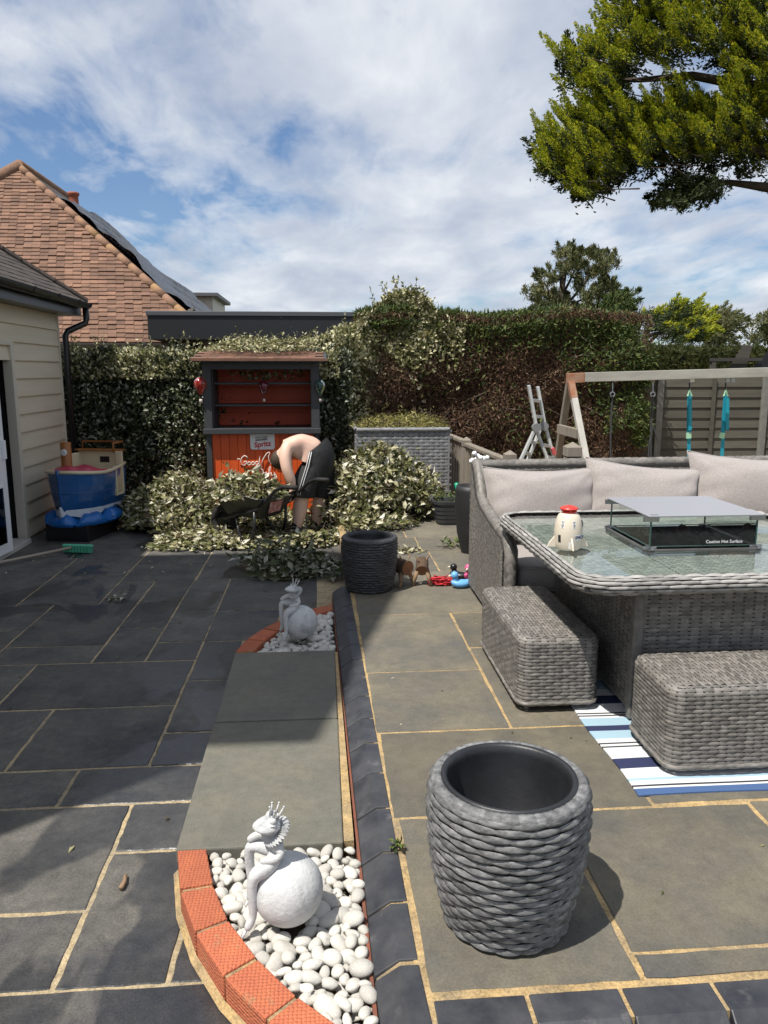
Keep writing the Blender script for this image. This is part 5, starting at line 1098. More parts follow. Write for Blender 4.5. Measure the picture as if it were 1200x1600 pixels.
# socks, shoes
for (px, py, Y), (fx, fy) in (((463.5, 822, 7.45), (-1, -.12)), ((495, 817, 7.69), (-1, -.1))):
    a = np.array(K(px, py - 5, Y)); 
    MB().tube([tuple(a), tuple(a + [-.005, 0, -.05]), tuple(a + [-.01, 0, -a[2] + .06])], [.047, .048, .05], 14).build('sock', M_sock, mn, smooth=True)
    c0 = np.array([a[0] - .012, a[1], 0]); P = []
    for q, hw, hh in ((.085, .026, .06), (.07, .036, .085), (.03, .042, .095), (-.03, .043, .08), (-.08, .046, .06), (-.13, .043, .045), (-.165, .028, .035), (-.175, .01, .025)):
        P.append([(c0[0] + q, c0[1] + hw * math.cos(t) , .004 + max(0, hh * math.sin(t))) if True else 0 for t in np.linspace(-.001, math.pi, 9)] + [(c0[0] + q, c0[1] + hw * math.cos(t), .004) for t in (math.pi, 1.57 * 1, 0)])
    s_o = MB().grid(P, cv=True); s_o.add(P[0], None, None, [list(range(12))]); s_o = s_o.build('shoe', M_shoe, mn, smooth=True)
    MB().prism([(c0[0] + x, c0[1] + y) for x, y in ((.09, -.03), (.09, .03), (0, .047), (-.1, .05), (-.17, .03), (-.185, 0), (-.17, -.03), (-.1, -.05), (0, -.047))], 0.001, .022).build('sole', M_rub, s_o, bevel=.004)
# ================================================================== SMALL THINGS
# broom
br = G(0, 881, .02); b1 = G(112, 859, .03)
bmn = thing('broom', 'broom with a green head and pale pole lying by the house', 'broom', (b1[0], b1[1], 0))
d = (br - b1); d[2] = 0; dn = d / np.linalg.norm(d)
MB().tube([(0, 0, .05), tuple(dn * .5 + [0, 0, .035]), tuple(dn * 1.5 + [0, 0, .016])], .0125, 8).build('pole', mat('pale_pole', (.34, .28, .22), rough=.5), bmn, smooth=True)
bh_ = MB().box(-.135, .135, -.03, .03, .055, .078).build('head', mat('mint_plastic', (.12, .52, .32), rough=.4), bmn, bevel=.008, rot=(R_(-12), 0, math.atan2(dn[0], -dn[1]) * .0 + R_(-12)), loc=(.05, -.0, .0))
for k in range(9): MB().box(-.012, .012, -.028, .028, .004, .058).build('bristle_row', mat('green_bristle', (.05, .30, .17), rough=.8), bh_, loc=(-.115 + k * .0287, 0, 0))
# planter tub with plants, trowel
M_tub = mat('grey_plastic_tub', (.04, .042, .046), rough=.5)
tbp = G(700, 822, .12); tub = thing('planter_tub', 'dark grey ribbed plastic planter tub with small plants', 'planter', (tbp[0] + .1, tbp[1] + .17, .12))
ts = np.linspace(0, 1, 40, endpoint=False)
def rring(hx, hy, r, z): x, y, _, _, _ = rrect(ts, hx, hy, r); return [(a, b, z) for a, b in zip(x, y)]
tg = MB(); tg.grid([rring(.19, .13, .08, 0), rring(.225, .155, .09, .2), rring(.235, .165, .095, .205), rring(.24, .17, .1, .235), rring(.22, .15, .09, .235), rring(.21, .14, .085, .19), rring(.01, .01, .008, .185)], cv=True); tg.build('tub', M_tub, tub)
for k in range(4): MB().grid([rring(.1935 + .0075 * k + .004, .1335 + .006 * k + .004, .08, .02 + k * .042), rring(.1935 + .0075 * k + .009, .1335 + .006 * k + .009, .084, .052 + k * .042)], cv=True).build('rib', M_tub, tub)
tro = thing('garden_trowel', 'green trowel handle standing in the planter tub', 'trowel', (tbp[0] + .13, tbp[1] + .15, .32))
MB().tube([(0, 0, 0), (-.01, 0, .1), (-.03, 0, .2)], [.012, .018, .02], 8).build('handle', mat('green_grip', (.0, .28, .16), rough=.4), tro, smooth=True)
# tall black pot with white flowers
tpp = G(737, 868, .12); tp_ = thing('tall_pot', 'tall black ribbed pot behind the arm of the sofa', 'pot', (tpp[0] + .015, tpp[1] + .12, .12))
P = []
for z in np.linspace(0, 1, 14):
    r = np.interp(z, [0, .3, .7, .95, 1], [.075, .115, .135, .13, .125]); P.append([((r + .0035 * (k % 2)) * math.cos(2 * math.pi * k / 56), (r + .0035 * (k % 2)) * math.sin(2 * math.pi * k / 56), z * .56) for k in range(56)])
P.append([(.11 * math.cos(2 * math.pi * k / 56), .11 * math.sin(2 * math.pi * k / 56), .56) for k in range(56)]); P.append([(.1 * math.cos(2 * math.pi * k / 56), .1 * math.sin(2 * math.pi * k / 56), .45) for k in range(56)]); P.append([(.002 * math.cos(2 * math.pi * k / 56), .002 * math.sin(2 * math.pi * k / 56), .45) for k in range(56)])
MB().grid(P, cv=True).build('pot', mat('black_pot', (.018, .018, .019), rough=.55), tp_, smooth=True)
fl = thing('white_flowers', 'spray of small white globe flowers in the tall black pot', 'flowers', (tp_.location[0], tp_.location[1], .57)); M_fl = mat('white_petal', (.75, .75, .74), rough=.7)
for k in range(9):
    q = AY(736 + k * 3.0 + random.uniform(-2, 2), 708 + random.uniform(0, 14), tp_.location[1] + random.uniform(-.06, .06)) - np.array(fl.location); s = MB().tube([(0, 0, .0), tuple(q * .5 + [.0, 0, .05]), tuple(q)], .0028, 5).build('stem', mat('stem_green', (.05, .09, .03), rough=.7), fl); MB().ball(tuple(q), .021, 10, 8).build('flower_head', M_fl, fl, smooth=True)
# wooden toy animals, red net, ducks
M_bark = mat('log_bark', (.10, .06, .035), (.06, .038, .025), 20, rough=.95, bump=.8, bscale=50, bdist=.006); M_cutw = mat('cut_wood', (.26, .12, .055), (.19, .085, .04), 18, rough=.9); M_stick = mat('stick', (.30, .20, .12), (.22, .14, .08), 15, rough=.9)
def log_animal(label, px, py, rz, rl, ll, tilt):
    p = G(px, py, .12); t = thing('log_animal', label, 'ornament', (p[0], p[1] + .06, .12), rz)
    bd = MB().lathe([(rl, -ll / 2), (rl * 1.02, 0), (rl, ll / 2)], 18, ax='y').build('body', M_bark, t, loc=(0, 0, .135), rot=(R_(tilt), 0, 0), smooth=True)
    for s in (-1, 1): MB().lathe([(.001, s * (ll / 2 + .0005)), (rl, s * ll / 2)], 18, ax='y').build('cut_face', M_cutw, bd)
    for sx in (-1, 1):
        for sy in (-1, 1): MB().tube([(sx * .03, sy * ll * .3, .115), (sx * .065, sy * ll * .45, .004)], [.015, .012], 8).build('leg', M_stick, t, smooth=True)
    for s in (-1, 1): MB().tube([(s * .03, -ll * .3, .19), (s * .05, -ll * .3, .225)], [.008, .003], 6).build('ear', M_stick, t)
    return t
log_animal('log toy animal with stick legs next to the dark planter', 627, 917, R_(35), .052, .16, 0)
log_animal('smaller log toy animal with stick legs left of the red net', 661, 917, R_(-8), .044, .10, 28)
rn = G(692, 917, .12); rt_ = thing('red_net', 'tangled red net lying on the paving', 'net', (rn[0], rn[1] + .05, .12)); mb = MB()
for k in range(16):
    a = [(random.uniform(-.11, .11), random.uniform(-.05, .05), random.uniform(.006, .06)) for _ in range(6)]; mb.tube(a, .0045, 5)
mb.build('cord_tangle', mat('red_cord', (.55, .03, .04), rough=.7), rt_, smooth=True)
def duck(label, px, py, m, z=.12, s=1., rz=0., dy=.06):
    p = G(px, py, z); t = thing('toy_duck', label, 'toy', (p[0], p[1] + dy, z), rz); P = []
    for x, hw, zl, zh in ((-.075, .004, .045, .052), (-.065, .022, .02, .06), (-.04, .042, .006, .062), (0, .05, .001, .062), (.035, .045, .003, .06), (.062, .03, .014, .06), (.08, .012, .04, .068), (.09, .003, .062, .072)):
        P.append([(x, hw * math.cos(q), (zl + zh) / 2 + (zh - zl) / 2 * math.sin(q)) for q in np.linspace(0, 2 * math.pi, 14, endpoint=False)])
    b = MB().grid(P, cv=True).build('body', m, t, smooth=True)
    MB().tube([(-.035, 0, .05), (-.045, 0, .075)], [.026, .02], 10).ball((-.047, 0, .097), .029, 14, 10).build('head', m, b, smooth=True)
    MB().tube([(-.072, 0, .094), (-.095, 0, .092)], [.011, .006], 8).build('beak', mat('duck_beak', (.55, .5, .4), rough=.5), b, smooth=True); t.scale = (s, s, s)
duck('pale blue toy duck beside the foot of the sofa', 722, 922, mat('sky_blue_plastic', (.14, .38, .68), rough=.4), rz=R_(8), s=.95)
duck('black toy duck just behind the pale blue duck', 722, 912, M_black, s=.9, rz=R_(-25), dy=.12)
duck('pink toy duck half hidden by the sofa', 742, 915, mat('pink_toy', (.62, .10, .24), rough=.45), s=1.0, rz=R_(60), dy=.16)
# twig and weed
tw_ = G(193, 1383, .0); MB().tube([(0, -.03, .012), (.004, 0, .011), (-.002, .035, .01)], [.008, .007, .006], 8).build('twig', M_stick, smooth=True, loc=(tw_[0], tw_[1], 0)); tag(bpy.data.objects['twig'], 'short broken twig on the dark slab at lower left', 'twig')
# ================================================================== WICKER STORAGE BOX
sb0, sb1 = AY(557, 672, 8.15), AY(703, 672, 8.15)
sbx = thing('storage_box', 'blue grey wicker storage box heaped with clippings', 'storage box', ((sb0[0] + sb1[0]) / 2, 8.5, .12)); hw = (sb1[0] - sb0[0]) / 2; ht = sb0[2] - .12
mb = MB(); basket(mb, plane_S((-hw, -.35, 0), (2 * hw, 0, 0), (0, 0, ht)), 18, 24, .009); basket(mb, plane_S((-hw, .35, 0), (0, -.7, 0), (0, 0, ht)), 12, 24, .009); tag(mb.build('weave', M_wickG, sbx, smooth=True), kind='stuff')
MB().box(-hw + .005, hw - .005, -.345, .345, 0, ht - .03).build('backing', M_back, sbx)
braid('rim_braid', [(-hw, -.35, ht), (hw, -.35, ht)], .022, M_wickG, sbx, .06); braid('rim_braid', [(-hw, .35, ht), (-hw, -.35, ht)], .022, M_wickG, sbx, .06)
MB().box(-hw, -hw + .02, -.355, -.35, 0, ht).box(hw - .02, hw, -.355, -.35, 0, ht).build('corner_band', M_wickG, sbx)
# ================================================================== BALUSTRADE
M_deckw = mat('weathered_timber', (.27, .235, .19), (.20, .17, .14), 5, rough=.9, bump=.4, bscale=40, bdist=.004, stretch=(4, 4, .6), objr=.15)
q1 = AY(729, 682, 8.0); q2 = AY(797, 703, 6.75); q3 = AY(895, 690, 5.35); q0 = AY(701, 684, 8.9)
bl = thing('balustrade', 'weathered timber balustrade with capped posts behind the sofa', 'railing', (q1[0], q1[1], 0)); B = lambda p: tuple(np.array(p) - np.array([q1[0], q1[1], 0]))
def post(p, w_, ztop):
    x, y = p[0] - q1[0], p[1] - q1[1]; h = w_ / 2; a = MB().box(x - h, x + h, y - h, y + h, -.5, ztop - .11).build('post', M_deckw, bl, bevel=.004)
    c_ = MB().box(x - h - .004, x + h + .004, y - h - .004, y + h + .004, ztop - .105, ztop - .035); c_.add([(x - h, y - h, ztop - .035), (x + h, y - h, ztop - .035), (x + h, y + h, ztop - .035), (x - h, y + h, ztop - .035), (x, y, ztop)], None, [(0, 1, 4), (1, 2, 4), (2, 3, 4), (3, 0, 4)]); c_.build('post_cap', M_deckw, a, bevel=.004)
post(q1, .085, q1[2]); post(q2, .095, q2[2]); post(q3, .10, q3[2])
def run(a, b, za, zb_, n):
    a = np.array(a); b = np.array(b); MB().bar(B((a[0], a[1], za)), B((b[0], b[1], zb_)), .075, .04).build('handrail', M_deckw, bl, bevel=.008)
    MB().bar(B((a[0], a[1], za - .7)), B((b[0], b[1], zb_ - .7)), .05, .04).build('lower_rail', M_deckw, bl, bevel=.004)
    for k in range(n):
        t = (k + .7) / (n + .4); p = a + (b - a) * t; z = za + (zb_ - za) * t; MB().box(-.018, .018, -.018, .018, z - .69, z - .02).build('baluster', M_deckw, bl, loc=B((p[0], p[1], 0)))
run(q0, q1, .86, .86, 7); run(q1, q2, .84, .80, 9)
# ================================================================== LADDER
M_alu = mat('aluminium', (.56, .57, .55), (.46, .47, .46), 12, rough=.45, metal=.1)
ly = 6.95; lc = AY(838, 668, ly); ld = thing('folding_ladder', 'aluminium folding ladder standing open behind the balustrade', 'ladder', (lc[0], ly, -.5)); LK = lambda x, y, dy=0.: tuple(AY(x, y, ly + dy) - np.array([lc[0], ly, -.5]))
def ext(p, q, z): p, q = np.array(p), np.array(q); return tuple(p + (q - p) * ((z - p[2]) / (q[2] - p[2])))
ladd = [((826, 602), (838, 668), -.1), ((840, 604), (852, 668), .12), ((838, 666), (806, 735), -.12), ((846, 666), (818, 735), .10), ((838, 672), (862, 735), -.08), ((852, 666), (871, 735), .12)]
for (a, b, dy) in ladd:
    pa_, pb_ = LK(*a, dy), LK(*b, dy)
    if a[1] > 650: pb_ = ext(pa_, pb_, .01)
    MB().bar(pa_, pb_, .025, .046, (0, 1, 0)).build('rail', M_alu, ld, bevel=.004)
for a, b in (((830, 625), (844, 627)), ((834, 650), (848, 652)), ((828, 690), (836, 692)), ((820, 707), (828, 710)), ((848, 695), (858, 697)), ((854, 714), (864, 716))):
    MB().bar(LK(*a, -.1), LK(*b, .12), .028, .028).build('rung', M_alu, ld, bevel=.003)
for p in ((838, 668), (850, 666)): MB().lathe([(.001, -.02), (.04, -.02), (.04, .02), (.001, .02)], 16, LK(*p, -.13 if p[0] < 845 else .09), ax='y').build('hinge', mat('hinge_grey', (.2, .2, .2), rough=.5), ld)
MB().bar(LK(863, 700, .1), LK(866, 710, .1), .034, .05, (0, 1, 0)).build('sticker', mat('red_sticker', (.5, .08, .08), rough=.5), ld)
# ================================================================== SWING FRAME
M_sw = mat('grey_swing_timber', (.36, .35, .31), (.27, .26, .23), 4, rough=.9, bump=.3, bscale=30, bdist=.004, stretch=(.6, 4, 4)); M_rust = mat('orange_stained_timber', (.30, .11, .05), (.34, .22, .15), 12, rough=.85); M_pale = mat('pale_timber', (.52, .50, .46), (.42, .40, .36), 5, rough=.85, stretch=(4, 4, .6))
sy = 7.25; s0 = AY(886, 591, sy); s1 = AY(1290, 579, sy - .35); sw = thing('garden_swing', 'weathered timber swing frame with a rust stained end', 'swing', (s0[0], sy, -.5)); SK = lambda x, y, dy=0.: tuple(AY(x, y, sy + dy) - np.array([s0[0], sy, -.5]))
MB().bar(SK(913, 589.5), tuple(np.array(s1) - np.array([s0[0], sy, -.5])), .07, .088).build('beam', M_sw, sw, bevel=.004)
MB().bar(SK(886, 591), SK(912, 590), .074, .092).build('stained_end', M_rust, sw, bevel=.004)
fa, fb = SK(892, 597, -.05), SK(919, 735, -.35); fm = np.array(fa) + (np.array(fb) - np.array(fa)) * .19
MB().bar(fa, tuple(fm), .06, .06, (0, 1, 0)).build('stained_leg_top', M_rust, sw, bevel=.004); MB().bar(tuple(fm), ext(fa, fb, .01), .058, .058, (0, 1, 0)).build('leg', M_pale, sw, bevel=.004)
ba, bb = SK(890, 597, .05), SK(868, 735, .45); MB().bar(ba, ext(ba, bb, .01), .06, .06, (0, 1, 0)).build('leg', M_deckw, sw, bevel=.004)
MB().bar(SK(873, 670, .2), SK(903, 678, -.22), .04, .09, (0, 0, 1)).build('brace', M_deckw, sw, bevel=.004)
for x in (962, 1020, 1082, 1137, 1145): MB().bar(SK(x, 582, -.05), SK(x, 597, -.05), .035, .012, (0, 1, 0)).build('bracket', M_clip if x > 1130 else M_sw, sw)
MB().lathe([(.001, -.02), (.03, -.018), (.035, 0)], 14, SK(1192, 583, -.07), ax='y').build('bolt_cap', M_pale, sw, smooth=True)
M_teal = mat('teal_webbing', (.005, .26, .36), rough=.6); M_mint = mat('mint_buckle', (.35, .62, .42), rough=.5)
def strap(label, x, xb, loop):
    t = thing('swing_strap', label, 'strap', AY(x, 598, sy)); o0 = AY(x, 598, sy); T = lambda a, b, dy=0.: tuple(AY(a, b, sy + dy) - o0)
    MB().tube([T(x, 598), T(x, 610)], .008, 6).build('hook', M_black, t); MB().tube([T(x - 3, 619), T(x, 609), T(x + 3, 619)], .010, 6).build('buckle', M_mint, t)
    MB().bar(T(x, 617), T(x - .5 + (xb - x) * .6, 680), .042, .006, (0, 1, 0)).build('webbing', M_teal, t); MB().bar(T(x + 3 * loop, 622, -.03), T(x + 2.5 * loop, 672, -.03), .032, .006, (0, 1, 0)).build('loose_end', M_teal, t)
    MB().bar(T(x - .5 + (xb - x) * .6, 676, -.01), T(xb, 685, -.01), .045, .02, (0, 1, 0)).build('buckle', M_mint, t); MB().bar(T(x + (xb - x) * .62, 684), T(xb - (x - xb) * .25, 760), .034, .006, (0, 1, 0)).build('webbing', M_teal, t)
strap('teal webbing strap hanging from the middle of the swing beam', 1077.5, 1076, .3); strap('teal webbing strap with a loose end, nearest the right edge', 1134, 1127, 1)
def rope(label, x, extra):
    o0 = AY(x, 598, sy); t = thing('swing_rope', label, 'rope', o0); T = lambda a, b, dy=0.: tuple(AY(a, b, sy + dy) - o0)
    MB().tube([T(x, 598), T(x, 612)], .006, 6).build('hook', M_clip, t); MB().tube([T(x + 3.5 * math.cos(q), 616 + 3.5 * math.sin(q)) for q in np.linspace(0, 6.28, 12, endpoint=False)], .006, 6, closed=True).build('ring', M_clip, t)
    MB().tube([T(x, 619), T(x - 2, 650), T(x - 3, 690), T(x - 2.5, 760)], .009, 6).build('cord', mat('dark_rope', (.04, .04, .045), rough=.8), t)
    for a, b in extra: MB().tube([T(x + .5, 665), T((x + a) / 2, 690), T(a, b)], .007, 6).build('cord', mat('dark_rope', (.04, .045, .045), rough=.8), t)
rope('thin dark rope with a ring at the left end of the swing beam', 957, []); rope('dark rope with trailing cords beside the fence post', 1020, [(1010, 760), (1036, 760)])
# ================================================================== FENCE
M_fb = mat('brown_fence_board', (.085, .078, .06), (.062, .057, .045), 4, rough=.9, bump=.3, bscale=30, bdist=.004, stretch=(.5, 4, 4), objr=.18); M_conc = mat('concrete_post', (.19, .19, .17), (.14, .14, .125), 8, rough=.95, bump=.3, bscale=60)
fy = 9.9; fl0 = AY(940, 598, fy); fr0 = AY(1330, 590, fy); fz = AY(1100, 588, fy)[2]
fn = thing('fence', 'brown overlapping board fence with concrete posts behind the swing', 'fence', (fl0[0], fy, -.5)); nbd = 15; bhh = (fz + .5) / nbd
for a, b in ((940, 1026), (1036, 1115), (1115, 1190), (1201, 1330)):
    xa, xb = AY(a, 600, fy)[0] - fl0[0], AY(b, 600, fy)[0] - fl0[0]
    for k in range(nbd):
        z = k * bhh; MB().add([(xa, 0, z), (xb, 0, z), (xb, .012, z + bhh + .02), (xa, .012, z + bhh + .02), (xa, -.016, z), (xb, -.016, z), (xb, .004, z + bhh + .02), (xa, .004, z + bhh + .02)], [(4, 5, 6, 7), (0, 1, 5, 4), (2, 3, 7, 6)[::-1], (0, 4, 7, 3), (1, 2, 6, 5), (0, 3, 2, 1)]).build('fence_board', M_fb, fn, loc=(0, 0, random.uniform(-.004, .004)))
for x in (1031, 1195.5): p = AY(x, 600, fy)[0] - fl0[0]; MB().box(p - .045, p + .045, -.05, .06, 0, fz + .53).build('post', M_conc, fn, bevel=.008)
p = AY(1115, 600, fy)[0] - fl0[0]; MB().box(p - .022, p + .022, -.045, -.017, 0, fz + .5).build('batten', M_fb, fn)
# ================================================================== PLAY STRUCTURE behind the fence
py_ = 10.6; w_o = AY(1160, 575, py_); pl = thing('play_tower', 'dark canopy and slanted board of a timber play tower above the fence', 'play tower', (w_o[0], py_, -.5)); PK = lambda x, y, dy=0.: tuple(AY(x, y, py_ + dy) - np.array([w_o[0], py_, -.5]))
MB().add([PK(1138, 576), PK(1160, 540), PK(1176, 540), PK(1166, 576), PK(1138, 576, .04), PK(1160, 540, .04), PK(1176, 540, .04), PK(1166, 576, .04)], [(0, 3, 2, 1), (4, 5, 6, 7), (0, 1, 5, 4), (1, 2, 6, 5), (2, 3, 7, 6), (3, 0, 4, 7)]).build('slanted_board', M_fb, pl)
MB().bar(PK(1110, 562, -.05), PK(1190, 561.5, -.05), .05, .045).build('plank', mat('dark_plank', (.05, .045, .04), rough=.8), pl)
MB().add([PK(1176, 574), PK(1225, 520, 0), PK(1270, 574), PK(1176, 574, 1.2), PK(1225, 520, 1.2), PK(1270, 574, 1.2)], [(0, 1, 4, 3), (1, 2, 5, 4)], [(0, 2, 1), (3, 4, 5)]).build('canopy', mat('black_canopy', (.012, .012, .013), rough=.6), pl)
for x in (1182, 1262): a = np.array(PK(x, 574, .1)); MB().box(a[0] - .04, a[0] + .04, a[1] - .04, a[1] + .04, 0, a[2]).build('post', M_fb, pl)
a = np.array(PK(1112, 562, -.05)); MB().box(a[0], a[0] + .06, a[1] - .02, a[1] + .04, 0, a[2] - .02).build('post', M_fb, pl)
# ================================================================== FOLIAGE
LM_hedge = leafmat('hedge_leaf', [(0, (0.014, 0.021, 0.008)), (.45, (0.034, 0.048, 0.017)), (.72, (0.086, 0.098, 0.046)), (.86, (0.253, 0.265, 0.184)), (1, (0.437, 0.448, 0.356))], .35, .2)
LM_eleag = leafmat('silvery_leaf', [(0, (0.060, 0.073, 0.025)), (.35, (0.179, 0.184, 0.070)), (.65, (0.389, 0.367, 0.183)), (.85, (0.628, 0.588, 0.379)), (1, (0.777, 0.734, 0.534))], .45, .25)
LM_cut = leafmat('cut_leaf', [(0, (0.098, 0.063, 0.032)), (.14, (0.046, 0.055, 0.016)), (.36, (0.127, 0.138, 0.044)), (.58, (0.276, 0.259, 0.115)), (.76, (0.460, 0.425, 0.265)), (.92, (0.644, 0.609, 0.471)), (1, (0.759, 0.736, 0.621))], .45, .25)
LM_cutd = leafmat('cut_leaf_dark', [(0, (0.030, 0.042, 0.014)), (.45, (0.066, 0.084, 0.030)), (.7, (0.180, 0.180, 0.108)), (1, (0.504, 0.504, 0.420))], .4, .2)
LM_brown = leafmat('dead_conifer', [(0, (0.058, 0.032, 0.023)), (.4, (0.127, 0.073, 0.049)), (.75, (0.216, 0.130, 0.081)), (.93, (0.294, 0.201, 0.123)), (1, (0.138, 0.143, 0.044))], .8, .15)
LM_green = leafmat('conifer_green', [(0, (0.022, 0.040, 0.010)), (.5, (0.058, 0.094, 0.021)), (.85, (0.118, 0.154, 0.033)), (1, (0.180, 0.190, 0.058))], .6, .2)
LM_far = leafmat('far_hedge_leaf', [(0, (0.084, 0.102, 0.025)), (.5, (0.203, 0.216, 0.058)), (1, (0.404, 0.377, 0.125))], .6, .2)
LM_pine = leafmat('pine_needles', [(0, (0.039, 0.055, 0.019)), (.5, (0.095, 0.112, 0.037)), (.85, (0.181, 0.174, 0.066)), (1, (0.255, 0.204, 0.084))], .6, .15)
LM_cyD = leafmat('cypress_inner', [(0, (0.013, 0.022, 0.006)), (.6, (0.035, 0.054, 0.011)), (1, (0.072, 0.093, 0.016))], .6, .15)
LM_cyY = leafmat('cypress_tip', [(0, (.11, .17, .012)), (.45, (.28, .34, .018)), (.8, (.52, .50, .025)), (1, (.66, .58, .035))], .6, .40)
LM_hay = leafmat('grass_clipping', [(0, (0.103, 0.103, 0.023)), (.5, (0.230, 0.207, 0.057)), (1, (0.391, 0.345, 0.138))], .8, .2)
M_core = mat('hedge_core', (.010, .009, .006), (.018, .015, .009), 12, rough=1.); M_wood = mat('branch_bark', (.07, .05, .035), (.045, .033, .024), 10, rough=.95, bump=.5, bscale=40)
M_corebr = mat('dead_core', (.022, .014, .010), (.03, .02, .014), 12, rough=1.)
def vnoise(x, y, s=1., seed=0):
    r = np.random.default_rng(seed); o = 0
    for k in range(5):
        a, b, c_ = r.normal(size=3); o = o + np.sin(a * x * s * (1 + k * .7) + b * y * s * (1 + k * .7) + c_ * 6) / (1 + k * .5)
    return o / 3
def hedge(name, label, x0, x1, y0, dep_, zb_, ztop, n, L, Wd, m, core, seed, up=.3, bump=.12, stems=5, sprig=0, wid=(.45, .62), zlow=None, simple=False):
    """ztop: function of x. leaves through a thick outer skin on the front and top"""
    t = thing(name, label, 'hedge', ((x0 + x1) / 2, y0 + dep_ / 2, zb_)); o0 = np.array([(x0 + x1) / 2, y0 + dep_ / 2, zb_])
    x = rng.uniform(x0, x1, n); f = rng.random(n); zt_ = ztop(x); top = rng.random(n) < .22
    zlo = zb_ if zlow is None else np.maximum(zlow(x) - rng.exponential(.16, n) * (x > .5), 0); z = zlo + f * (zt_ - zlo); y = y0 + bump * vnoise(x, z, 3., seed) + rng.exponential(.06, n) + .03 * vnoise(x, z, 11., seed + 1)
    yt = y0 + rng.random(n) * dep_; z = np.where(top, zt_ + .09 * vnoise(x, yt, 4., seed + 2) - rng.exponential(.05, n), z); y = np.where(top, yt, y)
    y = y + (0 if zlow is None else .26 * np.clip((x - .2) / .5, 0, 1)); P = np.stack([x, y, z], 1); out = np.where(top[:, None], np.array([0, -.2, 1.]), np.array([0, -1., .25])); D = rdir(n) * .9 + out * .5 + np.array([0, 0, up]); N = rdir(n) * .7 + out
    Ls = L * rng.uniform(.6, 1.3, n); leafobj('foliage', P - o0, D, N, Ls, Ls * rng.uniform(*wid, n), m, t, simple=simple)
    xs = np.linspace(x0 + .05, x1 - .05, 24); V = []
    for q in xs:
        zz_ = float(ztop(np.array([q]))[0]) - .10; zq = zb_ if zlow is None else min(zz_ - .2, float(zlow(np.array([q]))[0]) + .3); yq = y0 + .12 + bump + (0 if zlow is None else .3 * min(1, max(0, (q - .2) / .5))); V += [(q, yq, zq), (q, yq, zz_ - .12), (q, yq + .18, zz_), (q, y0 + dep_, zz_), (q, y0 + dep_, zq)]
    mb = MB(); mb.grid((np.array(V) - o0).reshape(24, 5, 3)); mb.add(np.array(V[:5]) - o0, None, None, [[0, 1, 2, 3, 4]]); mb.add(np.array(V[-5:]) - o0, None, None, [[4, 3, 2, 1, 0]]); mb.build('dark_core', core, t)  # backing sheet; shade between the leaves put into its dark colour
    for k in range(stems):
        q = x0 + (k + .5) * (x1 - x0) / stems + random.uniform(-.1, .1); MB().tube([(q - o0[0], -dep_ / 2 + .1, 0), (q - o0[0] + random.uniform(-.1, .1), -dep_ / 2 + .14, .7)], [.025, .015], 6).build('stem', M_wood, t)
    if sprig:
        sb = MB(); SP = []; SD = []
        for k in range(sprig):
            q = rng.uniform(x0, x1); h = rng.uniform(.08, .28); b = np.array([q, y0 + rng.uniform(.05, dep_), float(ztop(np.array([q]))[0]) - .05]); d = np.array([rng.normal() * .35, rng.normal() * .3, 1.]); d /= np.linalg.norm(d)
            sb.tube([tuple(b - o0), tuple(b + d * h - o0)], [.004, .002], 4)
            for j in range(9): SP.append(b + d * h * (.25 + .75 * j / 8)); SD.append(rdir(1)[0] + d * .6)
        SP = np.array(SP); SD = np.array(SD); Ls = L * rng.uniform(.6, 1.1, len(SP)); leafobj('sprig_leaves', SP - o0, SD, rdir(len(SP)), Ls, Ls * .5, m, t); sb.build('sprig_stems', M_wood, t)['kind'] = 'stuff'
    return t
hx0, hx1 = -3.9, .35
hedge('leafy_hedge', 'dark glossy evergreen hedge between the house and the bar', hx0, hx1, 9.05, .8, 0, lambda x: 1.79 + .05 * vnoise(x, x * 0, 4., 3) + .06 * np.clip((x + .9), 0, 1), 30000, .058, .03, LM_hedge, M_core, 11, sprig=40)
# sunlit silvery top growth along the left hedge and the tall shrub to the right of the bar
def shrub_top(x): return 1.93 + .42 * np.exp(-((x - 1.05) / .40) ** 2) + .28 * np.clip(x + .2, 0, .8) - .35 * np.clip(x - 1.35, 0, 1) + .07 * vnoise(x, x * 0, 7., 8)
def shrub_low(x): return np.where(x < .55, 0., np.clip(1.25 + (x - .55) * .95, 1.25, 2.2) + .08 * vnoise(x, x * 0, 6., 4))
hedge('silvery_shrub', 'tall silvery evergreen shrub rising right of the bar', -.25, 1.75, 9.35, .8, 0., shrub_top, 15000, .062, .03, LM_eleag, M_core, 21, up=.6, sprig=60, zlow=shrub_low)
hedge('silvery_hedge_top', 'band of pale clipped growth along the top of the left hedge', -3.9, .2, 9.0, .6, 1.5, lambda x: 1.83 + .04 * vnoise(x, x * 0, 5., 5), 7000, .05, .025, LM_eleag, M_core, 31, up=.6, stems=0, sprig=50)
# dead brown conifer hedge, green along the top and at the right
def brown_top(x): return 2.28 + .06 * vnoise(x, x * 0, 3., 9)
bx0, bx1 = .45, AY(1010, 560, 9.75)[0]
hb = hedge('conifer_hedge', 'large conifer hedge with dead brown face and green top', bx0, bx1, 9.62, 1.2, -.5, brown_top, 95000, .055, .02, LM_brown, M_corebr, 41, up=-.1, bump=.16, stems=7, wid=(.13, .26), simple=True); hbo = np.array(hb.location)
n = 17000; x = rng.uniform(bx0, bx1, n); g_r = np.clip((x - bx0) / (bx1 - bx0), 0, 1); zt_ = brown_top(x); z = zt_ + .06 - rng.exponential(.10 + .25 * g_r ** 3, n); pick = (vnoise(x, z, 2.2, 77) + rng.normal(size=n) * .25 > -.25); y = 9.58 + .16 * vnoise(x, z, 3., 41) + rng.exponential(.08, n) + np.where(z > zt_ - .1, rng.random(n) * .9, 0)
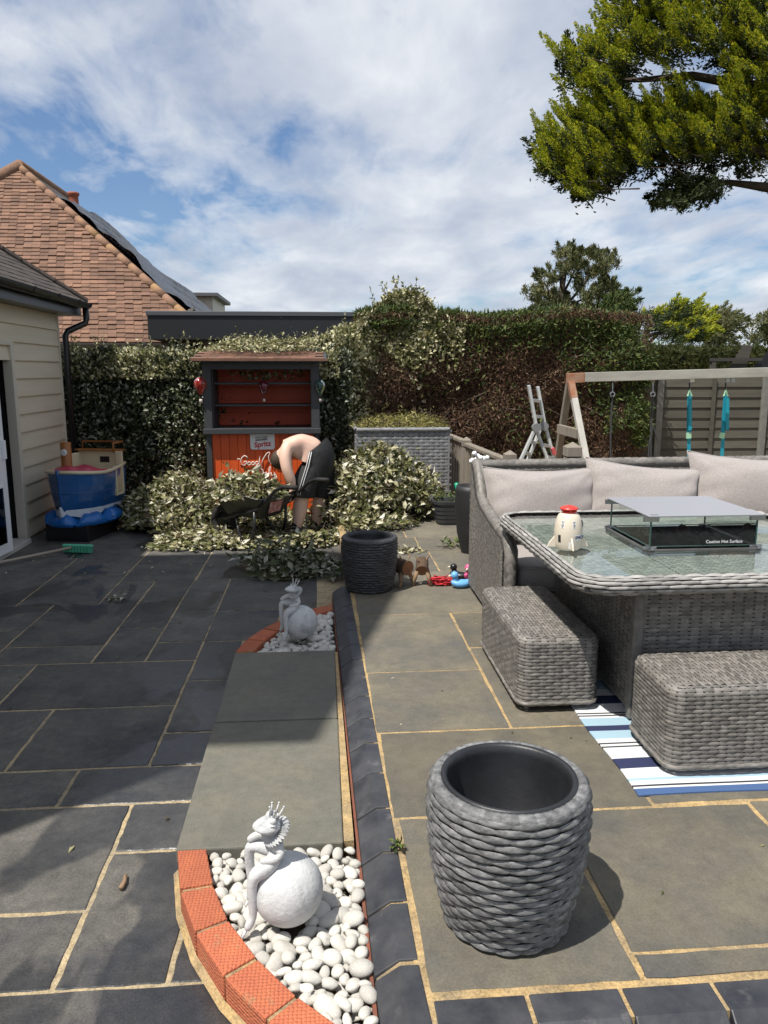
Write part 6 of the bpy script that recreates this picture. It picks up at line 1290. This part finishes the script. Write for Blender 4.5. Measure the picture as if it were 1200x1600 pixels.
P = np.stack([x, y, z], 1)[pick]; leafobj('green_growth', P - hbo, rdir(len(P)) * .6 + np.array([.05, -.5, .5]), rdir(len(P)) + np.array([0, -1, .4]), .075 * rng.uniform(.6, 1.3, len(P)), .02 * rng.uniform(.7, 1.3, len(P)), LM_green, hb)
n = 9000; x = bx1 - rng.exponential(.55, n); z = rng.uniform(-.3, 2.2, n); k = x > bx0; x, z = x[k], z[k]; kk = vnoise(x, z, 3.1, 5) > -.05; x, z = x[kk], z[kk]; y = 9.56 + .16 * vnoise(x, z, 3., 41) + rng.exponential(.06, len(x))
leafobj('green_growth', np.stack([x, y, z], 1) - hbo, rdir(len(x)) * .6 + np.array([.05, -.6, .2]), rdir(len(x)) + np.array([0, -1, .4]), .08 * rng.uniform(.6, 1.3, len(x)), .021 * rng.uniform(.7, 1.3, len(x)), LM_green, hb)
mb = MB()
for k in range(40):
    p = np.array([rng.uniform(bx0, bx1), 9.6 + rng.uniform(0, .1), rng.uniform(.2, 2.0)]); d = rdir(1)[0] * np.array([.3, .1, .2]); mb.tube([tuple(p - hbo), tuple(p + d * .6 + [0, -.05, 0] - hbo), tuple(p + d - hbo)], [.004, .003, .0015], 4)
mb.build('dead_twigs', mat('bleached_twig', (.25, .2, .16), rough=.9), hb)['kind'] = 'stuff'
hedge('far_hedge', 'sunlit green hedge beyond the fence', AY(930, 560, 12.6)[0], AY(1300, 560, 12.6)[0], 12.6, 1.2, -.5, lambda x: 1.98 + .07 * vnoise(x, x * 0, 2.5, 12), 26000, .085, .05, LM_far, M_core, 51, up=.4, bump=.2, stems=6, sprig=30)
# ------------------------------------------------------------------ cuttings
M_mound = mat('dark_filler', (.05, .045, .02), (.09, .075, .035), 15, rough=1., bump=.8, bscale=60, bdist=.02)
def pile(name, label, mounds, n, L, m, zf, seed, loc, spread=.03, cat='leaf pile', flat=.0, stuff=True, wid=(.38, .55)):
    o0 = np.array([loc[0], loc[1], 0.]); A = np.array([a * b for _, _, a, b, h in mounds]); A = A * np.array([1 + 2 * m_[4] for m_ in mounds]); ws = A / A.sum(); idx = rng.choice(len(mounds), n, p=ws); Mm = np.array(mounds)[idx]
    r = np.sqrt(rng.random(n)); a = rng.uniform(0, 2 * math.pi, n); x = Mm[:, 0] + Mm[:, 2] * r * np.cos(a); y = Mm[:, 1] + Mm[:, 3] * r * np.sin(a)
    def hgt(x, y):
        h = np.zeros_like(x)
        for cx, cy, rx, ry, hh in mounds: d = np.clip(1 - ((x - cx) / rx) ** 2 - ((y - cy) / ry) ** 2, 0, 1); h = np.maximum(h, hh * d ** .55)
        return h * (1 + .16 * vnoise(x, y, 9., seed)) 
    z = hgt(x, y); e = .02; nx = -(hgt(x + e, y) - hgt(x - e, y)) / (2 * e); ny = -(hgt(x, y + e) - hgt(x, y - e)) / (2 * e); Nn = np.stack([nx, ny, np.ones(n)], 1); Nn /= np.linalg.norm(Nn, axis=1, keepdims=True)
    base = zf(x, y); off = rng.exponential(spread, n) * np.minimum(1, z * 8 + .15) - .02 * (z > .05); P = np.stack([x, y, base + z + .006], 1) + Nn * off[:, None]; P[:, 2] = np.maximum(P[:, 2], base + .006)
    D = rdir(n) * np.where(z < .04, np.array([[1, 1, .15]]).repeat(n, 0)[:, 0], 1.)[:, None]; D[:, 2] = np.where(z < .06, np.abs(D[:, 2]) * .25, D[:, 2] * .7 + .1); N = Nn + rdir(n) * .8
    Ls = L * (.35 + 1.05 * rng.random(n) ** 1.3); t = thing(name, label, cat, o0)
    if stuff: t['kind'] = 'stuff'
    leafobj('leaves', P - o0, D, N, Ls, Ls * rng.uniform(*wid, n), m, t)
    for k, (cx, cy, rx, ry, hh) in enumerate(mounds):
        if hh < .12: continue
        G_ = []
        for i in range(9):
            q = i / 8 * .93; G_.append([(cx + rx * q * math.cos(b), cy + ry * q * math.sin(b), 0) for b in np.linspace(0, 2 * math.pi, 28, endpoint=False)])
        G_ = np.array(G_); G_[..., 2] = zf(G_[..., 0], G_[..., 1]) + np.maximum(hgt(G_[..., 0], G_[..., 1]) - .035, 0); mb = MB(); mb.grid(G_ - o0, cv=True); mb.build('mound_core', M_mound, t, smooth=True)  # added filler under the leaves, shade of the gaps in its dark colour
    mb = MB()
    for k in range(max(6, n // 70)):
        j = rng.integers(n); p = P[j] - o0; d = rdir(1)[0] * np.array([.24, .24, .13]) * rng.uniform(.5, 1.2); d[2] = abs(d[2]); mb.tube([tuple(p), tuple(p + d * .55 + [0, 0, .01]), tuple(p + d)], [.005, .004, .002], 4)
    mb.build('twigs', M_wood, t)['kind'] = 'stuff'
    return t
flat0 = lambda x, y: np.zeros_like(x); step = lambda x, y: np.where(x > .19, .12, 0.)
pile('leaf_pile', 'big heap of cut silvery leaves in front of the storage box', [(.55, 7.75, .62, .45, .60), (.85, 7.85, .42, .4, .42), (.32, 7.98, .45, .36, .42), (.62, 7.95, .3, .28, .66), (.42, 7.25, .45, .28, .10)], 11500, .078, LM_cut, step, 5, (.5, 7.8))
pile('leaf_pile', 'shaded heap of cut leaves and twigs left of the bar', [(-1.58, 7.95, .5, .38, .36), (-1.35, 7.75, .35, .3, .24), (-1.5, 8.2, .38, .35, .46), (-1.85, 8.15, .3, .3, .28)], 7600, .076, LM_cut, flat0, 6, (-1.5, 8.0))
pile('leaf_pile', 'loose carpet of cut leaves around the wheelbarrow and bar', [(-1.1, 7.3, .5, .3, .05), (-.6, 7.1, .6, .26, .035), (-.5, 7.85, .55, .35, .08), (-.75, 8.15, .45, .22, .15), (-.15, 7.15, .35, .26, .04), (-1.2, 7.0, .45, .14, .02)], 7000, .076, LM_cut, flat0, 7, (-.7, 7.5))
wa = np.array([.85, -.52]) / math.hypot(.85, .52); bc = np.array([wp[0], wp[1]]) + wa * .30
pile('leaf_heap', 'mound of pale cut leaves piled in the wheelbarrow', [(bc[0] - .02, bc[1], .34, .28, .10), (bc[0] - .10, bc[1] + .03, .22, .2, .15), (bc[0] + .15, bc[1] - .08, .2, .18, .1)], 3600, .08, LM_cut, lambda x, y: np.full_like(x, .41), 8, tuple(bc))
cbp = G(450, 895, 0); pile('cut_branch', 'cut leafy branch lying in the shade behind the far pebble bed', [(cbp[0], cbp[1], .30, .28, .13), (cbp[0] + .22, cbp[1] - .1, .28, .2, .08), (cbp[0] - .22, cbp[1] + .25, .22, .2, .07)], 900, .082, LM_cutd, flat0, 9, (cbp[0], cbp[1]), spread=.05)
pile('leaf_litter', 'leaf clippings scattered on the roof of the bar', [(kc, KY + .28, .5, .24, .04), (kc - .2, KY + .45, .4, .2, .1), (kc + .25, KY + .42, .35, .2, .1)], 1500, .05, LM_eleag, lambda x, y: zr_ + .065 + (y - KY + .14) * .128, 13, (kc, KY + .3), cat='leaf litter')
pile('grass_clippings', 'yellow green clippings heaped on the wicker storage box', [(sbx.location[0] - .2, 8.5, .32, .3, .10), (sbx.location[0] + .2, 8.5, .32, .3, .12)], 4500, .06, LM_hay, lambda x, y: np.full_like(x, ht + .12 - .03), 14, (sbx.location[0], 8.5), cat='clippings', wid=(.1, .2))
def sprig(name, label, px, py, z, n, L, m, rad, hgt_=.03, cat='sprig'):
    p = G(px, py, z); t = thing(name, label, cat, (p[0], p[1], z)); q = rng.uniform(-1, 1, (n, 3)) * np.array([rad, rad * .8, 0]); q[:, 2] = .006 + rng.random(n) * hgt_
    D = rdir(n); D[:, 2] = np.abs(D[:, 2]) * .5; leafobj('leaf', q * [.5, .5, 1], D, rdir(n) * .6 + [0, 0, 1], L * rng.uniform(.7, 1.2, n), L * .42, m, t)
    MB().tube([(-rad * .8, 0, .008), (0, .01, .012), (rad * .7, -.01, .008)], .003, 5).build('stem', M_wood, t); return t
sprig('leaf_sprig', 'small green leafy sprig on the dark slabs', 182, 938, 0, 16, .06, LM_cutd, .10)
sprig('weed', 'small green weed growing from the kerb joint', 620, 1327, .12, 22, .03, LM_green, .025, .02, 'weed')
sprig('leaf_sprig', 'leafy sprig on the paving beside the tall pot', 706, 855, .12, 40, .055, LM_green, .16, .06)
sprig('leaf_sprig', 'fallen leaves on the paving beside the big leaf heap', 640, 862, .12, 40, .06, LM_cut, .22, .015)
sprig('tub_plant', 'low leafy plants growing in the grey tub', 700, 800, .30, 90, .05, LM_green, .3, .12, 'plant').location = (tub.location[0] - .05, tub.location[1], .31)
# single fallen leaves over the dark slabs
lt = thing('leaf_litter', 'single fallen leaves scattered over the dark slabs', 'leaf litter', (-1.2, 5, 0), kind='stuff'); n = 90
P = np.stack([rng.uniform(-1.4, 1.1, n), rng.uniform(-2.6, 2.0, n) , np.full(n, .005)], 1); P[:, 1] = np.where(rng.random(n) < .6, rng.uniform(1., 2.1, n), P[:, 1]); D = rdir(n); D[:, 2] *= .05; leafobj('leaves', P, D, rdir(n) * .25 + [0, 0, 1], .035 * rng.uniform(.5, 1.4, n), .015, LM_cut, lt)
lt = thing('leaf_litter', 'specks of leaf and grit on the raised patio', 'leaf litter', (1.2, 4, .12), kind='stuff'); n = 40
P = np.stack([rng.uniform(-.9, .2, n), rng.uniform(-2.2, 3., n), np.full(n, .004)], 1); D = rdir(n); D[:, 2] *= .05; leafobj('leaves', P, D, rdir(n) * .25 + [0, 0, 1], .014 * rng.uniform(.5, 1.8, n), .007, LM_cut, lt)
# ------------------------------------------------------------------ trees
def crown_points(poly, n, Y, dy):
    xs = [p[0] for p in poly]; ys = [p[1] for p in poly]; out = []
    while len(out) < n:
        x, y = rng.uniform(min(xs), max(xs)), rng.uniform(min(ys), max(ys))
        if inpoly(x, y, poly): out.append(AY(x, y, Y + rng.normal() * dy))
    return np.array(out)
def plumes(C, dirs, ln, nb, L, Wd, spread):
    """blades set along plume axes; returns P,D,N and position along the plume"""
    K = len(C); t = rng.random((K, nb)); ax = dirs / np.linalg.norm(dirs, axis=1, keepdims=True); lnn = ln * rng.uniform(.6, 1.3, K)
    P = C[:, None] + ax[:, None] * (t * lnn[:, None])[..., None] + rng.normal(size=(K, nb, 3)) * (spread * (1.05 - t))[..., None]
    D = ax[:, None] + rng.normal(size=(K, nb, 3)) * .42; N = rng.normal(size=(K, nb, 3)); return P.reshape(-1, 3), D.reshape(-1, 3), N.reshape(-1, 3), t.ravel()
CYP = [([(975, -40), (958, 20), (985, 35), (945, 40), (940, 55), (975, 62), (945, 75), (905, 80), (880, 100), (885, 120), (905, 130), (885, 140), (905, 152), (940, 160), (975, 150), (1000, 118), (1090, 100), (1240, 90), (1240, -40)], 330),
       ([(965, 158), (940, 170), (905, 192), (875, 200), (905, 207), (885, 222), (838, 230), (880, 246), (845, 264), (850, 282), (900, 290), (895, 305), (920, 314), (950, 308), (965, 292), (1000, 268), (1060, 260), (1140, 262), (1135, 235), (1180, 190), (1150, 165), (1090, 172), (1060, 140), (1040, 172), (1000, 172)], 400),
       ([(1140, 70), (1260, 60), (1260, 290), (1150, 262), (1135, 240), (1180, 180), (1140, 120)], 190)]
CY = 12.; tb0 = AY(1330, 600, CY); ct = thing('cypress_tree', 'big cypress with yellow green plumes reaching in at the top right', 'tree', (tb0[0], CY, -.5)); c0 = np.array([tb0[0], CY, -.5])
allC = []; allD = []
for poly, n in CYP:
    C = crown_points(poly, n, CY, .55); d = np.stack([-.75 + rng.normal(size=n) * .3, -.15 + rng.normal(size=n) * .25, .40 + rng.normal(size=n) * .22], 1); allC.append(C); allD.append(d)
C = np.concatenate(allC); d = np.concatenate(allD)
def tufts(C, dirs, ln, nb, rad):
    K = len(C); t = rng.random((K, nb)); ax = dirs / np.linalg.norm(dirs, axis=1, keepdims=True); lnn = (ln * rng.uniform(.6, 1.35, K))[:, None]; a = rng.uniform(0, 2 * math.pi, (K, nb))
    u = np.cross(ax, np.array([0, 1., .2])); u /= np.linalg.norm(u, axis=1, keepdims=True); v = np.cross(ax, u); rd = u[:, None] * np.cos(a)[..., None] + v[:, None] * np.sin(a)[..., None]
    prof = np.sin(np.clip(t * .93 + .07, 0, 1) * math.pi) ** .6 * (1 - .45 * t); bend = np.array([0, 0, .25]) * (t ** 2)[..., None] * lnn[..., None]
    P = C[:, None] + ax[:, None] * (t * lnn)[..., None] + bend + rd * (rad * prof * np.sqrt(rng.uniform(.25, 1, (K, nb))))[..., None]
    D = ax[:, None] * .9 + rd * .65 + rng.normal(size=(K, nb, 3)) * .25; N = rd + rng.normal(size=(K, nb, 3)) * .35
    return P.reshape(-1, 3), D.reshape(-1, 3), N.reshape(-1, 3), t.ravel()
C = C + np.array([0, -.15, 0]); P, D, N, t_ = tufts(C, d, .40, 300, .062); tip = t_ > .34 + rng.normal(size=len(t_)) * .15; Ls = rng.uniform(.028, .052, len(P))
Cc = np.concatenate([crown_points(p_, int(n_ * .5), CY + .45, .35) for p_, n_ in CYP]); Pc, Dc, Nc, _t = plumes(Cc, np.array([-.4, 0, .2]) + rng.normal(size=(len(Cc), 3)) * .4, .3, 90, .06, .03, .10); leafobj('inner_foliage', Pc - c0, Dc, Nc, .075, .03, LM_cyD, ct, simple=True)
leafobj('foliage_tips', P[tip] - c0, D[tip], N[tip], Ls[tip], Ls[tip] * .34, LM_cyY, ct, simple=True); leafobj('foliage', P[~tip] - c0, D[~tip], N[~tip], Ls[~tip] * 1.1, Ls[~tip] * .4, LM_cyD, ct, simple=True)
C2 = crown_points([(1020, 305), (1040, 290), (1090, 275), (1150, 283), (1120, 303), (1075, 318), (1050, 314)], 90, CY, .4); d2 = np.stack([-.6 + rng.normal(size=90) * .4, rng.normal(size=90) * .3, -.1 + rng.normal(size=90) * .3], 1); P, D, N, t_ = plumes(C2, d2, .25, 70, .07, .02, .06); leafobj('foliage', P - c0, D, N, .08, .022, LM_cyD, ct)
mb = MB()
for path in ([(1330, 330), (1200, 293), (1140, 285), (1060, 290)], [(1330, 250), (1200, 240), (1120, 215), (1000, 225), (900, 245)], [(1330, 170), (1200, 140), (1080, 118), (1000, 125), (920, 125)], [(1330, 60), (1200, 60), (1080, 60), (1000, 55)], [(1330, 0), (1200, -20), (1050, 0)]):
    mb.tube([tuple(AY(x, y, CY + rng.normal() * .15) - c0) for x, y in path], list(np.linspace(.10, .015, len(path))), 7)
for k in range(120):
    c_ = C[rng.integers(len(C))]; e = c_ + np.array([rng.uniform(.2, .7), rng.normal() * .2, rng.uniform(-.25, -.02)]); mb.tube([tuple(e - c0), tuple((c_ + e) / 2 + rng.normal(size=3) * .04 - c0), tuple(c_ - c0)], [.012, .008, .004], 4)
mb.build('branches', M_wood, ct, smooth=True)['kind'] = 'stuff'
MB().tube([(0, 0, 0), (.1, .05, 2), (-.05, 0, 4.), (.1, .1, 7), (.2, 0, 9)], [.45, .38, .33, .22, .08], 12).build('trunk', M_wood, ct, smooth=True)
def far_tree(label, poly, Y, n, dirfn, ln, nb, L, Wd, spread, lm, trunk, limbs, dy, lm2=None):
    b = AY(trunk[0][0], trunk[0][1], Y); t = thing('tree', label, 'tree', (b[0], Y, -.5)); o0 = np.array([b[0], Y, -.5]); C = crown_points(poly, n, Y, dy) if isinstance(poly, list) else poly
    P, D, N, q = plumes(C, dirfn(len(C)), ln, nb, L, Wd, spread); Ls = L * rng.uniform(.6, 1.3, len(P))
    if lm2 is not None:
        k = q > .5; leafobj('crown', P[~k] - o0, D[~k], N[~k], Ls[~k], Ls[~k] * Wd / L, lm, t, simple=True); leafobj('crown_tips', P[k] - o0, D[k], N[k], Ls[k], Ls[k] * Wd / L, lm2, t, simple=True)
    else: leafobj('crown', P - o0, D, N, Ls, Ls * Wd / L, lm, t, simple=True)
    tp = [np.array(AY(x, y, Y)) - o0 for x, y in trunk]; tp = [np.array([tp[0][0], 0, 0.])] + tp; MB().tube([tuple(p) for p in tp], list(np.linspace(.28, .07, len(tp))), 8).build('trunk', M_wood, t, smooth=True)
    if limbs:
        mb = MB()
        for lb in limbs: mb.tube([tuple(np.array(AY(x, y, Y + rng.normal() * .1)) - o0) for x, y in lb], list(np.linspace(.075, .02, len(lb))), 6)
        mb.build('limbs', M_wood, t, smooth=True)
    return t
up = lambda s, v=(0, 0, 1.): (lambda n: np.array(v) + rng.normal(size=(n, 3)) * s)
pine_clumps = []
for (x, y, rx, ry, k) in ((880, 402, 14, 6, 9), (905, 398, 18, 6, 12), (935, 405, 16, 7, 11), (945, 418, 14, 7, 9), (955, 412, 6, 5, 4), (862, 438, 14, 6, 9), (842, 437, 8, 5, 5), (850, 455, 12, 5, 6), (832, 463, 10, 5, 6), (880, 425, 12, 6, 7), (905, 420, 14, 7, 9), (930, 432, 16, 7, 11), (950, 448, 14, 5, 8), (958, 458, 8, 4, 5), (935, 460, 16, 7, 11), (905, 445, 12, 7, 7), (918, 470, 18, 7, 11), (885, 470, 14, 6, 7), (855, 472, 16, 6, 8), (840, 482, 14, 5, 7), (945, 474, 14, 6, 8), (870, 486, 16, 5, 8), (915, 486, 20, 6, 10)):
    for _ in range(k): pine_clumps.append(AY(x + rng.normal() * rx * .5, y + rng.normal() * ry * .5, 32 + rng.normal() * .9))
far_tree('open crowned pine rising behind the brown hedge', np.array(pine_clumps), 32, 0, up(.5), .38, 130, .17, .034, .10, LM_pine, [(872, 560), (873, 500), (878, 450), (885, 415)], [[(873, 490), (895, 465), (915, 440), (925, 415)], [(873, 488), (905, 470), (940, 455)], [(874, 480), (860, 460), (850, 440)], [(873, 495), (850, 475), (835, 465)], [(876, 465), (890, 440), (905, 405)], [(878, 455), (875, 430), (880, 405)]], .9)
far_tree('small dark conifer peeping over the hedge left of the swing', [(935, 512), (940, 490), (962, 482), (975, 470), (984, 472), (982, 500), (985, 515)], 20, 70, up(.45), .45, 140, .11, .03, .12, LM_green, [(962, 540), (965, 500)], None, .4)
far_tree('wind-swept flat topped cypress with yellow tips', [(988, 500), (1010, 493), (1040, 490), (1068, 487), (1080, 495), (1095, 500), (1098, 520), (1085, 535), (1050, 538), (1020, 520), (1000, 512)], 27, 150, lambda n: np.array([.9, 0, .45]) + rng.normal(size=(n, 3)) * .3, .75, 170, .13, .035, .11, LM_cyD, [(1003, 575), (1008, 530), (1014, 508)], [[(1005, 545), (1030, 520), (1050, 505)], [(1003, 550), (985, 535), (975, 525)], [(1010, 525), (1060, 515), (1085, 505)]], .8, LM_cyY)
far_tree('dark wind-swept cypress behind the yellow tipped one', [(1088, 500), (1105, 493), (1125, 493), (1138, 503), (1148, 512), (1135, 520), (1130, 535), (1090, 538)], 34, 95, lambda n: np.array([.9, 0, .3]) + rng.normal(size=(n, 3)) * .3, .8, 170, .15, .04, .14, LM_pine, [(1105, 575), (1110, 520)], None, .8)
far_tree('loose grey green tree at the right edge beyond the hedge', [(1168, 512), (1185, 506), (1215, 500), (1260, 490), (1260, 545), (1172, 545), (1178, 530)], 30, 90, up(.6), .5, 150, .14, .04, .16, LM_pine, [(1200, 575), (1205, 525)], None, .8)
